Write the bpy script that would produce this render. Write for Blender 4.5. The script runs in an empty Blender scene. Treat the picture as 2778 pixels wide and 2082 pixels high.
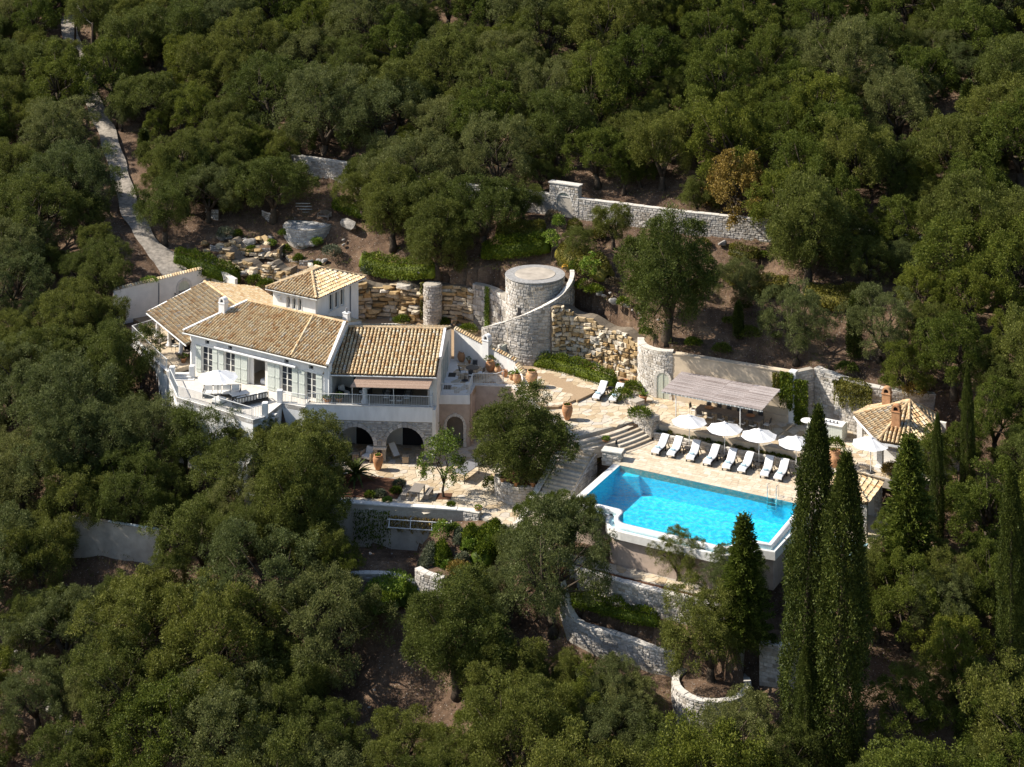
import bpy, bmesh, math, random
import numpy as np
from mathutils import Vector, Matrix
from mathutils.geometry import tessellate_polygon

# ------------------------------------------------------------------ camera, sky, sun, exposure
scene = bpy.context.scene
COL = scene.collection
PW, PH = 2778.0, 2082.0            # size of the photograph, used for measuring
F, HZ, CH = 4800.0, -750.0, 55.0   # focal length in its pixels, its horizon row, camera height above the pool deck
cam_d = bpy.data.cameras.new('camera')
cam_d.sensor_fit = 'HORIZONTAL'; cam_d.sensor_width = 36.0
cam_d.lens = F / PW * 36.0
cam_d.shift_y = -(PH / 2 - HZ) / PW
cam_d.clip_end = 2000.0
cam = bpy.data.objects.new('camera', cam_d); COL.objects.link(cam)
cam.location = (0, 0, CH); cam.rotation_euler = (math.radians(90), 0, 0)
scene.camera = cam

SUN_EL, SUN_BACK = 40.0, 7.0       # elevation; degrees behind the line running to the -X side
sdir = Vector((-math.cos(math.radians(SUN_EL)) * math.cos(math.radians(SUN_BACK)),
               math.cos(math.radians(SUN_EL)) * math.sin(math.radians(SUN_BACK)), math.sin(math.radians(SUN_EL))))
world = bpy.data.worlds.new('World'); scene.world = world; world.use_nodes = True
wn = world.node_tree; wn.nodes.clear()
wo = wn.nodes.new('ShaderNodeOutputWorld'); wb = wn.nodes.new('ShaderNodeBackground'); wsky = wn.nodes.new('ShaderNodeTexSky')
wsky.sky_type = 'NISHITA'; wsky.sun_disc = False
wsky.sun_elevation = math.radians(SUN_EL); wsky.sun_rotation = math.atan2(sdir.x, sdir.y)
wb.inputs['Strength'].default_value = 0.10
wn.links.new(wsky.outputs[0], wb.inputs[0]); wn.links.new(wb.outputs[0], wo.inputs[0])
sun_d = bpy.data.lights.new('sun', 'SUN'); sun_d.energy = 5.0; sun_d.angle = math.radians(0.53); sun_d.color = (1.0, 0.93, 0.82)
sun = bpy.data.objects.new('sun', sun_d); COL.objects.link(sun)
sun.rotation_euler = sdir.to_track_quat('Z', 'Y').to_euler()
scene.view_settings.view_transform = 'Standard'; scene.view_settings.look = 'None'
scene.view_settings.exposure = 0.75; scene.view_settings.gamma = 1.0; scene.view_settings.use_curve_mapping = False
scene.render.engine = 'CYCLES'
scene.cycles.use_denoising = True
scene.cycles.max_bounces = 6; scene.cycles.transparent_max_bounces = 8
scene.cycles.caustics_reflective = False; scene.cycles.caustics_refractive = False

# ------------------------------------------------------------------ measuring helpers
def at(px, py, z):
    """Point at height z that the photograph shows at (px, py)."""
    m = (CH - z) / (py - HZ)
    return Vector(((px - PW / 2) * m, F * m, z))

class Frame:
    def __init__(s, x, y, ang):
        s.o = Vector((x, y, 0)); a = math.radians(ang); s.ang = a
        s.u = Vector((math.cos(a), math.sin(a), 0)); s.v = Vector((-math.sin(a), math.cos(a), 0))
    def p(s, u, v, z=0.0): return s.o + s.u * u + s.v * v + Vector((0, 0, z))
    def inv(s, P):
        d = Vector((P[0], P[1], 0)) - s.o; return d.dot(s.u), d.dot(s.v)

POOL = Frame(8.01, 131.2, -28.1)
MAIN = Frame(-25.03, 146.1, -31.7)
FRONT = Frame(-16.1, 139.4, -4.1)
LEFT = Frame(-30.87, 154.0, -58.5)

# ------------------------------------------------------------------ terrain function
KS = [20, 60, 85, 95, 103, 110, 116, 119, 122, 132, 139, 146.6, 160, 200, 260, 400]
KZ = [-62, -38, -21, -14, -9.5, -5.6, -3.1, -2.4, -1.0, 4.5, 7.4, 10.0, 15.5, 33, 58, 105]
def P2(fr, pts): return [tuple(fr.p(a, b)[:2]) for a, b in pts]
Z_UP = [(-35.8, 153.6), (-28.5, 145.2), (-26.9, 141.3), (-20, 136.8), (-18, 138.6), (-16.2, 139.3), (-6, 138.6), (-5.5, 141.7), (-3.5, 141.6), (-3, 143.7), (0, 143.5), (1.8, 139.0), (4.4, 133.6),
        (9.6, 137.1)] + P2(POOL, [(0.2, 6.1), (14, 6.1), (15.2, 4.6), (21, 4.6), (23, 8.5), (22, 13), (18.5, 12.4), (14.5, 11.7), (10.7, 12.7), (9.5, 11.3), (-0.48, 11.3)]) + \
       [(11.2, 142.3), (10.4, 144.5), (9.9, 147.0), (3.3, 153.4), (-2, 157.0), (-7, 159.0), (-12, 161.4), (-16, 160), (-21, 159), (-24.5, 163.0), (-29.5, 163.2), (-34.6, 160.2)]
ZONES = [(Z_UP, 0.85),
         (P2(POOL, [(-0.9, -0.2), (15.2, -0.2), (15.2, 4.6), (14, 6.2), (0, 6.2), (-1.0, 3.5)]), -0.35),
         (P2(POOL, [(-0.6, -8.9), (14.6, -8.9), (14.6, 0.3), (-0.6, 0.3)]), -2.75),
         (P2(POOL, [(-2.0, -12.9), (14.5, -12.9), (14.5, -11.3), (-2.0, -11.3)]), -4.15),
         (P2(POOL, [(-2.0, -11.6), (14.5, -11.6), (14.5, -8.5), (-2.0, -8.5)]), -2.75),
         (P2(POOL, [(14.7, -3.5), (20.5, -3.5), (20.5, 4.5), (14.7, 4.5)]), -1.6),
         ([(-21, 139.6), (-16, 139.2), (-5.5, 138.5), (-3.2, 143.9), (0, 143.7), (1.9, 139.2), (4.5, 133.7), (6.6, 131.2), (4.0, 126.2), (0.5, 127.6), (-2.6, 129.6), (-11.9, 131.0), (-20, 132.2)], -3.15),
         ([(-16.1, 139.5), (-6.3, 138.8), (-5.9, 140.2), (-3.3, 140.6), (-2.6, 142.0), (-3.3, 144.1), (-6.0, 144.2), (-6.0, 142.8), (-16.0, 143.2)], -3.15),
         ([(-20, 132.0), (-11.9, 130.8), (-6.9, 130.0), (-7.8, 122.5), (-10, 121.5), (-21, 126)], -5.9)]
def inside(poly, X, Y):
    X = np.asarray(X, float); Y = np.asarray(Y, float); r = np.zeros(X.shape, bool); n = len(poly)
    xs = [p[0] for p in poly]; ys = [p[1] for p in poly]
    m = (X >= min(xs)) & (X <= max(xs)) & (Y >= min(ys)) & (Y <= max(ys))
    if not m.any(): return r
    x, y = X[m], Y[m]; q = np.zeros(x.shape, bool)
    for i in range(n):
        x1, y1 = poly[i]; x2, y2 = poly[(i + 1) % n]
        if y1 == y2: continue
        q ^= ((y1 > y) != (y2 > y)) & (x < (x2 - x1) * (y - y1) / (y2 - y1) + x1)
    r[m] = q
    return r
def T(X, Y):
    X = np.asarray(X, float); Y = np.asarray(Y, float)
    s = 0.45 * X + 0.893 * Y
    s2 = s + 0.9 * np.sin(X * 0.13 + 1.0) + 0.6 * np.sin(X * 0.31 + Y * 0.12)
    z = np.interp(s2, KS, KZ)
    z = z - 2.6 * np.exp(-((X + 14) / 13.0) ** 2) * np.clip((s - 126) / 8, 0, 1) * np.clip((150 - s) / 10, 0, 1)
    z = z + 0.35 * np.sin(X * 0.55 + 0.4 * np.sin(Y * 0.3)) * np.sin(Y * 0.47 + 1.3) + 0.15 * np.sin(X * 1.7 + Y * 0.9) * np.sin(Y * 1.3 - X * 0.4)
    for poly, zz in ZONES:
        z = np.where(inside(poly, X, Y), zz, z)
    return z
BWALL = [(at_[0], at_[1]) for at_ in [((px - PW / 2) * 45.0 / (py - HZ), F * 45.0 / (py - HZ)) for px, py in [(790, 466), (1150, 533), (1418, 566), (1566, 588), (1850, 625), (2200, 665), (2520, 702)]]]
BFRONT = BWALL + [(x - 1.2, y - 2.6) for x, y in reversed(BWALL)]
_T0 = T
def T(X, Y):
    z = _T0(X, Y); return np.where(inside(BFRONT, X, Y), np.minimum(z, 9.75), z)      # levelled strip along the boundary wall
def tz(x, y): return float(T(np.array([x]), np.array([y]))[0])
def gnd(px, py, far=330.0):
    """Where the line of sight through (px, py) meets the hillside."""
    d = np.arange(90.0, far, 0.25); X = (px - PW / 2) / F * d; Zr = CH - d / F * (py - HZ)
    hit = np.nonzero(T(X, d) >= Zr)[0]
    i = hit[0] if len(hit) else len(d) - 1
    return Vector((X[i], d[i], float(T(X[i:i + 1], d[i:i + 1])[0])))

# ------------------------------------------------------------------ mesh helpers
class MB:
    def __init__(s): s.v = []; s.f = []; s.m = []
    def add(s, vs, fs, mi=0):
        b = len(s.v); s.v.extend([tuple(p) for p in vs]); s.f.extend([tuple(i + b for i in f) for f in fs]); s.m.extend([mi] * len(fs)); return s
    def hexa(s, c, mi=0):          # 8 corners: bottom 0-3 ccw, top 4-7
        return s.add(c, [(3, 2, 1, 0), (4, 5, 6, 7), (0, 1, 5, 4), (1, 2, 6, 5), (2, 3, 7, 6), (3, 0, 4, 7)], mi)
    def fbox(s, fr, u0, u1, v0, v1, z0, z1, mi=0):
        return s.hexa([fr.p(u0, v0, z0), fr.p(u1, v0, z0), fr.p(u1, v1, z0), fr.p(u0, v1, z0), fr.p(u0, v0, z1), fr.p(u1, v0, z1), fr.p(u1, v1, z1), fr.p(u0, v1, z1)], mi)
    def box(s, x0, x1, y0, y1, z0, z1, mi=0):
        return s.hexa([(x0, y0, z0), (x1, y0, z0), (x1, y1, z0), (x0, y1, z0), (x0, y0, z1), (x1, y0, z1), (x1, y1, z1), (x0, y1, z1)], mi)
    def bevbox(s, x0, x1, y0, y1, z0, z1, b=0.02, mi=0):
        def ring(x0, x1, y0, y1, z): return [(x0 + b, y0, z), (x1 - b, y0, z), (x1, y0 + b, z), (x1, y1 - b, z), (x1 - b, y1, z), (x0 + b, y1, z), (x0, y1 - b, z), (x0, y0 + b, z)]
        rs = [ring(x0 + b, x1 - b, y0 + b, y1 - b, z0), ring(x0, x1, y0, y1, z0 + b), ring(x0, x1, y0, y1, z1 - b), ring(x0 + b, x1 - b, y0 + b, y1 - b, z1)]
        return s.loft(rs, True, True, mi)
    def prism(s, poly, z0, z1, mi=0):
        n = len(poly); a = 0.0
        for i in range(n): a += poly[i][0] * poly[(i + 1) % n][1] - poly[(i + 1) % n][0] * poly[i][1]
        if a < 0: poly = list(reversed(poly))
        b = len(s.v)
        s.v += [(p[0], p[1], z0) for p in poly] + [(p[0], p[1], z1) for p in poly]
        for i in range(n):
            j = (i + 1) % n; s.f.append((b + i, b + j, b + n + j, b + n + i)); s.m.append(mi)
        for t in tessellate_polygon([[Vector((p[0], p[1], 0)) for p in poly]]):
            (ax, ay), (bx, by), (cx, cy) = [poly[k][:2] for k in t]
            if (bx - ax) * (cy - ay) - (by - ay) * (cx - ax) < 0: t = (t[0], t[2], t[1])
            s.f.append(tuple(b + n + k for k in t)); s.m.append(mi)
            s.f.append(tuple(b + k for k in reversed(t))); s.m.append(mi)
        return s
    def loft(s, rings, cap0=True, cap1=True, mi=0, closed=True):
        n = len(rings[0]); b = len(s.v)
        for r in rings: s.v += [tuple(p) for p in r]
        for k in range(len(rings) - 1):
            for i in range(n if closed else n - 1):
                j = (i + 1) % n
                s.f.append((b + k * n + i, b + k * n + j, b + (k + 1) * n + j, b + (k + 1) * n + i)); s.m.append(mi)
        if cap0: s.f.append(tuple(b + i for i in reversed(range(n)))); s.m.append(mi)
        if cap1: s.f.append(tuple(b + (len(rings) - 1) * n + i for i in range(n))); s.m.append(mi)
        return s
    def lathe(s, prof, n=16, c=(0, 0, 0), mi=0, cap0=True, cap1=True, ph=0.0):
        rings = [[(c[0] + r * math.cos(ph + 2 * math.pi * i / n), c[1] + r * math.sin(ph + 2 * math.pi * i / n), c[2] + z) for i in range(n)] for r, z in prof]
        return s.loft(rings, cap0, cap1, mi)
    def tube(s, pts, rad, n=6, mi=0, caps=True):
        pts = [Vector(p) for p in pts]; rings = []
        rads = rad if isinstance(rad, (list, tuple)) else [rad] * len(pts)
        for i, p in enumerate(pts):
            d = (pts[min(i + 1, len(pts) - 1)] - pts[max(i - 1, 0)]).normalized()
            a = d.cross(Vector((0, 0, 1)) if abs(d.z) < 0.95 else Vector((1, 0, 0))).normalized(); b2 = a.cross(d)
            rings.append([p + (a * math.cos(2 * math.pi * k / n) + b2 * math.sin(2 * math.pi * k / n)) * rads[i] for k in range(n)])
        return s.loft(rings, caps, caps, mi)
    def bar(s, a, b, w, h, mi=0):
        a = Vector(a); b = Vector(b); d = (b - a).normalized()
        r = d.cross(Vector((0, 0, 1)) if abs(d.z) < 0.95 else Vector((0, 1, 0))).normalized() * w / 2; t = r.normalized().cross(d).normalized() * h / 2
        return s.hexa([a - r - t, a + r - t, b + r - t, b - r - t, a - r + t, a + r + t, b + r + t, b - r + t], mi)
    def holed(s, outer, holes, mapf, w0, w1, mi=0):
        """Panel in (u,z) with holes, thickness between w0 and w1; mapf(u,z,w) -> point."""
        loops = [outer] + holes; flat = [p for l in loops for p in l]; n = len(flat); b = len(s.v)
        s.v += [tuple(mapf(u, z, w0)) for u, z in flat] + [tuple(mapf(u, z, w1)) for u, z in flat]
        for t in tessellate_polygon([[Vector((p[0], p[1], 0)) for p in l] for l in loops]):
            s.f.append(tuple(b + k for k in t)); s.m.append(mi); s.f.append(tuple(b + n + k for k in reversed(t))); s.m.append(mi)
        o = 0
        for l in loops:
            for i in range(len(l)):
                j = (i + 1) % len(l); s.f.append((b + o + i, b + o + j, b + n + o + j, b + n + o + i)); s.m.append(mi)
            o += len(l)
        return s
    def mesh(s, name, mats, smooth=False):
        me = bpy.data.meshes.new(name); me.from_pydata(s.v, [], s.f)
        for m in mats: me.materials.append(MAT[m] if isinstance(m, str) else m)
        if len(mats) > 1: me.polygons.foreach_set('material_index', s.m)
        if smooth: me.polygons.foreach_set('use_smooth', [True] * len(me.polygons))
        me.update(); return me
    def build(s, name, mats, parent=None, smooth=False, fix=False, kind=None):
        if isinstance(mats, str): mats = [mats]
        me = s.mesh(name, mats, smooth)
        if fix:
            bm = bmesh.new(); bm.from_mesh(me); bmesh.ops.recalc_face_normals(bm, faces=bm.faces[:]); bm.to_mesh(me); bm.free()
        return link(name, me, parent, kind)
def link(name, me, parent=None, kind=None):
    o = bpy.data.objects.new(name, me); COL.objects.link(o)
    if parent is not None: o.parent = parent
    if kind: o['kind'] = kind
    return o
def tag(o, label, cat, group=None):
    o['label'] = label; o['category'] = cat; o['kind'] = 'thing'
    if group: o['group'] = group
    return o
def struct(o, label=None):
    o['kind'] = 'structure'
    if label: o['label'] = label
    return o
def thing(name, label, cat, loc=(0, 0, 0), rotz=0.0, group=None, scale=1.0):
    o = bpy.data.objects.new(name, None); COL.objects.link(o); o.empty_display_size = 0.3
    o.location = loc; o.rotation_euler = (0, 0, rotz); o.scale = (scale,) * 3
    return tag(o, label, cat, group)
def keep(o):
    """World-space parts stay put under an Empty that stands at its base."""
    M = Matrix.LocRotScale(o.location, o.rotation_euler, o.scale).inverted()
    for c in o.children: c.matrix_parent_inverse = M
    return o
def dup(root, loc, rotz=None, label=None, scale=None):
    def rec(o, par):
        c = o.copy(); COL.objects.link(c)
        if par is not None: c.parent = par; c.matrix_parent_inverse = o.matrix_parent_inverse
        for k in list(o.children): rec(k, c)
        return c
    r = rec(root, None); r.location = loc
    if rotz is not None: r.rotation_euler = (0, 0, rotz)
    if scale is not None: r.scale = scale if hasattr(scale, '__len__') else (scale,) * 3
    if label: r['label'] = label
    return r
def npmesh(name, V, Fq, mats, mi=None):
    me = bpy.data.meshes.new(name); V = np.asarray(V, np.float32); Fq = np.asarray(Fq, np.int32); k = Fq.shape[1]
    me.vertices.add(len(V)); me.vertices.foreach_set('co', V.ravel())
    me.loops.add(Fq.size); me.loops.foreach_set('vertex_index', Fq.ravel())
    me.polygons.add(len(Fq)); me.polygons.foreach_set('loop_start', np.arange(0, Fq.size, k, dtype=np.int32))
    for m in mats: me.materials.append(MAT[m])
    if mi is not None: me.polygons.foreach_set('material_index', np.asarray(mi, np.int32))
    me.update(calc_edges=True); return me

# ------------------------------------------------------------------ materials
MAT = {}
def newmat(name):
    m = bpy.data.materials.new(name); m.use_nodes = True; nt = m.node_tree; nt.nodes.clear()
    out = nt.nodes.new('ShaderNodeOutputMaterial'); b = nt.nodes.new('ShaderNodeBsdfPrincipled'); nt.links.new(b.outputs[0], out.inputs[0])
    MAT[name] = m; return m, nt, b, out
def N(nt, t, **kw):
    n = nt.nodes.new(t)
    for k, v in kw.items():
        if k.startswith('i_'): n.inputs[k[2:].replace('_', ' ')].default_value = v
        else: setattr(n, k, v)
    return n
def ramp(nt, stops):
    r = nt.nodes.new('ShaderNodeValToRGB'); e = r.color_ramp.elements
    while len(e) < len(stops): e.new(0.5)
    for i, (p, c) in enumerate(stops): e[i].position = p; e[i].color = (c[0], c[1], c[2], 1)
    return r
def rnd(nt):
    """A random number for each loose piece, also across objects."""
    g = N(nt, 'ShaderNodeNewGeometry'); o = N(nt, 'ShaderNodeObjectInfo'); a = N(nt, 'ShaderNodeMath', operation='ADD'); f = N(nt, 'ShaderNodeMath', operation='FRACT')
    nt.links.new(g.outputs['Random Per Island'], a.inputs[0]); nt.links.new(o.outputs['Random'], a.inputs[1]); nt.links.new(a.outputs[0], f.inputs[0])
    return f.outputs[0]
def noise(nt, scale, detail=4, rough=0.6, coord='world', stretch=None):
    n = N(nt, 'ShaderNodeTexNoise'); n.inputs['Scale'].default_value = scale; n.inputs['Detail'].default_value = detail; n.inputs['Roughness'].default_value = rough
    src = N(nt, 'ShaderNodeNewGeometry').outputs['Position'] if coord == 'world' else N(nt, 'ShaderNodeTexCoord').outputs['Object']
    if stretch:
        mp = N(nt, 'ShaderNodeMapping'); mp.inputs['Scale'].default_value = stretch; nt.links.new(src, mp.inputs[0]); src = mp.outputs[0]
    nt.links.new(src, n.inputs['Vector']); return n.outputs[0]
def mixc(nt, fac, a, b, mode='MIX'):
    m = N(nt, 'ShaderNodeMix', data_type='RGBA', blend_type=mode)
    for s, v in ((0, fac), (6, a), (7, b)):
        if hasattr(v, 'is_output'): nt.links.new(v, m.inputs[s])
        elif s == 0: m.inputs[0].default_value = v
        else: m.inputs[s].default_value = (v[0], v[1], v[2], 1)
    return m.outputs[2]
def bump(nt, b, h, strength=0.3, dist=0.05):
    n = N(nt, 'ShaderNodeBump'); n.inputs['Strength'].default_value = strength; n.inputs['Distance'].default_value = dist
    nt.links.new(h, n.inputs['Height']); nt.links.new(n.outputs[0], b.inputs['Normal'])
def pieces(name, stops, nscale=6.0, namt=0.45, rough=0.85, spec=0.2, bstr=0.5, bdist=0.02, dirt=None, coord='world', stretch=None):
    """Surface made of pieces: each takes its own tone from the ramp, with grain and wear over it."""
    m, nt, b, out = newmat(name); r = ramp(nt, stops); nt.links.new(rnd(nt), r.inputs[0])
    nz = noise(nt, nscale, 6, 0.65, coord, stretch); c = mixc(nt, namt, r.outputs[0], ramp_of(nt, nz, [(0.3, (0.35, 0.35, 0.35)), (0.7, (1.5, 1.5, 1.5))]), 'MULTIPLY')
    if dirt:
        dn = ramp_of(nt, noise(nt, dirt[1], 5, 0.6), [(0.45, (0, 0, 0)), (0.7, (1, 1, 1))]); sc = N(nt, 'ShaderNodeMath', operation='MULTIPLY'); nt.links.new(dn, sc.inputs[0]); sc.inputs[1].default_value = dirt[2]
        c = mixc(nt, sc.outputs[0], c, dirt[0])
    nt.links.new(c, b.inputs['Base Color']); b.inputs['Roughness'].default_value = rough; b.inputs['Specular IOR Level'].default_value = spec
    if bstr: bump(nt, b, nz, bstr, bdist)
    return m
def ramp_of(nt, val, stops):
    r = ramp(nt, stops); nt.links.new(val, r.inputs[0]); return r.outputs[0]
def plain(name, col, rough=0.7, spec=0.3, nscale=3.0, namt=0.25, metal=0.0, bstr=0.15, coord='world', stretch=None):
    m, nt, b, out = newmat(name); nz = noise(nt, nscale, 6, 0.6, coord, stretch)
    c = mixc(nt, namt, col, ramp_of(nt, nz, [(0.3, (0.4, 0.4, 0.4)), (0.7, (1.35, 1.35, 1.35))]), 'MULTIPLY')
    nt.links.new(c, b.inputs['Base Color']); b.inputs['Roughness'].default_value = rough; b.inputs['Specular IOR Level'].default_value = spec; b.inputs['Metallic'].default_value = metal
    if bstr: bump(nt, b, nz, bstr, 0.02)
    return m
def leafmat(name, stops, objvar=0.5, trans=0.22, rough=0.55, spec=0.25, tint=None):
    m, nt, b, out = newmat(name)
    g = N(nt, 'ShaderNodeNewGeometry'); o = N(nt, 'ShaderNodeObjectInfo')
    r = ramp(nt, stops); nt.links.new(g.outputs['Random Per Island'], r.inputs[0])
    ov = ramp_of(nt, o.outputs['Random'], [(0.0, (1 - objvar * 0.35, 1 - objvar * 0.25, 1 - objvar * 0.3)), (0.5, (1, 1, 1)), (1.0, tint or (1 + objvar * 0.45, 1 + objvar * 0.3, 1 + objvar * 0.1))])
    c = mixc(nt, 1.0, r.outputs[0], ov, 'MULTIPLY')
    nz = noise(nt, 0.55, 3, 0.6); c = mixc(nt, 0.55, c, ramp_of(nt, nz, [(0.35, (0.66, 0.66, 0.6)), (0.65, (1.3, 1.22, 1.1))]), 'MULTIPLY')
    nt.links.new(c, b.inputs['Base Color']); b.inputs['Roughness'].default_value = rough; b.inputs['Specular IOR Level'].default_value = spec
    t = N(nt, 'ShaderNodeBsdfTranslucent'); nt.links.new(c, t.inputs[0]); ms = N(nt, 'ShaderNodeMixShader'); ms.inputs[0].default_value = trans
    nt.links.new(b.outputs[0], ms.inputs[1]); nt.links.new(t.outputs[0], ms.inputs[2]); nt.links.new(ms.outputs[0], out.inputs[0])
    return m
leafmat('olive_leaf', [(0.0, (0.050, 0.061, 0.012)), (0.5, (0.102, 0.124, 0.024)), (0.85, (0.138, 0.158, 0.039)), (1.0, (0.18, 0.195, 0.066))], 0.6, 0.34, spec=0.12)
leafmat('silver_leaf', [(0.0, (0.058, 0.070, 0.020)), (0.5, (0.118, 0.138, 0.044)), (0.85, (0.152, 0.170, 0.064)), (1.0, (0.20, 0.215, 0.10))], 0.6, 0.34, spec=0.12)
leafmat('wild_leaf', [(0.0, (0.046, 0.062, 0.009)), (0.5, (0.096, 0.124, 0.018)), (1.0, (0.160, 0.180, 0.036))], 0.7, 0.34, spec=0.12)
leafmat('cypress_leaf', [(0.0, (0.020, 0.033, 0.005)), (0.6, (0.060, 0.080, 0.014)), (1.0, (0.115, 0.13, 0.028))], 0.2, 0.16, spec=0.15)
leafmat('citrus_leaf', [(0.0, (0.045, 0.075, 0.012)), (0.6, (0.10, 0.155, 0.02)), (1.0, (0.20, 0.25, 0.04))], 0.2, 0.3, 0.4)
leafmat('hedge_leaf', [(0.0, (0.030, 0.055, 0.004)), (0.6, (0.085, 0.125, 0.009)), (1.0, (0.17, 0.20, 0.02))], 0.3, spec=0.15)
leafmat('lime_leaf', [(0.0, (0.06, 0.11, 0.01)), (0.6, (0.15, 0.23, 0.025)), (1.0, (0.27, 0.34, 0.06))], 0.3)
leafmat('grey_leaf', [(0.0, (0.06, 0.075, 0.04)), (0.6, (0.12, 0.14, 0.085)), (1.0, (0.22, 0.24, 0.17))], 0.3)
leafmat('autumn_leaf', [(0.0, (0.09, 0.055, 0.012)), (0.5, (0.20, 0.15, 0.03)), (1.0, (0.32, 0.23, 0.06))], 0.3)
leafmat('dry_leaf', [(0.0, (0.08, 0.06, 0.035)), (0.6, (0.18, 0.13, 0.075)), (1.0, (0.32, 0.25, 0.15))], 0.3, 0.1)
leafmat('moss_leaf', [(0.0, (0.05, 0.055, 0.006)), (0.6, (0.11, 0.11, 0.012)), (1.0, (0.19, 0.17, 0.03))], 0.3)
plain('bark', (0.075, 0.058, 0.042), 0.9, 0.1, 5.0, 0.8, bstr=0.8)
plain('white_plaster', (0.76, 0.75, 0.73), 0.85, 0.2, 2.2, 0.2, bstr=0.05, stretch=(1, 1, 0.3))
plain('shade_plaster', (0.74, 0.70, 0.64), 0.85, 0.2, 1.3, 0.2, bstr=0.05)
plain('cream_plaster', (0.56, 0.46, 0.34), 0.9, 0.2, 0.9, 0.4, bstr=0.15)
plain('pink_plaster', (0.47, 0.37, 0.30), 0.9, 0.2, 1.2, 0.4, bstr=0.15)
plain('concrete', (0.42, 0.37, 0.31), 0.9, 0.2, 1.0, 0.45, bstr=0.2)
plain('terrace_stone', (0.60, 0.56, 0.50), 0.75, 0.25, 3.0, 0.2)
plain('white_stone', (0.66, 0.64, 0.60), 0.7, 0.3, 4.0, 0.2)
plain('trim_stone', (0.62, 0.58, 0.52), 0.8, 0.2, 6.0, 0.35, bstr=0.4)
plain('mortar', (0.42, 0.38, 0.32), 0.95, 0.1, 8.0, 0.4, bstr=0.3)
plain('dark_mortar', (0.20, 0.165, 0.125), 0.95, 0.1, 5.0, 0.5, bstr=0.3)
plain('sand', (0.36, 0.26, 0.165), 0.95, 0.1, 9.0, 0.3, bstr=0.3)
plain('bed_soil', (0.11, 0.055, 0.033), 0.95, 0.1, 7.0, 0.6, bstr=0.8)
plain('shutter_paint', (0.52, 0.55, 0.50), 0.55, 0.3, 6.0, 0.12, bstr=0.0)
plain('door_paint', (0.52, 0.54, 0.45), 0.55, 0.3, 6.0, 0.15, bstr=0.0)
plain('window_paint', (0.72, 0.70, 0.64), 0.5, 0.3, 6.0, 0.1, bstr=0.0)
plain('rail_paint', (0.62, 0.62, 0.60), 0.45, 0.4, 6.0, 0.1, bstr=0.0)
plain('pole_paint', (0.75, 0.75, 0.74), 0.4, 0.4, 6.0, 0.1, bstr=0.0)
plain('canvas', (0.72, 0.72, 0.72), 0.8, 0.15, 5.0, 0.08, bstr=0.05)
plain('towel', (0.70, 0.70, 0.70), 0.95, 0.1, 30.0, 0.08, bstr=0.3)
plain('blue_towel', (0.40, 0.55, 0.63), 0.95, 0.1, 30.0, 0.1, bstr=0.3)
plain('cushion', (0.76, 0.74, 0.70), 0.9, 0.1, 12.0, 0.1, bstr=0.1)
plain('taupe_cushion', (0.20, 0.17, 0.15), 0.9, 0.1, 12.0, 0.15, bstr=0.1)
plain('rattan', (0.03, 0.028, 0.027), 0.6, 0.3, 40.0, 0.4, bstr=0.4)
plain('dark_metal', (0.035, 0.035, 0.037), 0.5, 0.4, 20.0, 0.2, bstr=0.0)
plain('steel', (0.75, 0.75, 0.75), 0.2, 0.5, 20.0, 0.05, metal=1.0, bstr=0.0)
plain('grey_wood', (0.25, 0.22, 0.19), 0.85, 0.2, 9.0, 0.5, bstr=0.3, coord='object', stretch=(1, 8, 8))
plain('pale_wood', (0.42, 0.32, 0.22), 0.8, 0.2, 9.0, 0.4, bstr=0.3, coord='object', stretch=(1, 8, 8))
plain('pole_wood', (0.07, 0.05, 0.035), 0.9, 0.1, 9.0, 0.5, bstr=0.3)
plain('slate_top', (0.20, 0.20, 0.21), 0.6, 0.3, 8.0, 0.2, bstr=0.05)
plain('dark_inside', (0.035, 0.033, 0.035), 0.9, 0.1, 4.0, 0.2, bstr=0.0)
plain('pool_paint', (0.06, 0.62, 0.78), 0.6, 0.3, 2.5, 0.1, bstr=0.05)
plain('pale_blue_paint', (0.42, 0.66, 0.72), 0.6, 0.3, 2.0, 0.15, bstr=0.05)
plain('pipe_plastic', (0.62, 0.68, 0.72), 0.35, 0.4, 6.0, 0.1, bstr=0.0)
plain('yellow_hose', (0.60, 0.33, 0.03), 0.5, 0.3, 6.0, 0.1, bstr=0.0)
STONE = [(0.0, (0.30, 0.26, 0.21)), (0.3, (0.46, 0.42, 0.37)), (0.7, (0.58, 0.54, 0.49)), (1.0, (0.38, 0.36, 0.33))]
pieces('limestone', STONE, 5.0, 0.5, dirt=((0.17, 0.165, 0.155), 0.45, 0.7), bstr=0.6, bdist=0.03)
pieces('grey_limestone', [(0.0, (0.30, 0.29, 0.28)), (0.5, (0.46, 0.45, 0.43)), (1.0, (0.56, 0.54, 0.51))], 5.0, 0.5, dirt=((0.2, 0.2, 0.2), 0.6, 0.45), bstr=0.6, bdist=0.03)
pieces('ochre_rock', [(0.0, (0.30, 0.19, 0.08)), (0.3, (0.46, 0.33, 0.17)), (0.6, (0.57, 0.46, 0.31)), (0.85, (0.62, 0.55, 0.44)), (1.0, (0.46, 0.42, 0.36))], 3.0, 0.6, dirt=((0.16, 0.12, 0.08), 0.7, 0.5), bstr=0.8, bdist=0.06)
pieces('boulder', [(0.0, (0.24, 0.22, 0.20)), (1.0, (0.44, 0.41, 0.37))], 2.0, 0.7, dirt=((0.13, 0.115, 0.10), 1.2, 0.6), bstr=0.9, bdist=0.08)
FLAG = [(0.0, (0.42, 0.32, 0.20)), (0.35, (0.54, 0.44, 0.31)), (0.7, (0.60, 0.52, 0.40)), (1.0, (0.50, 0.46, 0.40))]
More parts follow.
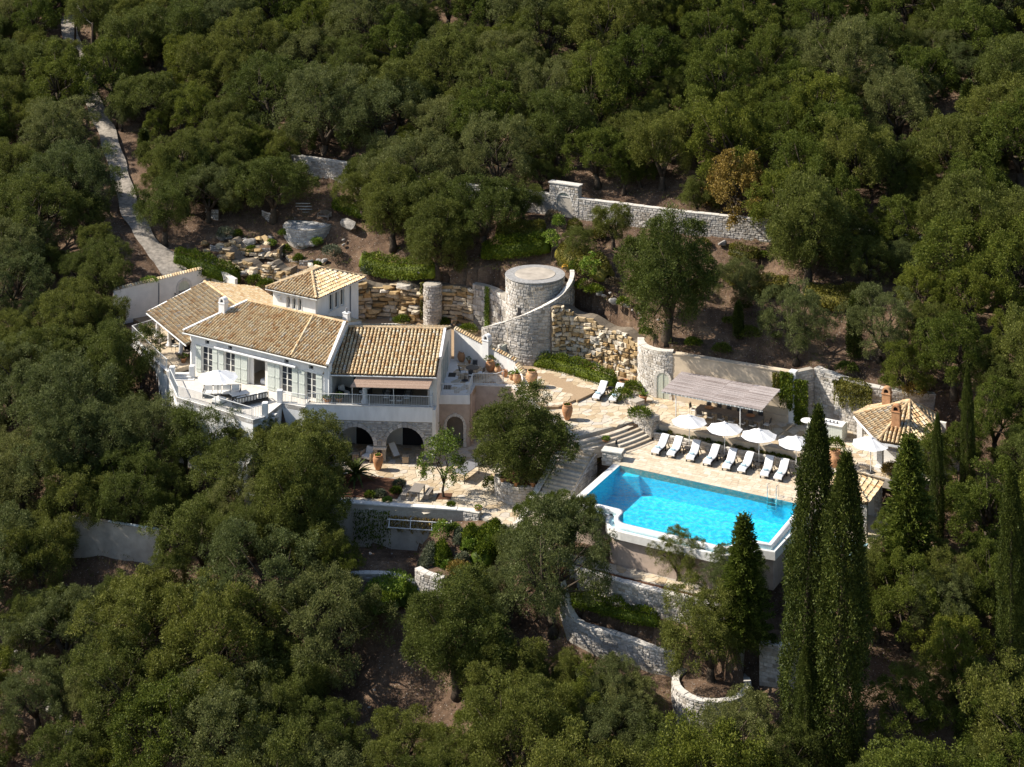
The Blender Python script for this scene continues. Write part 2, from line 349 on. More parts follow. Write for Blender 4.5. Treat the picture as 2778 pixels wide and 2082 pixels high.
pieces('flagstone', FLAG, 4.0, 0.35, 0.8, 0.25, 0.3, 0.01, dirt=((0.40, 0.29, 0.17), 0.7, 0.4))
pieces('paver', [(0.0, (0.50, 0.40, 0.28)), (0.5, (0.58, 0.49, 0.37)), (1.0, (0.64, 0.56, 0.45))], 4.0, 0.3, 0.8, 0.25, 0.2, 0.01, dirt=((0.45, 0.34, 0.21), 0.6, 0.35))
pieces('tread_stone', [(0.0, (0.46, 0.38, 0.28)), (1.0, (0.60, 0.53, 0.43))], 4.0, 0.45, 0.85, 0.2, 0.4, 0.02)
TILE = [(0.0, (0.44, 0.27, 0.13)), (0.15, (0.54, 0.38, 0.21)), (0.6, (0.61, 0.475, 0.285)), (0.9, (0.63, 0.53, 0.36)), (1.0, (0.56, 0.50, 0.40))]
pieces('roof_tile', TILE, 7.0, 0.55, 0.85, 0.2, 0.4, 0.01, dirt=((0.24, 0.16, 0.09), 2.5, 0.22))
plain('tile_bed', (0.11, 0.07, 0.04), 0.95, 0.1, 6.0, 0.5, bstr=0.3)
pieces('ridge_tile', [(0.0, (0.46, 0.31, 0.17)), (1.0, (0.58, 0.44, 0.27))], 7.0, 0.5, 0.85, 0.2, 0.3, 0.01)
pieces('terracotta', [(0.0, (0.40, 0.19, 0.09)), (1.0, (0.52, 0.31, 0.17))], 5.0, 0.4, 0.8, 0.2, 0.2, 0.01, coord='object')
pieces('reed', [(0.0, (0.21, 0.17, 0.155)), (0.5, (0.32, 0.275, 0.26)), (1.0, (0.40, 0.355, 0.34))], 12.0, 0.5, 0.9, 0.1, 0.3, 0.01)
pieces('pink_reed', [(0.0, (0.34, 0.22, 0.16)), (1.0, (0.46, 0.33, 0.25))], 12.0, 0.4, 0.9, 0.1, 0.3, 0.01)
# ground: soil, stones, dry litter
m, nt, b, out = newmat('soil')
n1 = noise(nt, 0.35, 5, 0.6); n2 = noise(nt, 2.2, 8, 0.7); n3 = noise(nt, 9.0, 4, 0.6)
c = ramp_of(nt, n1, [(0.3, (0.065, 0.042, 0.028)), (0.5, (0.125, 0.082, 0.056)), (0.72, (0.21, 0.145, 0.095))])
c = mixc(nt, 0.7, c, ramp_of(nt, n2, [(0.3, (0.35, 0.35, 0.35)), (0.75, (1.6, 1.55, 1.45))]), 'MULTIPLY')
c = mixc(nt, ramp_of(nt, n3, [(0.62, (0, 0, 0)), (0.70, (0.8, 0.8, 0.8))]), c, (0.46, 0.42, 0.37))
nt.links.new(c, b.inputs['Base Color']); b.inputs['Roughness'].default_value = 0.95; b.inputs['Specular IOR Level'].default_value = 0.1
bump(nt, b, n2, 0.8, 0.15)
plain('road_dust', (0.30, 0.265, 0.225), 0.95, 0.1, 2.6, 0.8, bstr=0.6)
# panes
m, nt, b, out = newmat('glass_pane')
b.inputs['Base Color'].default_value = (0.03, 0.035, 0.045, 1); b.inputs['Roughness'].default_value = 0.06; b.inputs['Specular IOR Level'].default_value = 0.6
# pool water: tinted, see-through, rippled gloss on top
m, nt, b, out = newmat('water')
nt.nodes.remove(b)
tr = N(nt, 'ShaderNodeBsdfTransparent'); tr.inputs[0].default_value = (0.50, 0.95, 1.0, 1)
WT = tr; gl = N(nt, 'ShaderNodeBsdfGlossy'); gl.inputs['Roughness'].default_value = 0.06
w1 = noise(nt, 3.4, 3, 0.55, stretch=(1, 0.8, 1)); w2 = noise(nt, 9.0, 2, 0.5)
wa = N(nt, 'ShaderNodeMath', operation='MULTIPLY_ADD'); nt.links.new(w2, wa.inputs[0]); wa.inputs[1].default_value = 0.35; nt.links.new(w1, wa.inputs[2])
nt.links.new(ramp_of(nt, wa.outputs[0], [(0.58, (0.22, 0.80, 0.94)), (0.67, (0.38, 0.90, 0.98)), (0.76, (0.95, 1.0, 1.0))]), tr.inputs[0])   # light net of the ripples painted into the tint, pale lines between darker blue
bp = N(nt, 'ShaderNodeBump'); bp.inputs['Strength'].default_value = 1.0; bp.inputs['Distance'].default_value = 0.2; nt.links.new(wa.outputs[0], bp.inputs['Height'])
nt.links.new(bp.outputs[0], gl.inputs['Normal'])
fr = N(nt, 'ShaderNodeFresnel'); fr.inputs['IOR'].default_value = 1.33; nt.links.new(bp.outputs[0], fr.inputs['Normal'])
bk = N(nt, 'ShaderNodeNewGeometry'); ib = N(nt, 'ShaderNodeMath', operation='SUBTRACT'); ib.inputs[0].default_value = 1.0; nt.links.new(bk.outputs['Backfacing'], ib.inputs[1])
ff = N(nt, 'ShaderNodeMath', operation='MULTIPLY'); nt.links.new(fr.outputs[0], ff.inputs[0]); nt.links.new(ib.outputs[0], ff.inputs[1])
ms = N(nt, 'ShaderNodeMixShader'); nt.links.new(ff.outputs[0], ms.inputs[0]); nt.links.new(tr.outputs[0], ms.inputs[1]); nt.links.new(gl.outputs[0], ms.inputs[2]); nt.links.new(ms.outputs[0], out.inputs[0])
# ------------------------------------------------------------------ ground
def make_ground():
    gx = np.concatenate([np.arange(-170, -48, 4.0), np.arange(-48, 48, 0.5), np.arange(48, 171, 4.0)])
    gy = np.concatenate([np.arange(30, 98, 3.4), np.arange(98, 176, 0.5), np.arange(176, 361, 4.0)])
    XX, YY = np.meshgrid(gx, gy); 
    ZZ = T(XX, YY)
    for ox, oy in ((.5, 0), (-.5, 0), (0, .5), (0, -.5), (.4, .4), (-.4, .4), (.4, -.4), (-.4, -.4)): ZZ = np.minimum(ZZ, T(XX + ox, YY + oy))
    V = np.stack([XX.ravel(), YY.ravel(), ZZ.ravel()], 1); nx, ny = len(gx), len(gy)
    i, j = np.meshgrid(np.arange(nx - 1), np.arange(ny - 1)); a = (j * nx + i).ravel()
    me = npmesh('ground', V, np.stack([a, a + 1, a + nx + 1, a + nx], 1), ['soil'])
    me.polygons.foreach_set('use_smooth', [True] * len(me.polygons))
    struct(link('ground', me), 'stony brown hillside ground under the olive trees')
make_ground()
ROAD_PX = [(560, 772), (490, 742), (430, 712), (372, 660), (346, 590), (338, 520), (325, 460), (305, 405), (292, 360), (262, 305), (236, 258), (222, 215), (205, 160), (190, 100), (180, 40)]
def make_road():
    pts = [gnd(px, py) for px, py in ROAD_PX]
    for it in range(3): pts = [pts[0]] + [pts[i - 1] * .25 + pts[i] * .5 + pts[i + 1] * .25 for i in range(1, len(pts) - 1)] + [pts[-1]]
    fine = []
    for i in range(len(pts) - 1):
        for k in range(6): fine.append(pts[i].lerp(pts[i + 1], k / 6))
    fine.append(pts[-1]); mb = MB(); rows = []
    for i, p in enumerate(fine):
        d = fine[min(i + 1, len(fine) - 1)] - fine[max(i - 1, 0)]; d.z = 0; d.normalize(); r = Vector((d.y, -d.x, 0))
        row = []
        for k in range(-4, 5):
            q = p + r * (k * max(0.22, 0.72 - .034 * i) + 0.1 * math.sin(i * 0.7) * (abs(k) == 4)); row.append(Vector((q.x, q.y, tz(q.x, q.y))))
        rows.append(row)
    for it in range(6):      # graded smooth
        rows = [[Vector((r[k].x, r[k].y, sum(rows[max(0, min(len(rows) - 1, i + o))][k2].z for o in (-1, 0, 1) for k2 in (max(0, k - 1), k, min(8, k + 1))) / 9)) for k in range(9)] for i, r in enumerate(rows)]
    rows = [[q + Vector((0, 0, 0.22 - 0.02 * abs(k - 4))) for k, q in enumerate(r)] for r in rows]
    mb.loft(rows, False, False, closed=False)
    struct(mb.build('road', 'road_dust', smooth=True), 'pale gravel track climbing through the olive trees to the entrance wall')
    return fine
ROAD = make_road()
# ------------------------------------------------------------------ trees
def sprigs(P, D, L, W, rng, curl=0.0):
    """One pointed leaf spray (a quad) at each point P along direction D."""
    n = len(P); r = rng.normal(size=(n, 3)); side = np.cross(D, r); side /= np.linalg.norm(side, axis=1)[:, None] + 1e-9
    L = L[:, None]; W = W[:, None]; mid = P + D * L * 0.45
    V = np.empty((n, 4, 3)); V[:, 0] = P; V[:, 1] = mid + side * W; V[:, 2] = P + D * L + np.array([0, 0, -1.0]) * L * curl; V[:, 3] = mid - side * W
    return V.reshape(-1, 3), np.arange(n * 4).reshape(-1, 4)
def unit(a): return a / (np.linalg.norm(a, axis=-1, keepdims=True) + 1e-9)
def crown_mesh(name, seed, lobes, tufts, per, mat, size=0.30, wid=0.042, spread=0.30, up=0.35, lower=-0.15, upper=1.0, R=4.0, squash=0.8, gap=0.0, lobe_r=(0.30, 0.46), z0=0.0):
    rng = np.random.default_rng(seed); Ps = []; Ds = []; centres = []
    for i in range(lobes):
        az = i * 2.399963 + rng.normal() * 0.35; e = lower + (upper - lower) * ((i + 0.5) / lobes) ** 0.85
        el = math.asin(max(-1, min(1, e))); k = rng.uniform(0.42, 0.92)
        c = np.array([math.cos(az) * math.cos(el) * R * k, math.sin(az) * math.cos(el) * R * k, math.sin(el) * R * squash * k]); lr = R * rng.uniform(*lobe_r)
        centres.append(c)
        out = unit(c + np.array([0, 0, 0.25 * R]))
        d = unit(rng.normal(size=(tufts, 3)) + out * 0.7 + np.array([0, 0, 0.3]))
        tp = c + d * lr * rng.uniform(0.45, 1.1, (tufts, 1)) * np.array([1, 1, 0.95])
        for t in range(tufts):
            k2 = max(4, int(per * rng.uniform(0.5, 1.4))); rt = spread * rng.uniform(.75, 1.55)
            w = unit(rng.normal(size=(k2, 3)) + d[t] * .75 + np.array([0, 0, .55]))
            q = tp[t] + w * rt * rng.uniform(.35, 1.0, (k2, 1)) * np.array([1, 1, 1.15])
            Ps.append(q); Ds.append(unit(w * .75 + np.array([0, 0, up]) + rng.normal(size=(k2, 3)) * 0.45))
    P = np.concatenate(Ps); D = np.concatenate(Ds); n = len(P)
    V, Fq = sprigs(P, D, size * rng.uniform(0.6, 1.35, n), wid * rng.uniform(0.7, 1.4, n), rng, 0.15)
    V[:, 2] += z0
    return npmesh(name, V, Fq, [mat]), [c + np.array([0, 0, z0]) for c in centres]
def trunk_mesh(name, seed, centres, r0=0.34, fork=1.3, mat='bark', lean=0.35):
    rnd_ = random.Random(seed); mb = MB(); f = Vector((rnd_.uniform(-lean, lean), rnd_.uniform(-lean, lean), fork))
    mb.tube([(0, 0, -0.6), (0, 0, 0.0), (f.x * 0.35 + rnd_.uniform(-.1, .1), f.y * 0.35 + rnd_.uniform(-.1, .1), fork * 0.5), f], [r0 * 1.5, r0 * 1.2, r0 * 0.95, r0 * 0.85], 9)
    nl = 5
    for k in range(nl):
        cs = [Vector(c) for i, c in enumerate(centres) if i % nl == k]
        if not cs: continue
        m_ = sum(cs, Vector()) / len(cs); e = f.lerp(m_, 0.5) + Vector((rnd_.uniform(-.4, .4), rnd_.uniform(-.4, .4), rnd_.uniform(-.1, .3)))
        mb.tube([f - Vector((0, 0, .1)), f.lerp(e, .5) + Vector((rnd_.uniform(-.2, .2), rnd_.uniform(-.2, .2), .12)), e], [r0 * 0.6, r0 * 0.48, r0 * 0.36], 7)
        for c in cs:
            mb.tube([e, e.lerp(c, .55) + Vector((rnd_.uniform(-.2, .2), rnd_.uniform(-.2, .2), rnd_.uniform(-.1, .2))), c], [r0 * 0.34, r0 * 0.2, r0 * 0.06], 5)
    return mb.mesh(name, [mat], True)
TREES = {}
def variant(kind, i, **kw):
    tr = kw.pop('trunk', {}); me, cs = crown_mesh('crown', **kw); TREES.setdefault(kind, []).append((me, trunk_mesh('trunk', kw['seed'], cs, **tr)))
for i in range(8):
    variant('olive', i, seed=10 + i, lobes=20 + 2 * (i % 4), tufts=20, per=110, mat='silver_leaf' if i % 3 == 2 else 'olive_leaf', R=4.1 + .25 * (i % 3), z0=3.9, squash=(.8, .98, .74, .9)[i % 4], lower=-0.62, lobe_r=(0.20, 0.36), size=.165, wid=.027, spread=.40)
for i in range(4):
    variant('wild', i, seed=40 + i, lobes=24, tufts=19, per=84, mat='wild_leaf', R=3.9, z0=3.9, squash=(1.0, 1.15)[i % 2], size=0.15, wid=0.036, lower=-0.65, lobe_r=(0.18, 0.33), spread=.36)
for i in range(2):
    variant('autumn', i, seed=60 + i, lobes=20, tufts=18, per=60, mat='autumn_leaf', R=3.4, z0=3.2, squash=1.05, size=0.17, wid=0.055, lower=-0.7, lobe_r=(0.22, 0.36), spread=.34)
def cypress_mesh(name, seed, H, R, n, mat='cypress_leaf', loose=0.0):
    rng = np.random.default_rng(seed); t = rng.random(n) ** 0.85; az = rng.random(n) * 2 * math.pi
    prof = np.interp(t, [0, 0.06, 0.25, 0.55, 0.8, 0.93, 1.0], [0.55, 0.85, 1.0, 0.92, 0.66, 0.36, 0.05])
    lump = 1 + 0.10 * np.sin(az * 3 + t * 23 + seed) + 0.14 * np.sin(az * 6 - t * 57) * np.sin(t * 71 + az * 2) + 0.13 * np.sin(az * 7 + 3 * np.sin(t * 9 + seed)) + 0.06 * np.sin(t * 19 + seed) + loose * 0.3 * np.sin(t * 60 + az * 2)
    r = R * prof * lump * rng.uniform(0.74, 1.0, n)
    C = np.stack([r * np.cos(az), r * np.sin(az), t * H], 1); out = np.stack([np.cos(az), np.sin(az), np.zeros(n)], 1)
    k = 26; off = rng.normal(size=(n * k, 3)) * np.array([0.085, 0.085, 0.20]); P = np.repeat(C, k, 0) + off; o = np.repeat(out, k, 0)
    D = unit(o * 0.5 + np.array([0, 0, 0.55]) + unit(off) * 0.9 + rng.normal(size=(n * k, 3)) * 0.25)
    V, Fq = sprigs(P, D, 0.15 * rng.uniform(0.6, 1.3, n * k), 0.032 * rng.uniform(0.7, 1.4, n * k), rng)
    return npmesh(name, V, Fq, [mat])
def conifer_mesh(name, seed, H, R, n, mat='cypress_leaf'):
    rng = np.random.default_rng(seed); Ps = []; Ds = []
    for i in range(n):
        t = (i + 0.5) / n; az = i * 2.399963 + rng.normal() * 0.2; ln = R * (1 - t) ** 0.75 * rng.uniform(0.6, 1.1) + 0.15
        d = np.array([math.cos(az), math.sin(az), 0.35 + rng.normal() * 0.12]); m_ = int(30 + 110 * ln / R)
        s = rng.random((m_, 1)) ** 0.7; q = np.array([0, 0, t * H]) + d * ln * s + rng.normal(size=(m_, 3)) * (0.10 + 0.12 * (1 - s))
        q[:, 2] -= 0.25 * ln * s[:, 0] ** 2
        Ps.append(q); Ds.append(unit(d * 0.9 + rng.normal(size=(m_, 3)) * 0.45))
    P = np.concatenate(Ps); D = np.concatenate(Ds); k = len(P)
    V, Fq = sprigs(P, D, 0.30 * rng.uniform(0.6, 1.3, k), 0.05 * rng.uniform(0.7, 1.4, k), rng)
    return npmesh(name, V, Fq, [mat])
def pole_trunk(H, r): return MB().tube([(0, 0, -0.5), (0, 0, H * 0.5), (0, 0, H * 0.94)], [r, r * 0.6, r * 0.15], 8).mesh('trunk', ['bark'], True)
TREES['cypress'] = [(cypress_mesh('crown', 80 + i, 16.0, 1.45, 2600), pole_trunk(16, 0.28)) for i in range(2)]
TREES['slim'] = [(cypress_mesh('crown', 90, 5.0, 0.42, 420), pole_trunk(5, 0.07))]
TREES['conifer'] = [(conifer_mesh('crown', 95 + i, 10.0, 2.3, 230, 'wild_leaf'), pole_trunk(10, 0.2)) for i in range(2)]
_me, _cs = crown_mesh('crown', 131, 36, 20, 105, 'olive_leaf', R=3.9, z0=3.9, squash=.98, lower=-.85, lobe_r=(.2, .34), size=.165, wid=.027, spread=.40); TREES['dense'] = [(_me, trunk_mesh('trunk', 131, _cs))]
RT = random.Random(5)
KEY = []
def plant(kind, base, scale, label, cat='tree', group=None, vi=None, rot=None, name=None, sz=None):
    vs = TREES[kind]; me, tm = vs[(RT.randrange(len(vs)) if vi is None else vi % len(vs))]
    t = thing(name or {'olive': 'olive_tree', 'dense': 'olive_tree', 'wild': 'wild_tree', 'autumn': 'autumn_tree', 'cypress': 'cypress_tree', 'slim': 'young_cypress', 'conifer': 'conifer_tree'}[kind], label, cat, base, RT.uniform(0, 6.28) if rot is None else rot, group)
    s = scale; t.scale = (s * RT.uniform(0.93, 1.07), s * RT.uniform(0.93, 1.07), sz if sz else s * RT.uniform(0.9, 1.08))
    link('trunk', tm, t); link('crown', me, t); KEY.append((base[0], base[1], s)); return t
G = 1.2559   # the list below was read off a view of the photograph that is 2212 px wide
def key_tree(kind, cx, cy, r, label, **kw):
    """Crown centre and half width as measured; the foot is searched on the hillside so that the crown sits there."""
    cx, cy, r = cx * G, cy * G, r * G
    best = None
    for k in range(60):
        py = cy + r * (0.2 + 0.045 * k); b = gnd(cx, py); s = r * b.y / F / 4.0
        cz = b.z + 4.4 * s; yy = HZ + F * (CH - cz) / b.y
        if best is None or abs(yy - cy) < best[0]: best = (abs(yy - cy), b, s)
    return plant(kind, best[1], best[2], label, **kw)
KT = [
 ('olive', 655, 985, 92, 'olive tree hiding the start of the arched loggia, touching its stone wall'),
 ('olive', 455, 935, 100, 'olive tree close below the railing of the white umbrella terrace'),
 ('olive', 320, 930, 92, 'olive tree below the bend of the villa terrace railing, second from the umbrella'),
 ('olive', 255, 790, 92, 'dark olive tree rising beside the pillared veranda terrace'),
 ('olive', 130, 765, 90, 'olive tree one crown away from the pillared veranda, by the picture edge'),
 ('olive', 170, 960, 110, 'broad olive tree downhill of the veranda terrace'),
 ('olive', 50, 1010, 95, 'olive tree at the picture edge level with the arched loggia'),
 ('dense', 650, 1085, 115, 'large olive tree overhanging the dark planting bed of the lower patio'),
 ('olive', 440, 1130, 110, 'olive tree next to the bare concrete wall, on its villa side'),
 ('olive', 285, 1060, 85, 'olive tree just above the bare concrete wall'),
 ('olive', 560, 1250, 125, 'olive tree below the shaded kitchen garden wall'),
 ('olive', 700, 1340, 120, 'olive tree beside the mown green patch under the garden wall'),
 ('olive', 90, 1190, 95, 'olive tree at the far end of the bare concrete wall'),
 ('olive', 300, 1310, 125, 'olive tree directly below the bare concrete wall'),
 ('olive', 140, 1340, 95, 'olive tree between the concrete wall and the forked bare trunk'),
 ('olive', 470, 1390, 135, 'broad olive tree in the thick of the lower grove'),
 ('olive', 290, 1470, 115, 'olive tree above a mossy boulder in the lower grove'),
 ('olive', 640, 1465, 95, 'olive tree next to dark stony ground in the lower grove'),
 ('olive', 80, 1480, 80, 'thin olive tree with a forked dark trunk over dry grass'),
 ('olive', 490, 1600, 125, 'yellowish olive crown cut by the lower picture edge, the roundest'),
 ('olive', 705, 1600, 85, 'small olive crown at the lower picture edge beside the roundest crown'),
 ('olive', 880, 1600, 95, 'olive crown at the lower picture edge below the stony dark slope'),
 ('olive', 160, 1625, 90, 'olive crown at the lower picture edge near the forked trunk'),
 ('olive', 1195, 1205, 116, 'huge olive tree spreading between the clipped hedges and the pool'),
 ('olive', 1235, 1115, 70, 'olive crown reaching up to the near corner of the pool'),
 ('dense', 990, 1345, 130, 'large olive tree below the clipped hedge garden'),
 ('olive', 1080, 1440, 90, 'olive tree under the huge pool-side olive'),
 ('olive', 1130, 1590, 125, 'wide olive crown at the lower picture edge, uphill of nothing but scrub'),
 ('olive', 1330, 1570, 90, 'olive tree just below the bent dry stone wall'),
 ('olive', 1440, 1620, 100, 'olive crown at the lower picture edge below the round stone planter'),
 ('olive', 1600, 1600, 95, 'olive crown between the round stone planter and the tall cypresses'),
 ('olive', 1465, 1195, 56, 'small grey-green olive in front of the pool wall'),
 ('dense', 1440, 590, 128, 'big olive tree with a bare trunk on the soil bank behind the cistern tower'),
 ('dense', 1745, 490, 112, 'dark-trunked olive tree standing before the long boundary wall'),
 ('olive', 1720, 700, 72, 'olive tree on the bank above the beige wall and reed pergola'),
 ('olive', 1900, 690, 75, 'olive tree on the bank above the trailing moss wall'),
 ('dense', 945, 545, 85, 'olive tree over the ochre rock face, nearest the stone tower'),
 ('dense', 850, 440, 82, 'olive tree uphill of the stone bench platform'),
 ('olive', 1045, 440, 90, 'olive tree under the boundary wall, on the gate side of the rock face'),
 ('olive', 590, 385, 82, 'olive tree hanging over the stone platform steps'),
 ('olive', 355, 440, 76, 'olive tree where the gravel track meets the long hedge'),
 ('olive', 450, 400, 66, 'olive tree between the track and the stone platform'),
 ('olive', 1325, 480, 50, 'young olive tree in front of the boundary wall beside the gate'),
 ('olive', 1130, 425, 46, 'young olive tree shading the wall on the other side of the gate'),
 ('autumn', 1590, 385, 92, 'yellow-brown autumn tree above the boundary wall'),
 ('wild', 1960, 830, 60, 'bushy wild tree above the pool house'),
 ('wild', 2090, 640, 80, 'bushy wild tree at the end of the boundary wall'),
 ('wild', 2060, 790, 85, 'bushy wild tree uphill of the pool house'),
 ('wild', 2150, 900, 80, 'bushy wild tree at the picture edge level with the pool house'),
 ('wild', 1960, 1300, 85, 'dark bushy tree just beside the tall cypresses'),
 ('wild', 2060, 1400, 90, 'dark bushy tree downhill beside the tall cypresses'),
 ('wild', 2150, 1250, 80, 'bushy tree at the picture edge level with the cypress tips'),
 ('wild', 2140, 1530, 90, 'bushy tree in the lower corner of the picture'),
 ('wild', 1960, 1530, 80, 'bushy tree at the foot of the tall cypresses'),
 ('wild', 2085, 960, 58, 'bushy wild tree pressing against the pool house roof'),
 ('olive', 1600, 600, 52, 'small olive on the bank behind the bare-trunked olive'),
 ('olive', 1880, 560, 62, 'olive tree below the end of the boundary wall'),
 ('olive', 1255, 520, 40, 'small olive uphill of the cistern tower'),
 ('olive', 1320, 1480, 62, 'small olive bush on the dark slope under the bent wall'),
 ('olive', 60, 1350, 70, 'olive tree on the dry bank at the picture edge'),
]
for kd, cx, cy, r, lb in KT: key_tree(kd, cx, cy, r, lb)
# planter olive by the loggia stands in its raised bed
plant('dense', Vector((0.85, 133.2, -2.9)), 1.05, 'round olive tree in the raised stone planter between loggia and pool', vi=0, rot=1.0, name='olive_tree')
plant('wild', POOL.p(21.9, 5.2, .8), .52, 'bushy tree hiding the far corner of the pool house', vi=1)
plant('olive', POOL.p(13.0, -10.2, -2.8), .48, 'shaggy small olive beside the feathery conifer under the pool', vi=5)
plant('olive', at(1930, 1850, -6.6), 0.80, 'airy olive tree growing out of the round stone planter', vi=3, rot=2.0)
def spire(kind, apex, base_y, hw, label, i=0, bx=None):
    ax, ay = apex[0] * G, apex[1] * G; b = gnd((bx * G) if bx else ax, base_y * G); top = CH - b.y / F * (ay - HZ)
    H = {'cypress': 16.0, 'slim': 5.0, 'conifer': 10.0}[kind]; R = {'cypress': 1.45, 'slim': 0.42, 'conifer': 2.3}[kind]
    t = plant(kind, b, hw * G * b.y / F / R, label, vi=i, sz=(top - b.z) / H, rot=0.4 * i)
    if bx: t.rotation_euler = (0, math.atan2((ax - PW / 2) / F * b.y - b.x, top - b.z), 0)
spire('cypress', (1768, 893), 1600, 47, 'taller of the two big dark cypresses in front of the pool', 0, 1728)
spire('cypress', (1829, 990), 1660, 53, 'shorter of the two big dark cypresses, beside the taller one', 1, 1808)
spire('cypress', (2025, 900), 1180, 14, 'slim dark cypress behind the pool house terrace', 1)
spire('cypress', (2090, 800), 1100, 14, 'slim dark cypress uphill of the other slim one', 0)
spire('cypress', (2185, 1020), 1500, 30, 'cypress spire against the picture edge', 0)
spire('conifer', (1965, 945), 1290, 72, 'pyramid conifer beside the tiled hut', 0)
spire('conifer', (1607, 1118), 1390, 66, 'feathery conifer against the pool wall', 1)
spire('cypress', (1740, 1400), 1665, 24, 'small bushy cypress at the foot of the two big ones', 1)
spire('slim', (1595, 655), 728, 9, 'young cypress on the shaded bank above the beige wall')
spire('slim', (1845, 645), 770, 13, 'young cypress beside the olive over the moss wall')
spire('slim', (310, 283), 345, 11, 'young cypress beside the gravel track')
spire('slim', (2092, 180), 290, 16, 'young cypress high on the wooded slope')
# the grove above, beside and below: every tree its own
OPEN = [[(215, 290), (262, 290), (300, 420), (310, 560), (380, 600), (300, 640), (270, 560), (235, 470), (228, 350)],
 [(290, 600), (375, 545), (450, 490), (600, 460), (640, 430), (700, 425), (760, 480), (790, 540), (880, 600), (1000, 620), (1095, 560), (1250, 570), (1330, 620), (1390, 720), (1480, 740), (1640, 750), (1700, 790), (1900, 830), (1975, 880), (1960, 1010), (1890, 1100), (1800, 1110), (1720, 1060), (1700, 1170), (1600, 1200), (1400, 1170), (1280, 1120), (1250, 1060), (1180, 1080), (1060, 1110), (1040, 1200), (900, 1260), (770, 1200), (760, 1060), (740, 960), (680, 910), (540, 900), (400, 850), (340, 790), (285, 720)],
 [(1120, 400), (1260, 390), (1640, 460), (1640, 520), (1500, 490), (1260, 460), (1230, 480), (1180, 470)], [(640, 310), (760, 320), (740, 400), (650, 370)], [(160, 1110), (340, 1160), (330, 1210), (180, 1200)],
 [(1210, 1330), (1400, 1250), (1420, 1200), (1680, 1240), (1680, 1300), (1600, 1400), (1600, 1530), (1480, 1540), (1400, 1450), (1240, 1390)], [(700, 1480), (840, 1430), (860, 1520), (760, 1560)], [(20, 1480), (130, 1440), (150, 1640), (20, 1650)],
 [(1000, 560), (1100, 480), (1300, 470), (1640, 520), (1900, 640), (1900, 830), (1640, 750), (1390, 720), (1250, 570)]]
OPENG = [[(a * G, b * G) for a, b in o] for o in OPEN]
def grove(seed=77, step=5.9, row=5.4, lo=.85, hi=1.25, tight=.52, word='', names=None):
    rng = random.Random(seed); n = 0; s = 88.0
    while s < 235:
        t = -75.0
        while t < 75:
            sp = step
            X = t + rng.uniform(-2.4, 2.4); S = s + rng.uniform(-2.2, 2.2); Y = (S - 0.45 * X) / 0.893; t += sp
            z = tz(X, Y); sc = rng.uniform(lo, hi); cy = HZ + F * (CH - z - 4 * sc) / Y; cx = PW / 2 + F * X / Y; by = HZ + F * (CH - z) / Y; ty = HZ + F * (CH - z - 8 * sc) / Y
            rp = 4.4 * sc * F / Y
            if cx < -rp or cx > PW + rp or ty > PH or by < -10: continue
            ex = cx + rp * np.array([0, .7, -.7, .5, -.5, .5, -.5, 0, 0]); ey = cy + rp * np.array([0, 0, 0, .5, .5, -.5, -.5, .75, -.75])
            if any(inside(o, ex, ey).any() for ko, o in enumerate(OPENG) if not (ko in (2, 3, 8) and S > 149.0)): continue
            if min((X - q.x) ** 2 + (Y - q.y) ** 2 for q in ROAD) < (1.4 + (2.4 if by > 360 else .1) * sc) ** 2: continue
            if any((X - a) ** 2 + (Y - b_) ** 2 < (3.3 * (sc + min(s_, 1.3)) * tight) ** 2 for a, b_, s_ in KEY): continue
            kd = 'wild' if (rng.random() < (0.55 if cx > 1500 else 0.22)) else 'olive'
            rw_ = ('top', 'second', 'third', 'fourth', 'middle', 'lower')[int(max(0, min(5, cy // 170)))] + ' grove row'
            side = ('beyond the track', 'downhill of the track', 'uphill of the track', 'between track and gate', 'above the cistern tower', 'above the gate', 'above the yellow tree', 'above the beige wall', 'above the pool house', 'past the pool house')[int(max(0, min(9, cx // 278)))]
            if cy > 1000: side = ('by the picture edge', 'below the villa', 'below the villa', 'below the patio', 'below the patio', 'below the pool', 'below the pool', 'beside the tall cypresses', 'beside the tall cypresses', 'past the tall cypresses')[int(max(0, min(9, cx // 278)))]
            nm = {'wild': 'bushy wild tree', 'olive': 'olive tree'}[kd]
            plant(kd, Vector((X, Y, z - 0.1)), sc, f'{word}{nm}, {rw_}, {side}', group=f'{word}{nm}s, {rw_}, {side}'); n += 1
        s += row
    return n
print('grove trees', grove(77, 5.2, 4.9, .74, 1.12), grove(78, 3.6, 3.4, .42, .66, .50, 'small '), grove(79, 3.1, 3.0, .38, .55, .50, 'low '))

ORDW = ['first', 'second', 'third', 'fourth', 'fifth', 'sixth', 'seventh', 'eighth', 'ninth', 'tenth', 'eleventh', 'twelfth']
def number_alike():
    by = {}
    for o in bpy.data.objects:
        if 'group' in o and 'grove row' in o['group']: by.setdefault(o['label'], []).append(o)
    for l, os_ in by.items():
        if len(os_) > 1:
            os_.sort(key=lambda o: o.location.x / o.location.y)
            for k, o in enumerate(os_): o['label'] = l + ', ' + (ORDW[k] if k < 12 else 'last') + ' from the left'
number_alike()
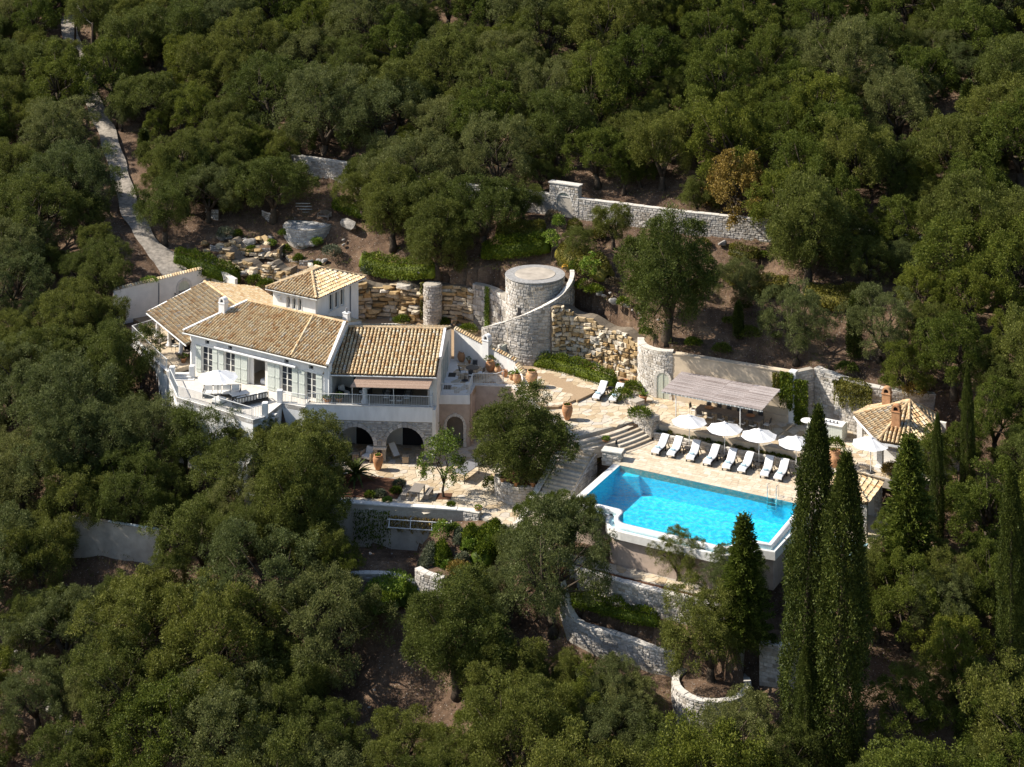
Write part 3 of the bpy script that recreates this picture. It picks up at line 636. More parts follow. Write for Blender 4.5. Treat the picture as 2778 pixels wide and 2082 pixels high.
# ------------------------------------------------------------------ masonry, paving and roof helpers
def fu(fr, px, v=0.0):
    """Coordinate along a frame's front line that the photograph shows in column px."""
    r = (px - PW / 2) / F
    return (r * (fr.o.y + v * fr.v.y) - (fr.o.x + v * fr.v.x)) / (fr.u.x - r * fr.u.y)
def fz(fr, px, py, v=0.0):
    Y = fr.p(fu(fr, px, v), v).y; return CH - Y / F * (py - HZ)
class Path:
    def __init__(s, pts, closed=False):
        s.p = [Vector((p[0], p[1], 0)) for p in pts]
        if closed: s.p.append(s.p[0].copy())
        s.d = [0.0]
        for i in range(1, len(s.p)): s.d.append(s.d[-1] + (s.p[i] - s.p[i - 1]).length)
        s.L = s.d[-1]; s.closed = closed
    def seg(s, a):
        a = max(0.0, min(s.L, a))
        for i in range(1, len(s.d)):
            if a <= s.d[i] + 1e-9: return i - 1, (a - s.d[i - 1]) / max(1e-9, s.d[i] - s.d[i - 1])
        return len(s.d) - 2, 1.0
    def at(s, a):
        i, t = s.seg(a); return s.p[i].lerp(s.p[i + 1], t)
    def out(s, a):
        d = s.at(a + 0.15) - s.at(a - 0.15); d.normalize(); return Vector((d.y, -d.x, 0))
    def pt(s, a, z, o=0.0): q = s.at(a) + s.out(a) * o; return Vector((q.x, q.y, z))
def smooth_pts(pts, n=4):
    out = []; P = [Vector((p[0], p[1], p[2] if len(p) > 2 else 0)) for p in pts]
    for i in range(len(P) - 1):
        a, b, c, d = P[max(0, i - 1)], P[i], P[i + 1], P[min(len(P) - 1, i + 2)]
        for k in range(n):
            t = k / n; out.append(0.5 * ((2 * b) + (c - a) * t + (2 * a - 5 * b + 4 * c - d) * t * t + (3 * b - a - 3 * c + d) * t ** 3))
    out.append(P[-1]); return out
def arc(cx, cy, r, a0, a1, n):
    return [(cx + r * math.cos(math.radians(a0 + (a1 - a0) * i / n)), cy + r * math.sin(math.radians(a0 + (a1 - a0) * i / n))) for i in range(n + 1)]
def fn(v): return v if callable(v) else (lambda a, v=v: v)
def wall_body(path, z0, z1, th, step=0.5, cap=None):
    """Solid wall behind the line of the path (path runs so that its outer face is on its right)."""
    z0, z1 = fn(z0), fn(z1); n = max(2, int(path.L / step)); st = sorted(set([path.L * i / n for i in range(n + 1)] + path.d)); mb = MB()
    rings = [[path.pt(a, z0(a), 0), path.pt(a, z1(a), 0), path.pt(a, z1(a), -th), path.pt(a, z0(a), -th)] for a in st]
    mb.loft(rings, not path.closed, not path.closed); return mb
def coping(path, z1, th, h, over, w=0.55, jit=0.02, seed=1):
    rn = random.Random(seed); z1 = fn(z1); a = 0.0; res = []
    while a < path.L - 0.05:
        b = min(path.L, a + w * rn.uniform(0.7, 1.3)); g = 0.012; mb = MB(); j = rn.uniform(-jit, jit)
        pts = []
        for zz in (0.004, h + j):
            for (q, o) in ((a + g, over), (b - g, over), (b - g, -th - over), (a + g, -th - over)):
                pts.append(path.pt(q, z1(q) + zz, o))
        mb.hexa(pts); res.append(mb); a = b
    return res
def rough_stones(path, z0, z1, course, width, proud, seed, hole=None, gap=0.02, jit=0.25, irregular=0.0):
    """Loose list of stones (each an MB) covering the outer face of a wall."""
    rn = random.Random(seed); z0, z1 = fn(z0), fn(z1); zs = [z0(path.L * i / 20) for i in range(21)]; zt = [z1(path.L * i / 20) for i in range(21)]
    lo, hi = min(zs), max(zt); res = []; z = lo
    while z < hi - course * 0.3:
        h = course * rn.uniform(0.75, 1.3); a = -width * rn.random()
        while a < path.L:
            w = width * rn.uniform(0.55, 1.6); b = a + w; a0, b0 = max(a, 0), min(b, path.L); a = b
            if b0 - a0 < width * 0.3: continue
            m = (a0 + b0) / 2; zb, zt_ = max(z, z0(m)), min(z + h, z1(m))
            if zt_ - zb < course * 0.45: continue
            if hole and hole(m, (zb + zt_) / 2, (b0 - a0) / 2): continue
            g = gap; jj = lambda k: rn.uniform(-jit, jit) * min(h, w) * k
            pr = proud * rn.uniform(0.35, 1.3) + irregular * rn.random() ** 2
            A = [(a0 + g, zb + g), (b0 - g, zb + g), (b0 - g, zt_ - g), (a0 + g, zt_ - g)]
            A = [(p + jj(.25), q + jj(.25)) for p, q in A]; cm = sum(p for p, _ in A) / 4; cz = sum(q for _, q in A) / 4; k = rn.uniform(0.68, 0.85)
            B = [(cm + (p - cm) * k + jj(.15), cz + (q - cz) * k + jj(.15)) for p, q in A]
            vs = [path.pt(p, q, -0.03) for p, q in A] + [path.pt(p, q, pr * 0.55) for p, q in A] + [path.pt(p, q, pr * rn.uniform(.8, 1.2)) for p, q in B]
            mb = MB(); mb.v = [tuple(v) for v in vs]
            for o in (0, 4):
                for i in range(4): mb.f.append((o + i, o + (i + 1) % 4, o + 4 + (i + 1) % 4, o + 4 + i))
            mb.f.append((8, 9, 10, 11)); mb.m = [0] * 9; res.append(mb)
        z += h
    return res
def put_pieces(name, list_mb, mat, parent, most=300, key=None, rest=None, smooth=False):
    """The largest pieces become parts of their own, the rest one joined part."""
    if key: list_mb = sorted(list_mb, key=key)
    for mb in list_mb[:most]: mb.build(name, mat, parent, smooth)
    if len(list_mb) > most:
        j = MB()
        for mb in list_mb[most:]: j.add(mb.v, mb.f)
        j.build(rest or name + 's', mat, parent, smooth, kind='stuff')
def clip(poly, nx, ny, d):
    out = []; n = len(poly)
    for i in range(n):
        a, b = poly[i], poly[(i + 1) % n]; da, db = a[0] * nx + a[1] * ny - d, b[0] * nx + b[1] * ny - d
        if da <= 0: out.append(a)
        if (da < 0 < db) or (db < 0 < da): t = da / (da - db); out.append((a[0] + (b[0] - a[0]) * t, a[1] + (b[1] - a[1]) * t))
    return out
def flagstones(poly, z, size, seed, gap=0.03, th=0.03, avoid=None):
    """Crazy paving: irregular flat stones with recessed joints."""
    rn = random.Random(seed); xs = [p[0] for p in poly]; ys = [p[1] for p in poly]; pts = {}
    nx = int((max(xs) - min(xs)) / size) + 2; ny = int((max(ys) - min(ys)) / size) + 2
    for i in range(-1, nx + 1):
        for j in range(-1, ny + 1):
            pts[i, j] = (min(xs) + (i + rn.uniform(-.42, .42) + 0.5 * (j % 2)) * size, min(ys) + (j + rn.uniform(-.42, .42)) * size)
    res = []
    for (i, j), (x, y) in pts.items():
        if not inside(poly, np.array([x]), np.array([y]))[0]: continue
        if avoid and any(inside(a, np.array([x]), np.array([y]))[0] for a in avoid): continue
        c = [(x - size * 1.2, y - size * 1.2), (x + size * 1.2, y - size * 1.2), (x + size * 1.2, y + size * 1.2), (x - size * 1.2, y + size * 1.2)]
        for di in range(-2, 3):
            for dj in range(-2, 3):
                q = pts.get((i + di, j + dj))
                if q is None or (di == 0 and dj == 0): continue
                ex, ey = q[0] - x, q[1] - y; l = math.hypot(ex, ey); ex /= l; ey /= l
                c = clip(c, ex, ey, (x + q[0]) / 2 * ex + (y + q[1]) / 2 * ey - gap / 2)
                if len(c) < 3: break
            if len(c) < 3: break
        if len(c) < 3: continue
        n_in = inside(poly, np.array([p[0] for p in c]), np.array([p[1] for p in c])).sum()
        if n_in < len(c) - 1: continue
        dz = rn.uniform(-.006, .006); mb = MB(); k = len(c)
        mb.v = [(p[0], p[1], z - th) for p in c] + [(p[0], p[1], z + dz - .006) for p in c] + [(x + (p[0] - x) * .96, y + (p[1] - y) * .96, z + dz) for p in c]
        for o in (0, k):
            for q in range(k): mb.f.append((o + q, o + (q + 1) % k, o + k + (q + 1) % k, o + k + q))
        mb.f.append(tuple(range(2 * k, 3 * k))); mb.m = [0] * len(mb.f); res.append(mb)
    return res
def near(mb): return min(v[1] for v in mb.v)
TILE_ME = {}
def tile_mesh(w, l):
    key = (round(w, 3), round(l, 3))
    if key in TILE_ME: return TILE_ME[key]
    mb = MB(); n = 6; rings = []
    for (y, r, zz) in ((0.0, w * 0.5, 0.035), (l, w * 0.42, 0.0)):
        rings.append([(-r * math.cos(math.pi * i / n), y, zz + r * 1.0 * math.sin(math.pi * i / n)) for i in range(n + 1)])
    mb.loft(rings, False, False, closed=False)
    b = len(mb.v); r = w * 0.5     # thick lower lip
    mb.v += [(-r * .8 * math.cos(math.pi * i / n), 0.0, 0.02 + r * .62 * math.sin(math.pi * i / n)) for i in range(n + 1)]
    for i in range(n): mb.f.append((i, i + 1, b + i + 1, b + i)); mb.m.append(0)
    TILE_ME[key] = (mb.mesh('tile', ['roof_tile'], True), mb); return TILE_ME[key]
def tile_face(quad, rng, w=0.25, expo=0.36, inset=0.0):
    """Matrices for the cover tiles of one roof plane; quad[0]->quad[1] is the eave, the rest goes round over the ridge."""
    Q = [Vector(q) for q in quad]; e = (Q[1] - Q[0]).normalized(); nrm = e.cross(Q[2] - Q[1]).normalized()
    if nrm.z < 0: nrm = -nrm
    g = nrm.cross(e).normalized()
    if g.z < 0: g = -g
    loc = [((q - Q[0]).dot(e), (q - Q[0]).dot(g)) for q in Q]; us = [p[0] for p in loc]; gs = [p[1] for p in loc]; res = []
    u = min(us) + w * 0.5
    while u < max(us):
        y = -0.06
        while y < max(gs) - expo * 0.4:
            if inside(loc, np.array([u]), np.array([max(0.03, y + expo * 0.55)]))[0]:
                x_ = rng.uniform(-.012, .012); P = Q[0] + e * (u + x_) + g * (y + rng.uniform(-.02, .02)) + nrm * (0.01 + rng.uniform(0, .008))
                M = Matrix(((e.x, g.x, nrm.x, P.x), (e.y, g.y, nrm.y, P.y), (e.z, g.z, nrm.z, P.z), (0, 0, 0, 1)))
                res.append(M @ Matrix.Rotation(rng.uniform(-.03, .03), 4, 'Z'))
            y += expo
        u += w
    return res
def roof_plane(parent, quad, rng, most, w=0.25, expo=0.36, th=0.14):
    Q = [Vector(q) for q in quad]; mb = MB(); n = len(Q)
    mb.v = [tuple(q) for q in Q] + [tuple(q - Vector((0, 0, th))) for q in Q]; mb.f = [tuple(range(n)), tuple(reversed(range(n, 2 * n)))] + [(i, (i + 1) % n, n + (i + 1) % n, n + i) for i in range(n)]; mb.m = [0] * len(mb.f)
    r = mb.build('roof', 'tile_bed', parent)
    me, tb = tile_mesh(w * 0.76, expo * 1.18); Ms = tile_face(quad, rng, w, expo); j = MB()
    Ms.sort(key=lambda M: M.translation.y)
    for k, M in enumerate(Ms):
        if k < most: o = link('tile', me, r); o.matrix_local = M
        else: j.add([M @ Vector(v) for v in tb.v], tb.f)
    if j.v: j.build('tiles', 'roof_tile', r, True, kind='stuff')
    return r
def ridge_caps(parent, a, b, rng, r=0.14, step=0.34, mat='ridge_tile'):
    a, b = Vector(a), Vector(b); n = max(1, int((b - a).length / step)); d = (b - a).normalized(); s = d.cross(Vector((0, 0, 1))).normalized(); up = s.cross(d).normalized(); j = MB()
    for i in range(n):
        p0 = a.lerp(b, i / n); p1 = a.lerp(b, (i + 1.12) / n); rings = []
        for p, rr in ((p0, r * rng.uniform(.95, 1.1)), (p1, r * .85)):
            rings.append([p + s * (-rr * math.cos(math.pi * k / 6)) + up * (rr * 0.9 * math.sin(math.pi * k / 6) + 0.02) for k in range(7)])
        j.loft(rings, False, False, closed=False)
    j.build('ridge_tiles', mat, parent, True, kind='stuff')
def railing(parent, pts, h=0.95, gap=0.13, mat='rail_paint', r=0.016):
    pts = [Vector(p) for p in pts]; mb = MB(); bl = MB()
    for a, b in zip(pts, pts[1:]):
        up = Vector((0, 0, 1)); mb.bar(a + up * h, b + up * h, 0.06, 0.035); mb.bar(a + up * 0.1, b + up * 0.1, 0.04, 0.03)
        n = max(1, int((b - a).length / gap))
        for i in range(1, n):
            p = a.lerp(b, i / n); bl.bar(p + up * 0.1, p + up * h, r * 1.3, r * 1.3)
    for p in pts: mb.bar(p, p + Vector((0, 0, h + 0.02)), 0.05, 0.05)
    o = mb.build('railing', mat, parent); bl.build('balusters', mat, o, kind='stuff'); return o
def arch_loop(u0, u1, z0, zs, n=12, flat=1.0):
    """Opening outline: straight sides up to zs and a round head."""
    c, r = (u0 + u1) / 2, (u1 - u0) / 2
    return [(u0, z0), (u1, z0), (u1, zs)] + [(c + r * math.cos(math.pi * i / n), zs + flat * r * math.sin(math.pi * i / n)) for i in range(1, n)] + [(u0, zs)]
def rect(u0, u1, z0, z1): return [(u0, z0), (u1, z0), (u1, z1), (u0, z1)]
def voussoirs(parent, fr, u0, u1, z0, zs, w, depth, mat='trim_stone', n=9, jambs=0, flat=1.0):
    c, r = (u0 + u1) / 2, (u1 - u0) / 2
    for i in range(n):
        a0, a1 = math.pi * i / n + .012, math.pi * (i + 1) / n - .012; k = 1.35 if i == n // 2 else 1.0; mb = MB(); q = []
        for dv in (-depth * k, 0.03):
            for (a, rr) in ((a0, r), (a0, r + w * k), (a1, r + w * k), (a1, r)):
                q.append(fr.p(c + rr * math.cos(a), dv, zs + flat * rr * math.sin(a)))
        mb.hexa(q).build('arch_stone', mat, parent)
    for s in (0, 1):
        z = z0
        for k in range(jambs):
            h = (zs - z0) / jambs; ww = w * (1.0 if k % 2 else 1.25); a, b = ((u0 - ww, u0) if s == 0 else (u1, u1 + ww))
            MB().fbox(fr, a, b, -depth, 0.03, z + .01, z + h - .01).build('jamb_stone', mat, parent); z += h
def boards(parent, fr, u0, u1, z0, z1, v0, v1, n, mat, head=None, name='board'):
    """Door or shutter leaf of upright boards; head(u) gives the height of a round top."""
    for i in range(n):
        a, b = u0 + (u1 - u0) * i / n + .004, u0 + (u1 - u0) * (i + 1) / n - .004; mb = MB()
        za, zb = (head(a), head(b)) if head else (z1, z1)
        mb.hexa([fr.p(a, v0, z0), fr.p(b, v0, z0), fr.p(b, v1, z0), fr.p(a, v1, z0), fr.p(a, v0, za), fr.p(b, v0, zb), fr.p(b, v1, zb), fr.p(a, v1, za)])
        mb.build(name, mat, parent)
# ------------------------------------------------------------------ the villa
RV = random.Random(21)
F1, FL, PT = 1.2, 1.6, -3.0        # upper floor, veranda terrace, lower patio
villa = thing('villa', 'white villa with tiled roofs, square turret and arched stone loggia', 'house', (-14, 142, PT))
def mapfr(fr): return lambda u, z, w: fr.p(u, w, z)
def french_window(fr, u0, u1, z0, z1, parent=villa, rows=4, v=0.0, open_dark=False):
    f = MB(); w = 0.07
    f.fbox(fr, u0, u0 + w, v + .14, v + .22, z0, z1); f.fbox(fr, u1 - w, u1, v + .14, v + .22, z0, z1); f.fbox(fr, u0 + w, u1 - w, v + .14, v + .22, z1 - w, z1); f.fbox(fr, u0 + w, u1 - w, v + .14, v + .22, z0, z0 + .16)
    f.fbox(fr, (u0 + u1) / 2 - .05, (u0 + u1) / 2 + .05, v + .135, v + .22, z0 + .16, z1 - w)
    o = f.build('window', 'window_paint', parent)
    for k in range(1, rows):
        zz = z0 + .16 + (z1 - w - z0 - .16) * k / rows
        for (a, b) in ((u0 + w, (u0 + u1) / 2 - .05), ((u0 + u1) / 2 + .05, u1 - w)):
            MB().fbox(fr, a, b, v + .15, v + .21, zz - .02, zz + .02).build('glazing_bar', 'window_paint', o)
    for (a, b) in ((u0 + w, (u0 + u1) / 2 - .05), ((u0 + u1) / 2 + .05, u1 - w)):
        MB().fbox(fr, a, b, v + .175, v + .185, z0 + .16, z1 - w).build('pane', 'glass_pane', o)
    return o
def shutter(fr, u0, u1, z0, z1, v=-0.07, parent=villa):
    n = max(2, int((u1 - u0) / 0.16)); m = MB()
    for zz in (z0 + .25, (z0 + z1) / 2, z1 - .3): m.fbox(fr, u0 + .03, u1 - .03, v - .03, v, zz, zz + .1)
    o = m.build('shutter', 'shutter_paint', parent); boards(o, fr, u0, u1, z0, z1, v + .002, v + .045, n, 'shutter_paint'); return o
# --- main wing: white facade with its tall windows
EZ, RZ = 4.45, 6.1
tl, tr = -2.04, 12.45
doors = [(547, 577), (608, 638), (673, 726), (761, 792), (828, 858)]
dz1 = 3.45
holes = []; D = []
for a, b in doors:
    ua, ub = fu(MAIN, a), fu(MAIN, b)
    if b - a < 40 and ub - ua < 1.05: m_ = (ua + ub) / 2; ua, ub = m_ - .55, m_ + .55
    D.append((ua, ub)); holes.append(rect(ua, ub, F1 + 0.02, dz1))
vents = [(fu(MAIN, p)) for p in (562, 624, 777, 844)]
for u in vents: holes.append(rect(u - .22, u + .22, 3.72, 4.0))
w = MB(); w.holed(rect(tl, tr, F1 - 1.0, EZ), holes, mapfr(MAIN), 0.0, 0.4); w.build('wall', 'white_plaster', villa)
for u in vents: MB().fbox(MAIN, u - .2, u + .2, .2, .3, 3.74, 3.98).build('vent', 'dark_inside', villa)
for k, (ua, ub) in enumerate(D):
    MB().fbox(MAIN, ua - .08, ub + .08, -.06, .14, F1 + .004, F1 + .05).build('sill', 'trim_stone', villa)
    MB().fbox(MAIN, ua - .16, ub + .16, -.035, .05, dz1 + .003, dz1 + .14).build('lintel', 'white_plaster', villa)
    if k == 2:
        for (a, b) in ((ua + .02, ua + .42), (ub - .42, ub - .02)):      # glazed leaves folded back inside
            MB().fbox(MAIN, a, b, .2, .26, F1 + .05, dz1 - .03).build('window', 'window_paint', villa)
        MB().fbox(MAIN, ua - 1.2, ub + 1.2, 3.2, 3.3, F1, dz1 + .5).build('room_wall', 'shade_plaster', villa)
        MB().fbox(MAIN, ua - 1.2, ub + 1.2, .4, 3.3, F1 - .1, F1 + .003).build('room_floor', 'paver', villa)
        MB().fbox(MAIN, ua - 1.25, ua - 1.2, .4, 3.3, F1, dz1 + .5).fbox(MAIN, ub + 1.2, ub + 1.25, .4, 3.3, F1, dz1 + .5).fbox(MAIN, ua - 1.2, ub + 1.2, .4, 3.3, dz1 + .5, dz1 + .55).build('room_shell', 'shade_plaster', villa)
    else: french_window(MAIN, ua, ub, F1 + .05, dz1 - .01)
for a, b in ((533, 547), (577, 591), (594, 608), (638, 654), (655, 672), (727, 747), (748, 760), (793, 809), (812, 828), (858, 875)):
    ua, ub = fu(MAIN, a), fu(MAIN, b); shutter(MAIN, ua + .01, ub - .01, F1 + .06, dz1 + .03)
aw = MB(); a0, a1 = fu(MAIN, 587), fu(MAIN, 807)
aw.tube([MAIN.p(a0, -.22, 3.68), MAIN.p(a1, -.22, 3.68)], 0.11, 10)
awo = aw.build('awning_roll', 'canvas', villa)
for t in (0.06, 0.5, 0.94): MB().bar(MAIN.p(a0 + (a1 - a0) * t, 0, 3.72), MAIN.p(a0 + (a1 - a0) * t, -.3, 3.72), .06, .08).build('bracket', 'rail_paint', awo)
dm = MB(); cdu = fu(MAIN, 702); dm.lathe([(0.02, 0), (0.32, .05), (0.34, .1), (.30, .1), (.02, .04)], 18); do = dm.build('wall_mirror', 'slate_top', villa)
do.matrix_parent_inverse = Matrix(); do.location = MAIN.p(cdu, -.35, 3.35) - villa.location; do.rotation_euler = (math.radians(70), 0, MAIN.ang)
# gable ends, back wall of the main wing (plan narrows to the back)
def lin(t0, t1, f): return t0 + (t1 - t0) * f
def endwall(fr, u0, v0, u1, v1, zb, prof, th, mat, parent=villa, name='wall'):
    a, b = fr.p(u0, v0), fr.p(u1, v1); d = (b - a).normalized(); n = Vector((d.y, -d.x, 0)); L = (b - a).length
    mp = lambda s, z, q: a + d * s + n * q + Vector((0, 0, z))
    m = MB(); m.holed([(0, zb), (L, zb)] + [(L * f, z) for f, z in reversed(prof)], [], mp, 0, th); return m.build(name, mat, parent)
VB = 9.2
endwall(MAIN, tl, 0, 3.0, VB, F1, [(0, EZ), (.5, RZ - .12), (1, EZ)], 0.3, 'white_plaster')
endwall(MAIN, 8.8, VB, 12.35, 0, F1, [(0, EZ + .1), (.5, RZ - .02), (1, EZ + .1)], 0.3, 'white_plaster')
MB().fbox(MAIN, 3.0, 8.8, VB - .3, VB, F1, EZ).build('wall', 'white_plaster', villa)
def meet(fr, u, v, z): return fr.p(u, v, z)
m_front = [MAIN.p(-2.43, -.42, EZ), MAIN.p(12.6, -.42, EZ), MAIN.p(10.65, 4.45, RZ), MAIN.p(.4, 4.45, RZ)]
m_back = [MAIN.p(8.6, 9.4, EZ), MAIN.p(3.2, 9.4, EZ), MAIN.p(.4, 4.45, RZ), MAIN.p(10.65, 4.45, RZ)]
roof_plane(villa, m_front, RV, 0, .285, .37); roof_plane(villa, m_back, RV, 0, .285, .37)
ridge_caps(villa, m_front[3] + Vector((0, 0, .06)), m_front[2] + Vector((0, 0, .06)), RV)
va, vb = MAIN.p(8.95, -.42, EZ + .1), MAIN.p(7.45, 4.45, RZ + .1); ridge_caps(villa, va, vb, RV, .12, mat='roof_tile')     # low seam across the main roof
for q in ((m_front[1], m_front[2]), (m_front[0], m_front[3])):
    MB().bar(q[0] + Vector((0, 0, .08)), q[1] + Vector((0, 0, .08)), .22, .2).build('verge', 'white_plaster', villa)
for (a, b, fr_) in ((m_front[0], m_front[1], MAIN),):
    MB().tube([a + Vector((0, 0, -.1)) - fr_.v * .07, b + Vector((0, 0, -.1)) - fr_.v * .07], .06, 8).build('gutter', 'rail_paint', villa)
# --- front wing: veranda over the arched loggia
EF, RF, VR, VE = 3.62, 5.34, 6.2, 0.5
f_front = [FRONT.p(1.1, VE, EF), FRONT.p(10.15, VE, EF), FRONT.p(10.15, VR, RF), FRONT.p(1.75, VR, RF)]
f_back = [FRONT.p(10.15, 11.9, EF), FRONT.p(1.1, 11.9, EF), FRONT.p(1.75, VR, RF), FRONT.p(10.15, VR, RF)]
roof_plane(villa, f_front, RV, 300, .30, .36); roof_plane(villa, f_back, RV, 0, .30, .36)
ridge_caps(villa, f_front[3] + Vector((0, 0, .06)), f_front[2] + Vector((0, 0, .06)), RV)
MB().tube([f_front[0] + Vector((0, -.08, -.1)), f_front[1] + Vector((0, -.08, -.1))], .06, 8).build('gutter', 'rail_paint', villa)
MB().bar(FRONT.p(10.2, 2.6, EF + .63 + .1), FRONT.p(10.2, VR, RF + .1), .2, .18).build('verge', 'white_plaster', villa)
# gable side wall with a row of shuttered doors
g_prof = lambda v: EF - .1 + (RF - EF) * (1 - abs(v - VR) / (VR - VE)) if abs(v - VR) < VR - VE else EF - .1
mp = lambda s, z, q: FRONT.p(9.85 + q, s, z)
gh = [rect(a, a + .95, F1 + .02, 3.4) for a in (4.3, 5.7, 7.1, 8.5)]
MB().holed([(.75, F1), (11.6, F1), (11.6, g_prof(11.6)), (VR, g_prof(VR)), (.75, g_prof(.75))], gh, mp, 0, .3).build('wall', 'shade_plaster', villa)
SIDE = Frame(FRONT.p(10.15, 0).x, FRONT.p(10.15, 0).y, -4.1 + 90)
for a in (4.3, 5.7, 7.1, 8.5):
    french_window(SIDE, a + .02, a + .93, F1 + .04, 3.38); shutter(SIDE, a - .44, a - .02, F1 + .04, 3.4, -.06)
MB().fbox(FRONT, 1.3, 9.84, 4.1, 4.4, F1, EF + 1.0).build('wall', 'shade_plaster', villa)
MB().fbox(FRONT, 1.3, 1.6, .9, 4.1, F1, EF + .2).build('wall', 'shade_plaster', villa)
MB().fbox(FRONT, 1.3, 9.9, 11.3, 11.6, F1, EF - .1).build('wall', 'white_plaster', villa)
for a in (3.0, 6.6):
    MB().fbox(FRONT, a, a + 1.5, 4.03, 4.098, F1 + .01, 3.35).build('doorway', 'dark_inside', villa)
def column(fr, u, v, z0, z1, r=.2, mat='white_plaster', parent=villa):
    m = MB(); c = fr.p(u, v, 0); m.lathe([(r * 1.7, z0), (r * 1.7, z0 + .14), (r * 1.35, z0 + .2), (r * 1.3, z0 + .3), (r * 1.05, z0 + .36), (r, z0 + .5), (r * .9, z1 - .3), (r * 1.1, z1 - .22), (r * 1.1, z1 - .15), (r * 1.35, z1 - .12), (r * 1.35, z1)], 14, (c.x, c.y, 0)); return m.build('column', mat, parent, True)
MB().fbox(FRONT, 1.25, 1.75, .75, 1.25, F1, EF - .1).build('pier', 'white_plaster', villa)
MB().fbox(FRONT, 9.55, 10.0, .78, 1.2, F1 + .001, EF - .12).build('pier', 'white_plaster', villa)
column(FRONT, fu(FRONT, 990, 1.0), 1.0, F1, EF - .2, .2)
MB().fbox(FRONT, 1.3, 9.9, .85, 1.15, EF - .3, EF - .08).build('beam', 'white_plaster', villa)
# reed awning on thin posts
ab = [FRONT.p(fu(FRONT, 968, .55), .55, EF - .16), FRONT.p(9.9, .55, EF - .16)]; af = [FRONT.p(fu(FRONT, 950, -.1), -.1, 2.84), FRONT.p(fu(FRONT, 1163, -.1), -.1, 2.84)]
ro = MB().add([ab[0], ab[1], af[1], af[0]] + [q - Vector((0, 0, .02)) for q in (ab[0], ab[1], af[1], af[0])], [(0, 1, 2, 3), (7, 6, 5, 4), (0, 1, 5, 4), (1, 2, 6, 5), (2, 3, 7, 6), (3, 0, 4, 7)]).build('reed_awning', 'pink_reed', villa)
j = MB()
for i in range(46):
    t = (i + .5) / 46; j.tube([ab[0].lerp(af[0], t) + Vector((0, 0, .012)), ab[1].lerp(af[1], t) + Vector((0, 0, .012))], .016, 4)
j.build('reeds', 'pink_reed', ro, kind='stuff')
for px in (956, 1068, 1162): u = fu(FRONT, px, .12); MB().tube([FRONT.p(u, .12, F1), FRONT.p(u, .0, 2.84)], .03, 6).build('awning_post', 'rail_paint', villa)
# slab, white band and the railing along it
MB().fbox(FRONT, -.1, 9.9, 0.03, 4.4, F1 - .22, F1).build('floor_slab', 'paver', villa)
MB().fbox(FRONT, -.1, 9.9, -.06, .12, .22, F1 + .14).build('band', 'white_plaster', villa)
MB().fbox(FRONT, -.14, 9.95, -.1, .16, F1 + .142, F1 + .2).build('coping', 'white_stone', villa)
railing(villa, [FRONT.p(0, .03, F1 + .2), FRONT.p(4.9, .03, F1 + .2), FRONT.p(9.82, .03, F1 + .2), FRONT.p(9.82, 2.9, F1 + .2)], .82)
MB().fbox(FRONT, 9.72, 9.9, .12, 3.1, .22, F1 + .2).build('band', 'shade_plaster', villa)
# loggia: stone wall with two round arches
A1 = (fu(FRONT, 914, 0), fu(FRONT, 1014, 0)); A2 = (fu(FRONT, 1046, 0), fu(FRONT, 1151, 0)); ZS = -1.75
w = MB(); w.holed(rect(-.05, 9.86, PT - .3, .22), [arch_loop(A1[0], A1[1], PT - .29, ZS), arch_loop(A2[0], A2[1], PT - .29, ZS)], mapfr(FRONT), 0.0, 0.45); w.build('loggia_wall', 'mortar', villa)
def arch_hole(s, z, hw):
    for a, b in (A1, A2):
        c, r = (a + b) / 2, (b - a) / 2 + .26
        if abs(s - c) < r + hw * .6 and (z < ZS or math.hypot(s - c, z - ZS) < r + hw * .4): return True
    return False
lp = Path([FRONT.p(-.05, 0), FRONT.p(9.86, 0)])
put_pieces('stone', rough_stones(lp, PT, .2, .145, .30, .05, 3, arch_hole), 'grey_limestone', villa, 0)
for a, b in (A1, A2): voussoirs(villa, FRONT, a, b, PT, ZS, .28, .07, 'grey_limestone', 13)
MB().fbox(FRONT, A1[1] - .06, A2[0] + .06, -.12, .5, ZS - .28, ZS - .1).build('capital', 'trim_stone', villa)
MB().fbox(FRONT, A1[1] + .3, A2[0] - .3, -.1, .0, ZS - .75, ZS - .35).build('lamp_niche', 'dark_inside', villa)
MB().fbox(FRONT, -.05, 9.86, 3.4, 3.7, PT, .2).build('wall', 'shade_plaster', villa)
MB().fbox(FRONT, -.05, .25, .45, 3.4, PT, .2).build('wall', 'shade_plaster', villa); MB().fbox(FRONT, 9.56, 9.86, .45, 3.4, PT, .2).build('wall', 'shade_plaster', villa)
MB().fbox(FRONT, -.05, 9.86, 0.2, 3.7, .225, .4).build('ceiling', 'shade_plaster', villa)
for a, b in ((A1[0] + 1.0, A1[1] - .1), (A2[0] + .9, A2[1] - .5)):
    MB().fbox(FRONT, a - .1, a, 3.3, 3.398, PT, -.3).fbox(FRONT, b, b + .1, 3.3, 3.398, PT, -.3).build('door_frame', 'window_paint', villa)
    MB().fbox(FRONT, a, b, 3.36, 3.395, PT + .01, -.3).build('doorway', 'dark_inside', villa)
leaf = Frame(FRONT.p(A2[1] - .5, 3.3).x, FRONT.p(A2[1] - .5, 3.3).y, -60); french_window(leaf, 0, .62, PT + .05, -.35, rows=3)
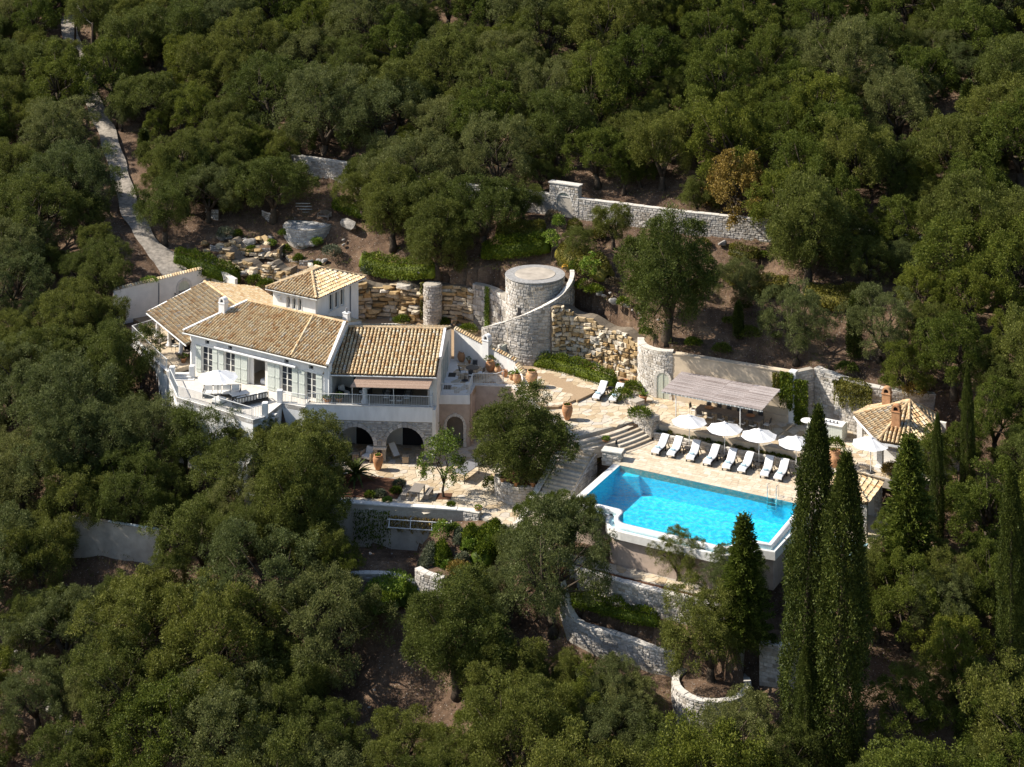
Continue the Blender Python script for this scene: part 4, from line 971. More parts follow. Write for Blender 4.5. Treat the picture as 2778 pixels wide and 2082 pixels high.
# side block under the balcony with its narrow arched doorway
BAL = Frame(-5.95, 141.85, -1.5)
bx1 = 2.55; da, db = fu(BAL, 1212), fu(BAL, 1257); zk = -1.2
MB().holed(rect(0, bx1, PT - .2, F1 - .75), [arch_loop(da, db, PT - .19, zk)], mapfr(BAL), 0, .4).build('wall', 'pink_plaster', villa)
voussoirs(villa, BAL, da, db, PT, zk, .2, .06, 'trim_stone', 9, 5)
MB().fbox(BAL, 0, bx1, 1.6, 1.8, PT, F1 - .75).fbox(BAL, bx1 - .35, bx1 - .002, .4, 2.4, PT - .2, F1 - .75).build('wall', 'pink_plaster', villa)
MB().fbox(BAL, -.02, bx1 + .03, -.1, 8, F1 - .74, F1 - .003).build('balcony_slab', 'white_plaster', villa)
MB().fbox(BAL, bx1 + .031, 5.0, 2.15, 2.4, F1 - 1.5, F1 - .003).build('balcony_slab', 'white_plaster', villa)
railing(villa, [BAL.p(.1, 0, F1), BAL.p(2.5, 0, F1), BAL.p(2.7, 2.2, F1), BAL.p(4.6, 2.2, F1), BAL.p(5.2, 2.8, F1)], .9)
MB().fbox(FRONT, 9.87, 10.15, -.02, 2.4, PT, F1 - .02).build('buttress', 'shade_plaster', villa)
# --- left wing: pillared veranda
EL, RL, VLR = 3.55, 5.1, 5.0
l_front = [LEFT.p(-1.0, -.55, EL), LEFT.p(8.4, -.55, EL), LEFT.p(6.6, VLR, RL), LEFT.p(-1.6, VLR, RL)]
l_back = [LEFT.p(4.2, 10.3, EL), LEFT.p(-2.4, 10.3, EL), LEFT.p(-1.6, VLR, RL), LEFT.p(6.6, VLR, RL)]
roof_plane(villa, l_front, RV, 0, .27, .34); roof_plane(villa, l_back, RV, 0, .27, .34)
ridge_caps(villa, l_front[3] + Vector((0, 0, .06)), l_front[2] + Vector((0, 0, .06)), RV)
MB().tube([l_front[0] + Vector((-.05, -.05, -.1)), l_front[1] + Vector((-.05, -.05, -.1))], .06, 8).build('gutter', 'rail_paint', villa)
MB().bar(l_front[0] + Vector((0, 0, .02)), l_front[3] + Vector((0, 0, .02)), .16, .12).build('verge', 'white_plaster', villa)
for t in (-.1, 2.75, 5.45): column(LEFT, t, 0.1, FL, EL - .12, .2)
MB().fbox(LEFT, -.9, 7.6, .0, .3, EL - .28, EL - .06).build('beam', 'white_plaster', villa)
MB().fbox(LEFT, -.6, 6.8, 3.4, 3.7, FL, RL - .5).build('wall', 'shade_plaster', villa)
MB().fbox(LEFT, -.8, -.5, 3.4, 9.8, FL - 1, EL).build('wall', 'white_plaster', villa); MB().fbox(LEFT, -.5, 3.5, 9.5, 9.8, FL - 1, EL).build('wall', 'white_plaster', villa)
for a in (.6, 3.2): MB().fbox(LEFT, a, a + 1.2, 3.32, 3.398, FL, 3.4).build('doorway', 'dark_inside', villa)
# --- turret
TZ, TT = 7.72, 8.75; t0, t1, v0, v1 = 3.1, 7.6, 4.5, 10.4
fh = [arch_loop(a, a + .36, 6.3, 7.1) for a in (4.55, 5.15, 5.75)]
MB().holed(rect(t0, t1, 5.0, TZ), fh, mapfr(MAIN), v0, v0 + .3).build('turret_wall', 'white_plaster', villa)
TS = Frame(MAIN.p(t1, 0).x, MAIN.p(t1, 0).y, -31.7 + 90)
sh = [arch_loop(a, a + .5, 5.95, 7.22) for a in (6.35, 7.1, 7.85)]
mpt = lambda s, z, q: MAIN.p(t1 - q, s, z)
MB().holed([(v0 + .301, 3.2), (v1 - .301, 3.2), (v1 - .301, TZ), (v0 + .301, TZ)], sh, mpt, 0, .3).build('turret_wall', 'white_plaster', villa)
MB().fbox(MAIN, t0, t1, v1 - .3, v1, 3.2, TZ).fbox(MAIN, t0, t0 + .3, v0 + .301, v1 - .301, 4.0, TZ).build('turret_wall', 'white_plaster', villa)
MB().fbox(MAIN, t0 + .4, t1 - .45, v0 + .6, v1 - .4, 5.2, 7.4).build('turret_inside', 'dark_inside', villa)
for a in (6.35, 7.1, 7.85):
    o = MB().holed(arch_loop(a + .01, a + .49, 5.96, 7.22), [arch_loop(a + .07, a + .43, 6.05, 7.2)], mpt, .1, .16).build('window', 'window_paint', villa)
    MB().holed(arch_loop(a + .07, a + .43, 6.05, 7.2), [], mpt, .12, .13).build('pane', 'glass_pane', o)
    MB().holed(arch_loop(a - .1, a + .6, 5.85, 7.22), [arch_loop(a, a + .5, 5.95, 7.22)], mpt, -.03, .0).build('window_surround', 'white_stone', villa)
for a in (4.55, 5.15, 5.75): MB().holed(arch_loop(a - .08, a + .44, 6.23, 7.1), [arch_loop(a, a + .36, 6.3, 7.1)], mapfr(MAIN), v0 - .03, v0).build('window_surround', 'white_stone', villa)
MB().fbox(MAIN, 3.65, 3.95, v0 - .12, v0, 6.85, 7.15).build('wall_lamp', 'white_plaster', villa)
o_ = .45; c0, c1, c2, c3 = MAIN.p(t0 - o_, v0 - o_, TZ), MAIN.p(t1 + o_, v0 - o_, TZ), MAIN.p(t1 + o_, v1 + o_, TZ), MAIN.p(t0 - o_, v1 + o_, TZ)
r0, r1 = MAIN.p((t0 + t1) / 2, 6.9, TT), MAIN.p((t0 + t1) / 2, 8.1, TT)
for q in ([c0, c1, r0], [c1, c2, r1, r0], [c2, c3, r1], [c3, c0, r0, r1]): roof_plane(villa, q, RV, 0, .29, .36, .1)
for a, b in ((c0, r0), (c1, r0), (c2, r1), (c3, r1), (r0, r1)): ridge_caps(villa, a + Vector((0, 0, .05)), b + Vector((0, 0, .05)), RV, .13)
gt = MB(); gt.tube([c0 + Vector((0, 0, -.1)), c1 + Vector((0, 0, -.1)), c2 + Vector((0, 0, -.1))], .05, 8); gt.build('gutter', 'rail_paint', villa)
MB().tube([MAIN.p(t1 + .06, v0 + .1, 7.6), MAIN.p(t1 + .06, v0 + .1, 5.6)], .045, 8).build('downpipe', 'rail_paint', villa)
MB().tube([MAIN.p(t1 + .06, v1 - 1.2, 7.6), MAIN.p(t1 + .06, v1 - 1.2, 3.6)], .045, 8).build('downpipe', 'slate_top', villa)
# --- chimneys
def chimney(parent, x, y, z0, z1, w, rot, mat='white_plaster', hood=True):
    fr_ = Frame(x, y, rot); c = MB(); h = w / 2
    c.fbox(fr_, -h, h, -h * .8, h * .8, z0, z1 - .42).fbox(fr_, -h * 1.15, h * 1.15, -h * .95, h * .95, z1 - .418, z1 - .36)
    o = c.build('chimney', mat, parent)
    if hood:
        k = MB(); k.holed([(-h, z1 - .359)] + [(h, z1 - .359)] + [(h * math.cos(math.pi * i / 10), z1 - .15 + h * .75 * math.sin(math.pi * i / 10)) for i in range(11)], [arch_loop(-h * .55, h * .55, z1 - .34, z1 - .2, 8)], lambda u, z, q: fr_.p(u, q, z), -h * .8, h * .8)
        k.build('chimney_hood', mat, o); MB().fbox(fr_, -h * .5, h * .5, -.05, .05, z1 - .35, z1 - .08).build('flue', 'dark_inside', o)
    else: MB().tube([fr_.p(0, 0, z1 - .36), fr_.p(0, 0, z1)], .09, 8).build('flue', 'slate_top', o)
    return o
q = MAIN.p(fu(MAIN, 606, 2.6), 2.6); chimney(villa, q.x, q.y, 4.9, fz(MAIN, 606, 809, 2.6), .62, -31.7)
q = MAIN.p(fu(MAIN, 940, 5.6), 5.6); chimney(villa, q.x, q.y, 4.4, fz(MAIN, 940, 836, 5.6), .5, -31.7, hood=False)
# --- terraces round the villa
UT = [(-27.4, 146.6), (-28.3, 145.6), (-26.76, 141.2), (-20.0, 136.6), (-19.2, 137.2), (-18.2, 140.0), (-16.3, 139.2), (-15.9, 140.6)]
ut = MB().prism(UT + [(-14.5, 139.9), (-26.0, 147.2)], F1 - .35, F1).build('terrace_floor', 'terrace_stone', villa)
tw = Path([(-28.3, 145.6), (-26.76, 141.2), (-20.0, 136.6), (-19.2, 137.2), (-18.2, 140.0), (-16.3, 139.2)])
wall_body(tw, -5.2, F1 - .1, .35).build('terrace_wall', 'white_plaster', villa); 
wall_body(tw, F1 - .098, F1 + .02, .3).build('terrace_kerb', 'white_stone', villa)
railing(villa, [(-28.0, 144.9, F1), (-26.7, 141.3, F1), (-23.3, 139.0, F1), (-20.1, 136.8, F1), (-19.4, 137.3, F1)], .9)
railing(villa, [(-18.3, 140.1, F1), (-17.4, 139.8, F1), (-16.3, 139.4, F1)], .9, mat='white_plaster')
for p in ((-27.9, 145.3), (-19.2, 137.6), (-18.4, 140.2), (-26.3, 145.5)): MB().bevbox(p[0] - .22, p[0] + .22, p[1] - .22, p[1] + .22, F1 - .2, F1 + 1.0, .02).build('terrace_pier', 'white_plaster', villa)
LT = [(-33.3, 154.2), (-29.4, 147.3), (-28.4, 145.7), (-26.6, 147.4), (-28.0, 151), (-29.2, 157.8), (-31.6, 156.2)]
MB().prism(LT, FL - .35, FL).build('terrace_floor', 'paver', villa)
lw = Path([(-31.6, 156.2), (-33.3, 154.2), (-29.4, 147.3), (-28.4, 145.7)]); wall_body(lw, -2.5, FL + .02, .3).build('terrace_wall', 'white_plaster', villa)
railing(villa, [(-31.5, 156.0, FL), (-33.1, 154.2, FL), (-29.3, 147.4, FL), (-28.5, 146.1, FL)], .9)
for k in range(3): MB().box(-28.2 + .28 * k, -26.6 + .28 * k, 145.45 - .3 * k, 145.9 - .25 * k, F1 + .002, FL - .1 - .13 * k).build('step', 'white_stone', villa)
stp = Frame(-18.75, 138.6, -25)
for k in range(14): MB().fbox(stp, -.45, .45, -.3 * (k + 1), -.3 * k - .01, -4, F1 - .18 * (k + 1)).build('step', 'white_stone', villa)
keep(villa)
# floor of the balcony terrace and courtyard behind is part of the paved yard (see below)
# ------------------------------------------------------------------ pool, decks, steps, paving
def section(path, prof, n=None, closed_prof=True):
    """Sweep a cross-section of (offset outwards, height) along a path."""
    st = list(path.d) if n is None else [path.L * i / n for i in range(n + 1)]
    mb = MB(); mb.loft([[path.pt(a, z, o) for o, z in prof] for a in st], True, True); return mb
def rc(cx, cy, r, a0, a1, n=6): return arc(cx, cy, r, a0, a1, n)
NEAR = [(0, -6.6), (2.9, -6.6)] + rc(2.9, -7.2, .6, 90, 0)[1:] + rc(4.4, -7.6, .9, 180, 270) + rc(11.1, -7.6, .9, -90, 0) + rc(12.6, -7.2, .6, 180, 90)[:-1] + [(12.6, -6.6), (14, -6.6)]
LOOP = [(14, 0), (0, 0)] + NEAR
W_LOOP = P2(POOL, LOOP)
pool = thing('swimming_pool', 'turquoise swimming pool with a rounded bay and white overflow rim', 'pool', POOL.p(7, -4, -2.7))
b = MB(); n = len(W_LOOP); b.v = [(x, y, -.03) for x, y in W_LOOP] + [(x, y, -1.75) for x, y in W_LOOP]
for i in range(n): b.f.append((i, (i + 1) % n, n + (i + 1) % n, n + i)); b.m.append(0)
for t in tessellate_polygon([[Vector((x, y, 0)) for x, y in W_LOOP]]): b.f.append(tuple(n + k for k in t)); b.m.append(0)
b.build('basin', 'pool_paint', pool)
wt = MB(); wt.v = [(x, y, -.07) for x, y in W_LOOP]
for t in tessellate_polygon([[Vector((x, y, 0)) for x, y in W_LOOP]]):
    (ax, ay), (bx, by), (cx, cy) = [W_LOOP[k] for k in t]
    wt.f.append(tuple(t) if (bx - ax) * (cy - ay) - (by - ay) * (cx - ax) > 0 else (t[0], t[2], t[1])); wt.m.append(0)
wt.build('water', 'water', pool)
MB().hexa([POOL.p(.01, -1.3, -1.74), POOL.p(1.9, -.5, -1.74), POOL.p(1.9, -.01, -1.74), POOL.p(.01, -.01, -1.74), POOL.p(.01, -.9, -.45), POOL.p(1.6, -.3, -.45), POOL.p(1.6, -.01, -.45), POOL.p(.01, -.01, -.45)]).build('underwater_step', 'pool_paint', pool)
NP = Path(P2(POOL, NEAR + [(14, -.05)]))
section(NP, [(0, -.03), (.34, -.03), (.36, -.06), (.36, -.5), (0, -.5)]).build('overflow_rim', 'white_plaster', pool, True)
section(NP, [(.362, -.42), (.75, -.42), (.75, -.2), (.92, -.2), (.95, -.24), (.95, -.78), (.362, -.78)]).build('overflow_channel', 'white_stone', pool)
section(NP, [(.37, -.40), (.74, -.40), (.74, -.36), (.37, -.36)]).build('channel_water', 'pale_blue_paint', pool)
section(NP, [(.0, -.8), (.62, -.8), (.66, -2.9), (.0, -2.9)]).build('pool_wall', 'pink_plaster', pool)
LP_ = Path(P2(POOL, [(0, 0), (0, -6.6)])); section(Path(P2(POOL, [(-.01, 0), (-.01, -6.95)])), [(0, -.02), (.55, -.02), (.55, -2.9), (0, -2.9)]).build('side_ledge', 'white_stone', pool)
for v_ in (-.35, -.95):
    m = MB(); m.tube([POOL.p(12.2 + (v_ + .35) * 1.1, .42, 0), POOL.p(12.2 + (v_ + .35) * 1.1, .42, .72), POOL.p(12.2 + (v_ + .35) * 1.1, .3, .86), POOL.p(12.2 + (v_ + .35) * 1.1, .0, .9), POOL.p(12.2 + (v_ + .35) * 1.1, -.12, .78), POOL.p(12.2 + (v_ + .35) * 1.1, -.16, -.9)], .028, 7); m.build('ladder_rail', 'steel', pool, True)
for k in range(3): MB().fbox(POOL, 11.54, 12.2, -.24, -.08, -.25 - .25 * k, -.21 - .25 * k).build('ladder_step', 'steel', pool)
keep(pool)
# pool deck of cut pavers in running bond
deck_poly = P2(POOL, [(-.05, .0), (15.1, .0), (15.1, 4.7), (14, 5.5), (.4, 5.5), (-.9, 3.9), (-.6, .0)])
deck = struct(MB().prism(deck_poly, -.5, -.02).build('pool_deck', 'mortar'), 'sunlit deck of cut stone pavers between pool and loungers')
rn = random.Random(4); pv = []; v = .0; row = 0; dl = [POOL.inv(p) for p in deck_poly]
while v < 5.45:
    h = .42 if row == 0 else .36; u = -.9 - (.3 if row % 2 else 0)
    while u < 15.1:
        w = .58 * rn.uniform(.8, 1.2) if row else .8; c = inside(dl, np.array([u + .04, u + w - .04, u + w / 2]), np.array([v + .03, v + h - .03, v + h / 2]))
        if c.all():
            g = .008; dz = rn.uniform(-.004, .004); mb = MB()
            mb.v = [tuple(POOL.p(*q)) for q in ((u + g, v + g, -.05), (u + w - g, v + g, -.05), (u + w - g, v + h - g, -.05), (u + g, v + h - g, -.05), (u + g, v + g, dz), (u + w - g, v + g, dz), (u + w - g, v + h - g, dz), (u + g, v + h - g, dz))]
            mb.f = [(4, 5, 6, 7), (0, 1, 5, 4), (1, 2, 6, 5), (2, 3, 7, 6), (3, 0, 4, 7)]; mb.m = [0] * 5; pv.append(mb)
        u += w
    v += h; row += 1
put_pieces('paver', pv, 'paver', deck, 300, near)
# upper yard, plaza and lower patio
S1, S2, S3, S4 = [tuple(at(a, b_, 1.0)[:2]) for a, b_ in ((1513.7, 1110), (1559.5, 1090.7), (1613.6, 1064.3), (1700, 1052))]
yard_poly = [(-5.4, 141.9), (-3.4, 141.7), (-2.9, 143.9), (0, 143.6), (1.7, 139.4), S1, S2, S3, S4, (10.2, 145.5), (9.9, 146.9), (3.3, 153.3), (-2, 156.9), (-7, 158.9), (-12, 161.3), (-16, 159.9), (-21, 158.9), (-24.5, 162.9), (-29.5, 163.1), (-34.4, 160.2), (-31.6, 156.6), (-27.5, 153), (-20, 150), (-10, 149), (-5, 149)]
yard = struct(MB().prism(yard_poly, .7, 1.17).build('yard', 'sand'), 'flagged yard beside and behind the villa')
strip = [tuple(at(a, b_, 1.2)[:2]) for a, b_ in ((1452, 1015), (1474, 1007), (1615, 1063), (1566, 1086))]
fl = flagstones([(-5.3, 142.0), (-3.4, 141.8), (-2.9, 144.0), (0, 143.7), (1.7, 139.5), S1, S2, S3, S4, (8.5, 147.5), (4.6, 149.0), (1.6, 147.8), (1.2, 146.3), (-4.6, 149.6)], 1.2, .62, 8, avoid=[strip])
put_pieces('flagstone', fl, 'flagstone', yard, 200, near)
MB().prism(strip, 1.0, 1.192).build('sand_strip', 'sand', yard)
plaza_poly = [S1, (1.8, 139.0), (4.4, 133.7), (9.6, 137.1)] + P2(POOL, [(.2, 6.15), (14, 6.15), (15.2, 4.7), (21, 4.7), (23, 8.5), (22, 13), (18.5, 12.5), (14.5, 11.9), (10.7, 12.9), (9.5, 11.5), (-.48, 11.5)]) + [(11.3, 142.6), (10.4, 144.6), S4, S3, S2]
plaza = struct(MB().prism(plaza_poly, .3, .97).build('dining_terrace', 'mortar'), 'warm flagstone terrace under the pergola and umbrellas')
put_pieces('flagstone', flagstones(plaza_poly, 1.0, .62, 9), 'flagstone', plaza, 300, near)
MB().fbox(POOL, -.2, 14.0, 6.02, 6.14, .35, .985).build('edge_wall', 'cream_plaster', plaza)
patio_poly = [(-20, 139.2), (-16, 139.0)] + P2(FRONT, [(0.1, .3), (.2, 3.4), (9.6, 3.4), (9.7, .3)]) + [(-5.9, 140.0), (-5.8, 143.2), (-3.5, 143.2), (-2.9, 143.7), (0, 143.5), (1.7, 139.2), (4.2, 133.5), (3.6, 126.6), (.5, 127.4), (-2.64, 129.55), (-11.9, 130.95), (-19.8, 132.1)]
patio = struct(MB().prism(patio_poly, -3.4, PT - .03).build('lower_patio', 'mortar'), 'sunny flagstone patio before the arched loggia')
bed = [tuple(at(a, b_, PT)[:2]) for a, b_ in ((905, 1290), (960, 1287), (1102, 1305), (1078, 1354), (900, 1348))]
pit = [tuple(at(800 + a * .3317, 1050 + b_ * .3317, PT)[:2]) for a, b_ in ((1172, 868), (1290, 870), (1274, 922), (1150, 922))]
put_pieces('flagstone', flagstones(patio_poly, PT, .62, 10, avoid=[bed, pit]), 'flagstone', patio, 300, near)
MB().prism(bed, -3.2, PT + .05).build('planting_bed', 'bed_soil', patio); MB().prism(pit, -3.2, PT + .01).build('tree_pit', 'bed_soil', patio)
# stair from the plaza: wide shallow steps to the pool, then a long flight down to the patio
st1 = thing('stone_steps', 'curved broad stone steps from terrace down to the pool deck', 'steps', (8.5, 134.5, 0))
a0, a1 = Vector((4.7, 133.5, 0)), Vector((9.55, 137.05, 0)); dn = Vector((.598, -.802, 0)); al = (a1 - a0).normalized()
for k in range(6):
    z1 = 1.0 - .163 * (k + 1) + .004; f0 = 0.0 if k < 3 else .50; o0, o1 = .36 * k, .36 * (k + 1); poly = []
    for o, rev in ((o0 - (.25 if k else 0.0), 0), (o1, 1)):
        pts = []
        for i in range(9):
            t = f0 + (1.02 - f0) * i / 8; p = a0.lerp(a1, t) + dn * (o + .28 * math.sin(math.pi * t)); pts.append((p.x, p.y))
        poly += pts[::-1] if rev else pts
    MB().prism(poly, -.3, z1).build('step', 'tread_stone', st1)
keep(st1)
st2 = thing('long_stair', 'long shaded stone stair running down beside the pool to the patio', 'steps', (3.5, 130, PT))
sf = Frame(5.2, 133.4, math.degrees(math.atan2(-.87, -.49)) + 90)   # v axis runs back uphill
for k in range(21):
    z1 = .5 - .17 * k; MB().fbox(sf, -1.15, 1.15, -.335 * (k + 1), -.335 * k - .002 + .2 * (k > 0), z1 - 1.0, z1).build('step', 'tread_stone', st2)
keep(st2)
def stone_thing(name, label, cat, loc, body, path, z0, z1, course, width, proud, seed, most=300, mat='limestone', bodymat='mortar', cope=None, group=None, hole=None, irregular=0.0, gap=.02, top=None):
    t = thing(name, label, cat, loc, 0, group); body.build('core', bodymat, t)
    put_pieces('stone', rough_stones(path, z0, z1, course, width, proud, seed, hole, irregular=irregular, gap=gap), mat, t, most, near)
    if cope:
        for mb in coping(path, z1, cope[0], cope[1], cope[2], cope[3], seed=seed): mb.build('coping_stone', cope[4] if len(cope) > 4 else 'trim_stone', t)
    return keep(t)
pth = struct(MB().fbox(POOL, -1.5, 14.2, -10.4, -9.2, -2.9, -2.66).build('garden_path', 'mortar'), 'ochre stone path under the pool wall')
put_pieces('flagstone', flagstones(P2(POOL, [(-1.5, -10.4), (14.2, -10.4), (14.2, -9.25), (-1.5, -9.25)]), -2.63, .55, 13), 'flagstone', pth, 60, near)
struct(MB().fbox(POOL, -1.8, 14.2, -11.5, -10.45, -3.2, -2.68).build('planting_bed', 'bed_soil'), 'strip of red-brown planting bed beside the path under the pool')
pe = thing('yard_retaining_wall', 'shaded plaster retaining wall between the yard and the lower patio', 'wall', (0, 142, PT)); pep = Path([(-3.3, 142.0), (-2.95, 143.85), (-.05, 143.55), (1.7, 139.35), (4.4, 133.75)])
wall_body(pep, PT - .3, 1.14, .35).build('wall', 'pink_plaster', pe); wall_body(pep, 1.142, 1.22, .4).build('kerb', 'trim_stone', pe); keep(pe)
# walls beside the long stair
p = Path([sf.p(1.22, -6.8), sf.p(1.2, .3)]); zt = lambda a: -2.75 + 2.75 * min(1, a / 6.5)
pr = Path(list(reversed(p.p))); stone_thing('stair_wall', 'stepped stone wall with flowerpots between the long stair and pool', 'wall', p.at(3), wall_body(p, -3.2, zt, .45), Path([sf.p(1.22, -6.8), sf.p(1.2, .3)]), -3.2, zt, .2, .4, .05, 31, 0, cope=(.45, .06, .03, .5))
p = Path([sf.p(-1.65, -.8), sf.p(-1.65, -7.2)]); zt2 = lambda a: .15 - 3.0 * a / 6.4
stone_thing('stair_wall', 'low stone wall on the planter side of the long stair', 'wall', p.at(3), wall_body(Path([sf.p(-1.65, -.8), sf.p(-1.65, -7.2)]), -3.2, zt2, .4), p, -3.2, zt2, .2, .4, .05, 32, 0, cope=(.4, .06, .03, .5))
c = at(1663, 1246, 0); pf = Frame(c.x, c.y, -20)
p = Path([pf.p(-.75, .35), pf.p(-.75, -.35), pf.p(.7, -.35), pf.p(.7, .35)]); bm_ = MB().fbox(pf, -.75, .7, -.35, .45, -.4, .62)
stone_thing('stair_pier', 'square stone pier carrying a bowl of yellow flowers by the steps', 'pier', c, bm_, p, -.3, .6, .2, .36, .05, 33, 60); MB().fbox(pf, -.82, .77, -.42, .5, .622, .7).build('cap', 'trim_stone', bpy.data.objects['stair_pier']).matrix_parent_inverse = Matrix.Translation(-c)
# low wall and planting bed behind the loungers
p = Path(P2(POOL, [(.35, 5.4), (14.0, 5.4)])); t = stone_thing('lounger_wall', 'long low stone wall with a planting bed behind the pool loungers', 'wall', POOL.p(7, 5.5), wall_body(p, -.3, .5, .2), p, 0.0, .5, .17, .34, .05, 34, 160, cope=(.22, .05, .02, .5))
m = MB().fbox(POOL, .3, 14, 5.6, 6.02, 0.0, .44).build('bed', 'bed_soil', t); m.matrix_parent_inverse = Matrix.Translation(-t.location)
for name, lab, a, b_, h in (('planter_pier', 'stone planter block with trailing rosemary beside the wide steps', (1703, 1136), (1768, 1160), 1.25), ('planter_pier', 'smaller stone planter block by the pair of loungers', (1688, 1090), (1726, 1106), .7)):
    q0, q1 = at(a[0], a[1], 1.0), at(b_[0], b_[1], 1.0); d = (q1 - q0); L = d.length; pf = Frame(q0.x, q0.y, math.degrees(math.atan2(d.y, d.x)))
    zb = .2 if h > 1 else .9; p = Path([pf.p(0, .9), pf.p(0, 0), pf.p(L, 0), pf.p(L, .9)]); bm_ = MB().fbox(pf, 0, L, 0, .95, zb, 1.0 + h * .55)
    stone_thing(name, lab, 'planter', q0, bm_, p, zb, 1.0 + h * .55, .2, .33, .05, 36, 80)
# ------------------------------------------------------------------ walls, towers, rocks
def tile_coping(t, path, z1, th, seed, mat='roof_tile'):
    """Short barrel tiles laid across the top of a wall, sloping to its face."""
    rn = random.Random(seed); z1 = fn(z1); n = int(path.L / .24); j = []
    for i in range(n):
        a = (i + .5) * path.L / n; rings = []
        for o, zz, r in ((.12, -.0, .115), (-th * .5, .17, .1), (-th - .1, .02, .11)):
            c = path.pt(a, z1(a) + zz, o); d = (path.at(a + .1) - path.at(a - .1)).normalized()
            rings.append([c + d * (-r * math.cos(math.pi * k / 5)) + Vector((0, 0, r * .9 * math.sin(math.pi * k / 5))) for k in range(6)])
        mb = MB(); mb.loft(rings, False, False, closed=False); j.append(mb)
    put_pieces('tile', j, mat, t, 80, smooth=True)
# entrance wall
EW = Frame(-34.9, 159.6, 33.0)
ew = thing('entrance_wall', 'cream entrance wall with arched grey door and tiled coping', 'wall', EW.p(3, 0, 1))
ed0, ed1 = fu(EW, 484), fu(EW, 514)
ezt = lambda a: 4.05 + .06 * a
MB().holed([(-1, 0.5), (8.2, 0.5), (8.2, ezt(8.2)), (-1, ezt(-1))], [arch_loop(ed0, ed1, 1.5, 3.2)], mapfr(EW), 0, .35).build('wall', 'shade_plaster', ew)
voussoirs(ew, EW, ed0, ed1, 1.5, 3.2, .22, .06, 'trim_stone', 9, 4)
cc, rr = (ed0 + ed1) / 2, (ed1 - ed0) / 2; hd = lambda u: 3.2 + math.sqrt(max(0, rr * rr - (u - cc) ** 2))
dl_ = MB().fbox(EW, cc - .02, cc + .02, .1, .13, 1.5, 4.0 - .2).build('door', 'door_paint', ew); boards(dl_, EW, ed0, ed1, 1.5, 3, .14, .2, 6, 'door_paint', hd)
tile_coping(ew, Path([EW.p(-1, 0), EW.p(8.2, 0)]), lambda a: ezt(a - 1), .35, 3)
MB().tube([EW.p(3.2, -.05, 1.2), EW.p(3.2, -.05, 4.0)], .05, 6).build('downpipe', 'slate_top', ew)
MB().holed([(0, .8), (3.6, .8), (3.6, 4.2), (0, 4.75)], [], lambda u, z, w: EW.p(8.2, 0) + Vector((.75, -.66, 0)) * u + Vector((.66, .75, 0)) * w + Vector((0, 0, z)), 0, .3).build('wall', 'shade_plaster', ew)
keep(ew)
# garden wall of the round-table terrace, stepping down, with its own chimney
gw = thing('terrace_wall', 'sloping grey garden wall with tiled coping and a white chimney', 'wall', (-2, 147.6, F1))
gp = Path([(-4.9, 149.7), (.3, 145.85), (1.35, 143.6)]); gz = lambda a: 3.75 - .21 * a if a < 6.45 else 2.15 - .25 * (a - 6.45)
gpr = Path([(-4.9, 149.7), (.3, 145.85), (1.35, 143.6)])
wall_body(gpr, .9, gz, .3).build('wall', 'white_plaster', gw); tile_coping(gw, gpr, gz, .3, 5)
q = gp.at(3.5); chimney(gw, q.x, q.y, 1.2, 3.95, .62, -36); keep(gw)
# cistern tower with the parapet stair winding round it
CX, CY, CR, CZ = 1.98, 151.5, 2.5, 7.87
tw_ = thing('cistern_tower', 'round stone cistern tower with a flat top and winding stair wall', 'tower', (CX, CY, F1))
cp = Path(arc(CX, CY, CR, 170, 370, 40)); MB().lathe([(CR - .02, .8), (CR - .02, CZ - .1)], 40, (CX, CY, 0)).build('core', 'mortar', tw_, True)
MB().lathe([(CR + .06, CZ - .1), (CR + .08, CZ - .06), (CR + .06, CZ), (CR - .75, CZ)], 48, (CX, CY, 0), cap1=False).build('top_ring', 'grey_limestone', tw_)  # darker grey than the wall: olive tree's shade put into the colour
MB().lathe([(CR - .75, CZ - .05), (CR - .78, CZ + .03), (.05, CZ + .05)], 40, (CX, CY, 0)).build('top_slab', 'concrete', tw_)  # dark tone here also stands in for the tree's shade
def win(s, z, hw): return abs(s - cp.L * (.335)) < .2 + hw * .5 and 4.6 < z < 5.75
put_pieces('stone', rough_stones(cp, .9, CZ - .1, .24, .36, .055, 41, win), 'limestone', tw_, 260, near)
wa = math.radians(170 + 200 * .335); wf = Frame(CX + CR * math.cos(wa), CY + CR * math.sin(wa), math.degrees(wa) + 90); MB().fbox(wf, -.17, .17, -.03, .05, 4.65, 5.6).build('slit_window', 'dark_inside', tw_)
R2 = 3.35; ang = [8, -10, -30, -50, -70, -90, -110, -130, -142]; pts = [(CX + R2 * math.cos(math.radians(a)), CY + R2 * math.sin(math.radians(a))) for a in ang]; pts += [(-1.9, 149.95), (-2.6, 150.9)]
sp = Path(list(reversed(smooth_pts(pts, 3)))); zz = [8.0, 7.85, 7.35, 6.8, 6.3, 5.85, 5.3, 4.75, 4.4, 3.9, 3.4]; zz2 = list(reversed([zz[min(10, i // 3)] + (zz[min(10, i // 3 + 1)] - zz[min(10, i // 3)]) * (i % 3) / 3 for i in range(len(sp.p))]))
zsp = lambda a: float(np.interp(a, sp.d, zz2))
wall_body(sp, .8, zsp, .3, .3).build('stair_core', 'mortar', tw_); put_pieces('stair_stone', rough_stones(sp, .9, zsp, .24, .38, .06, 42), 'limestone', tw_, 280, near)
for mb in coping(sp, zsp, .3, .06, .04, .5, seed=7): mb.build('coping_stone', 'trim_stone', tw_)
for k in range(18):
    a = sp.L * (.18 + .8 * k / 18); q = sp.pt(a, 0, -.55); MB().bevbox(q.x - .5, q.x + .5, q.y - .4, q.y + .4, zsp(a) - 1.6, zsp(a) - .75, .03).build('stair_tread', 'tread_stone', tw_)
keep(tw_)
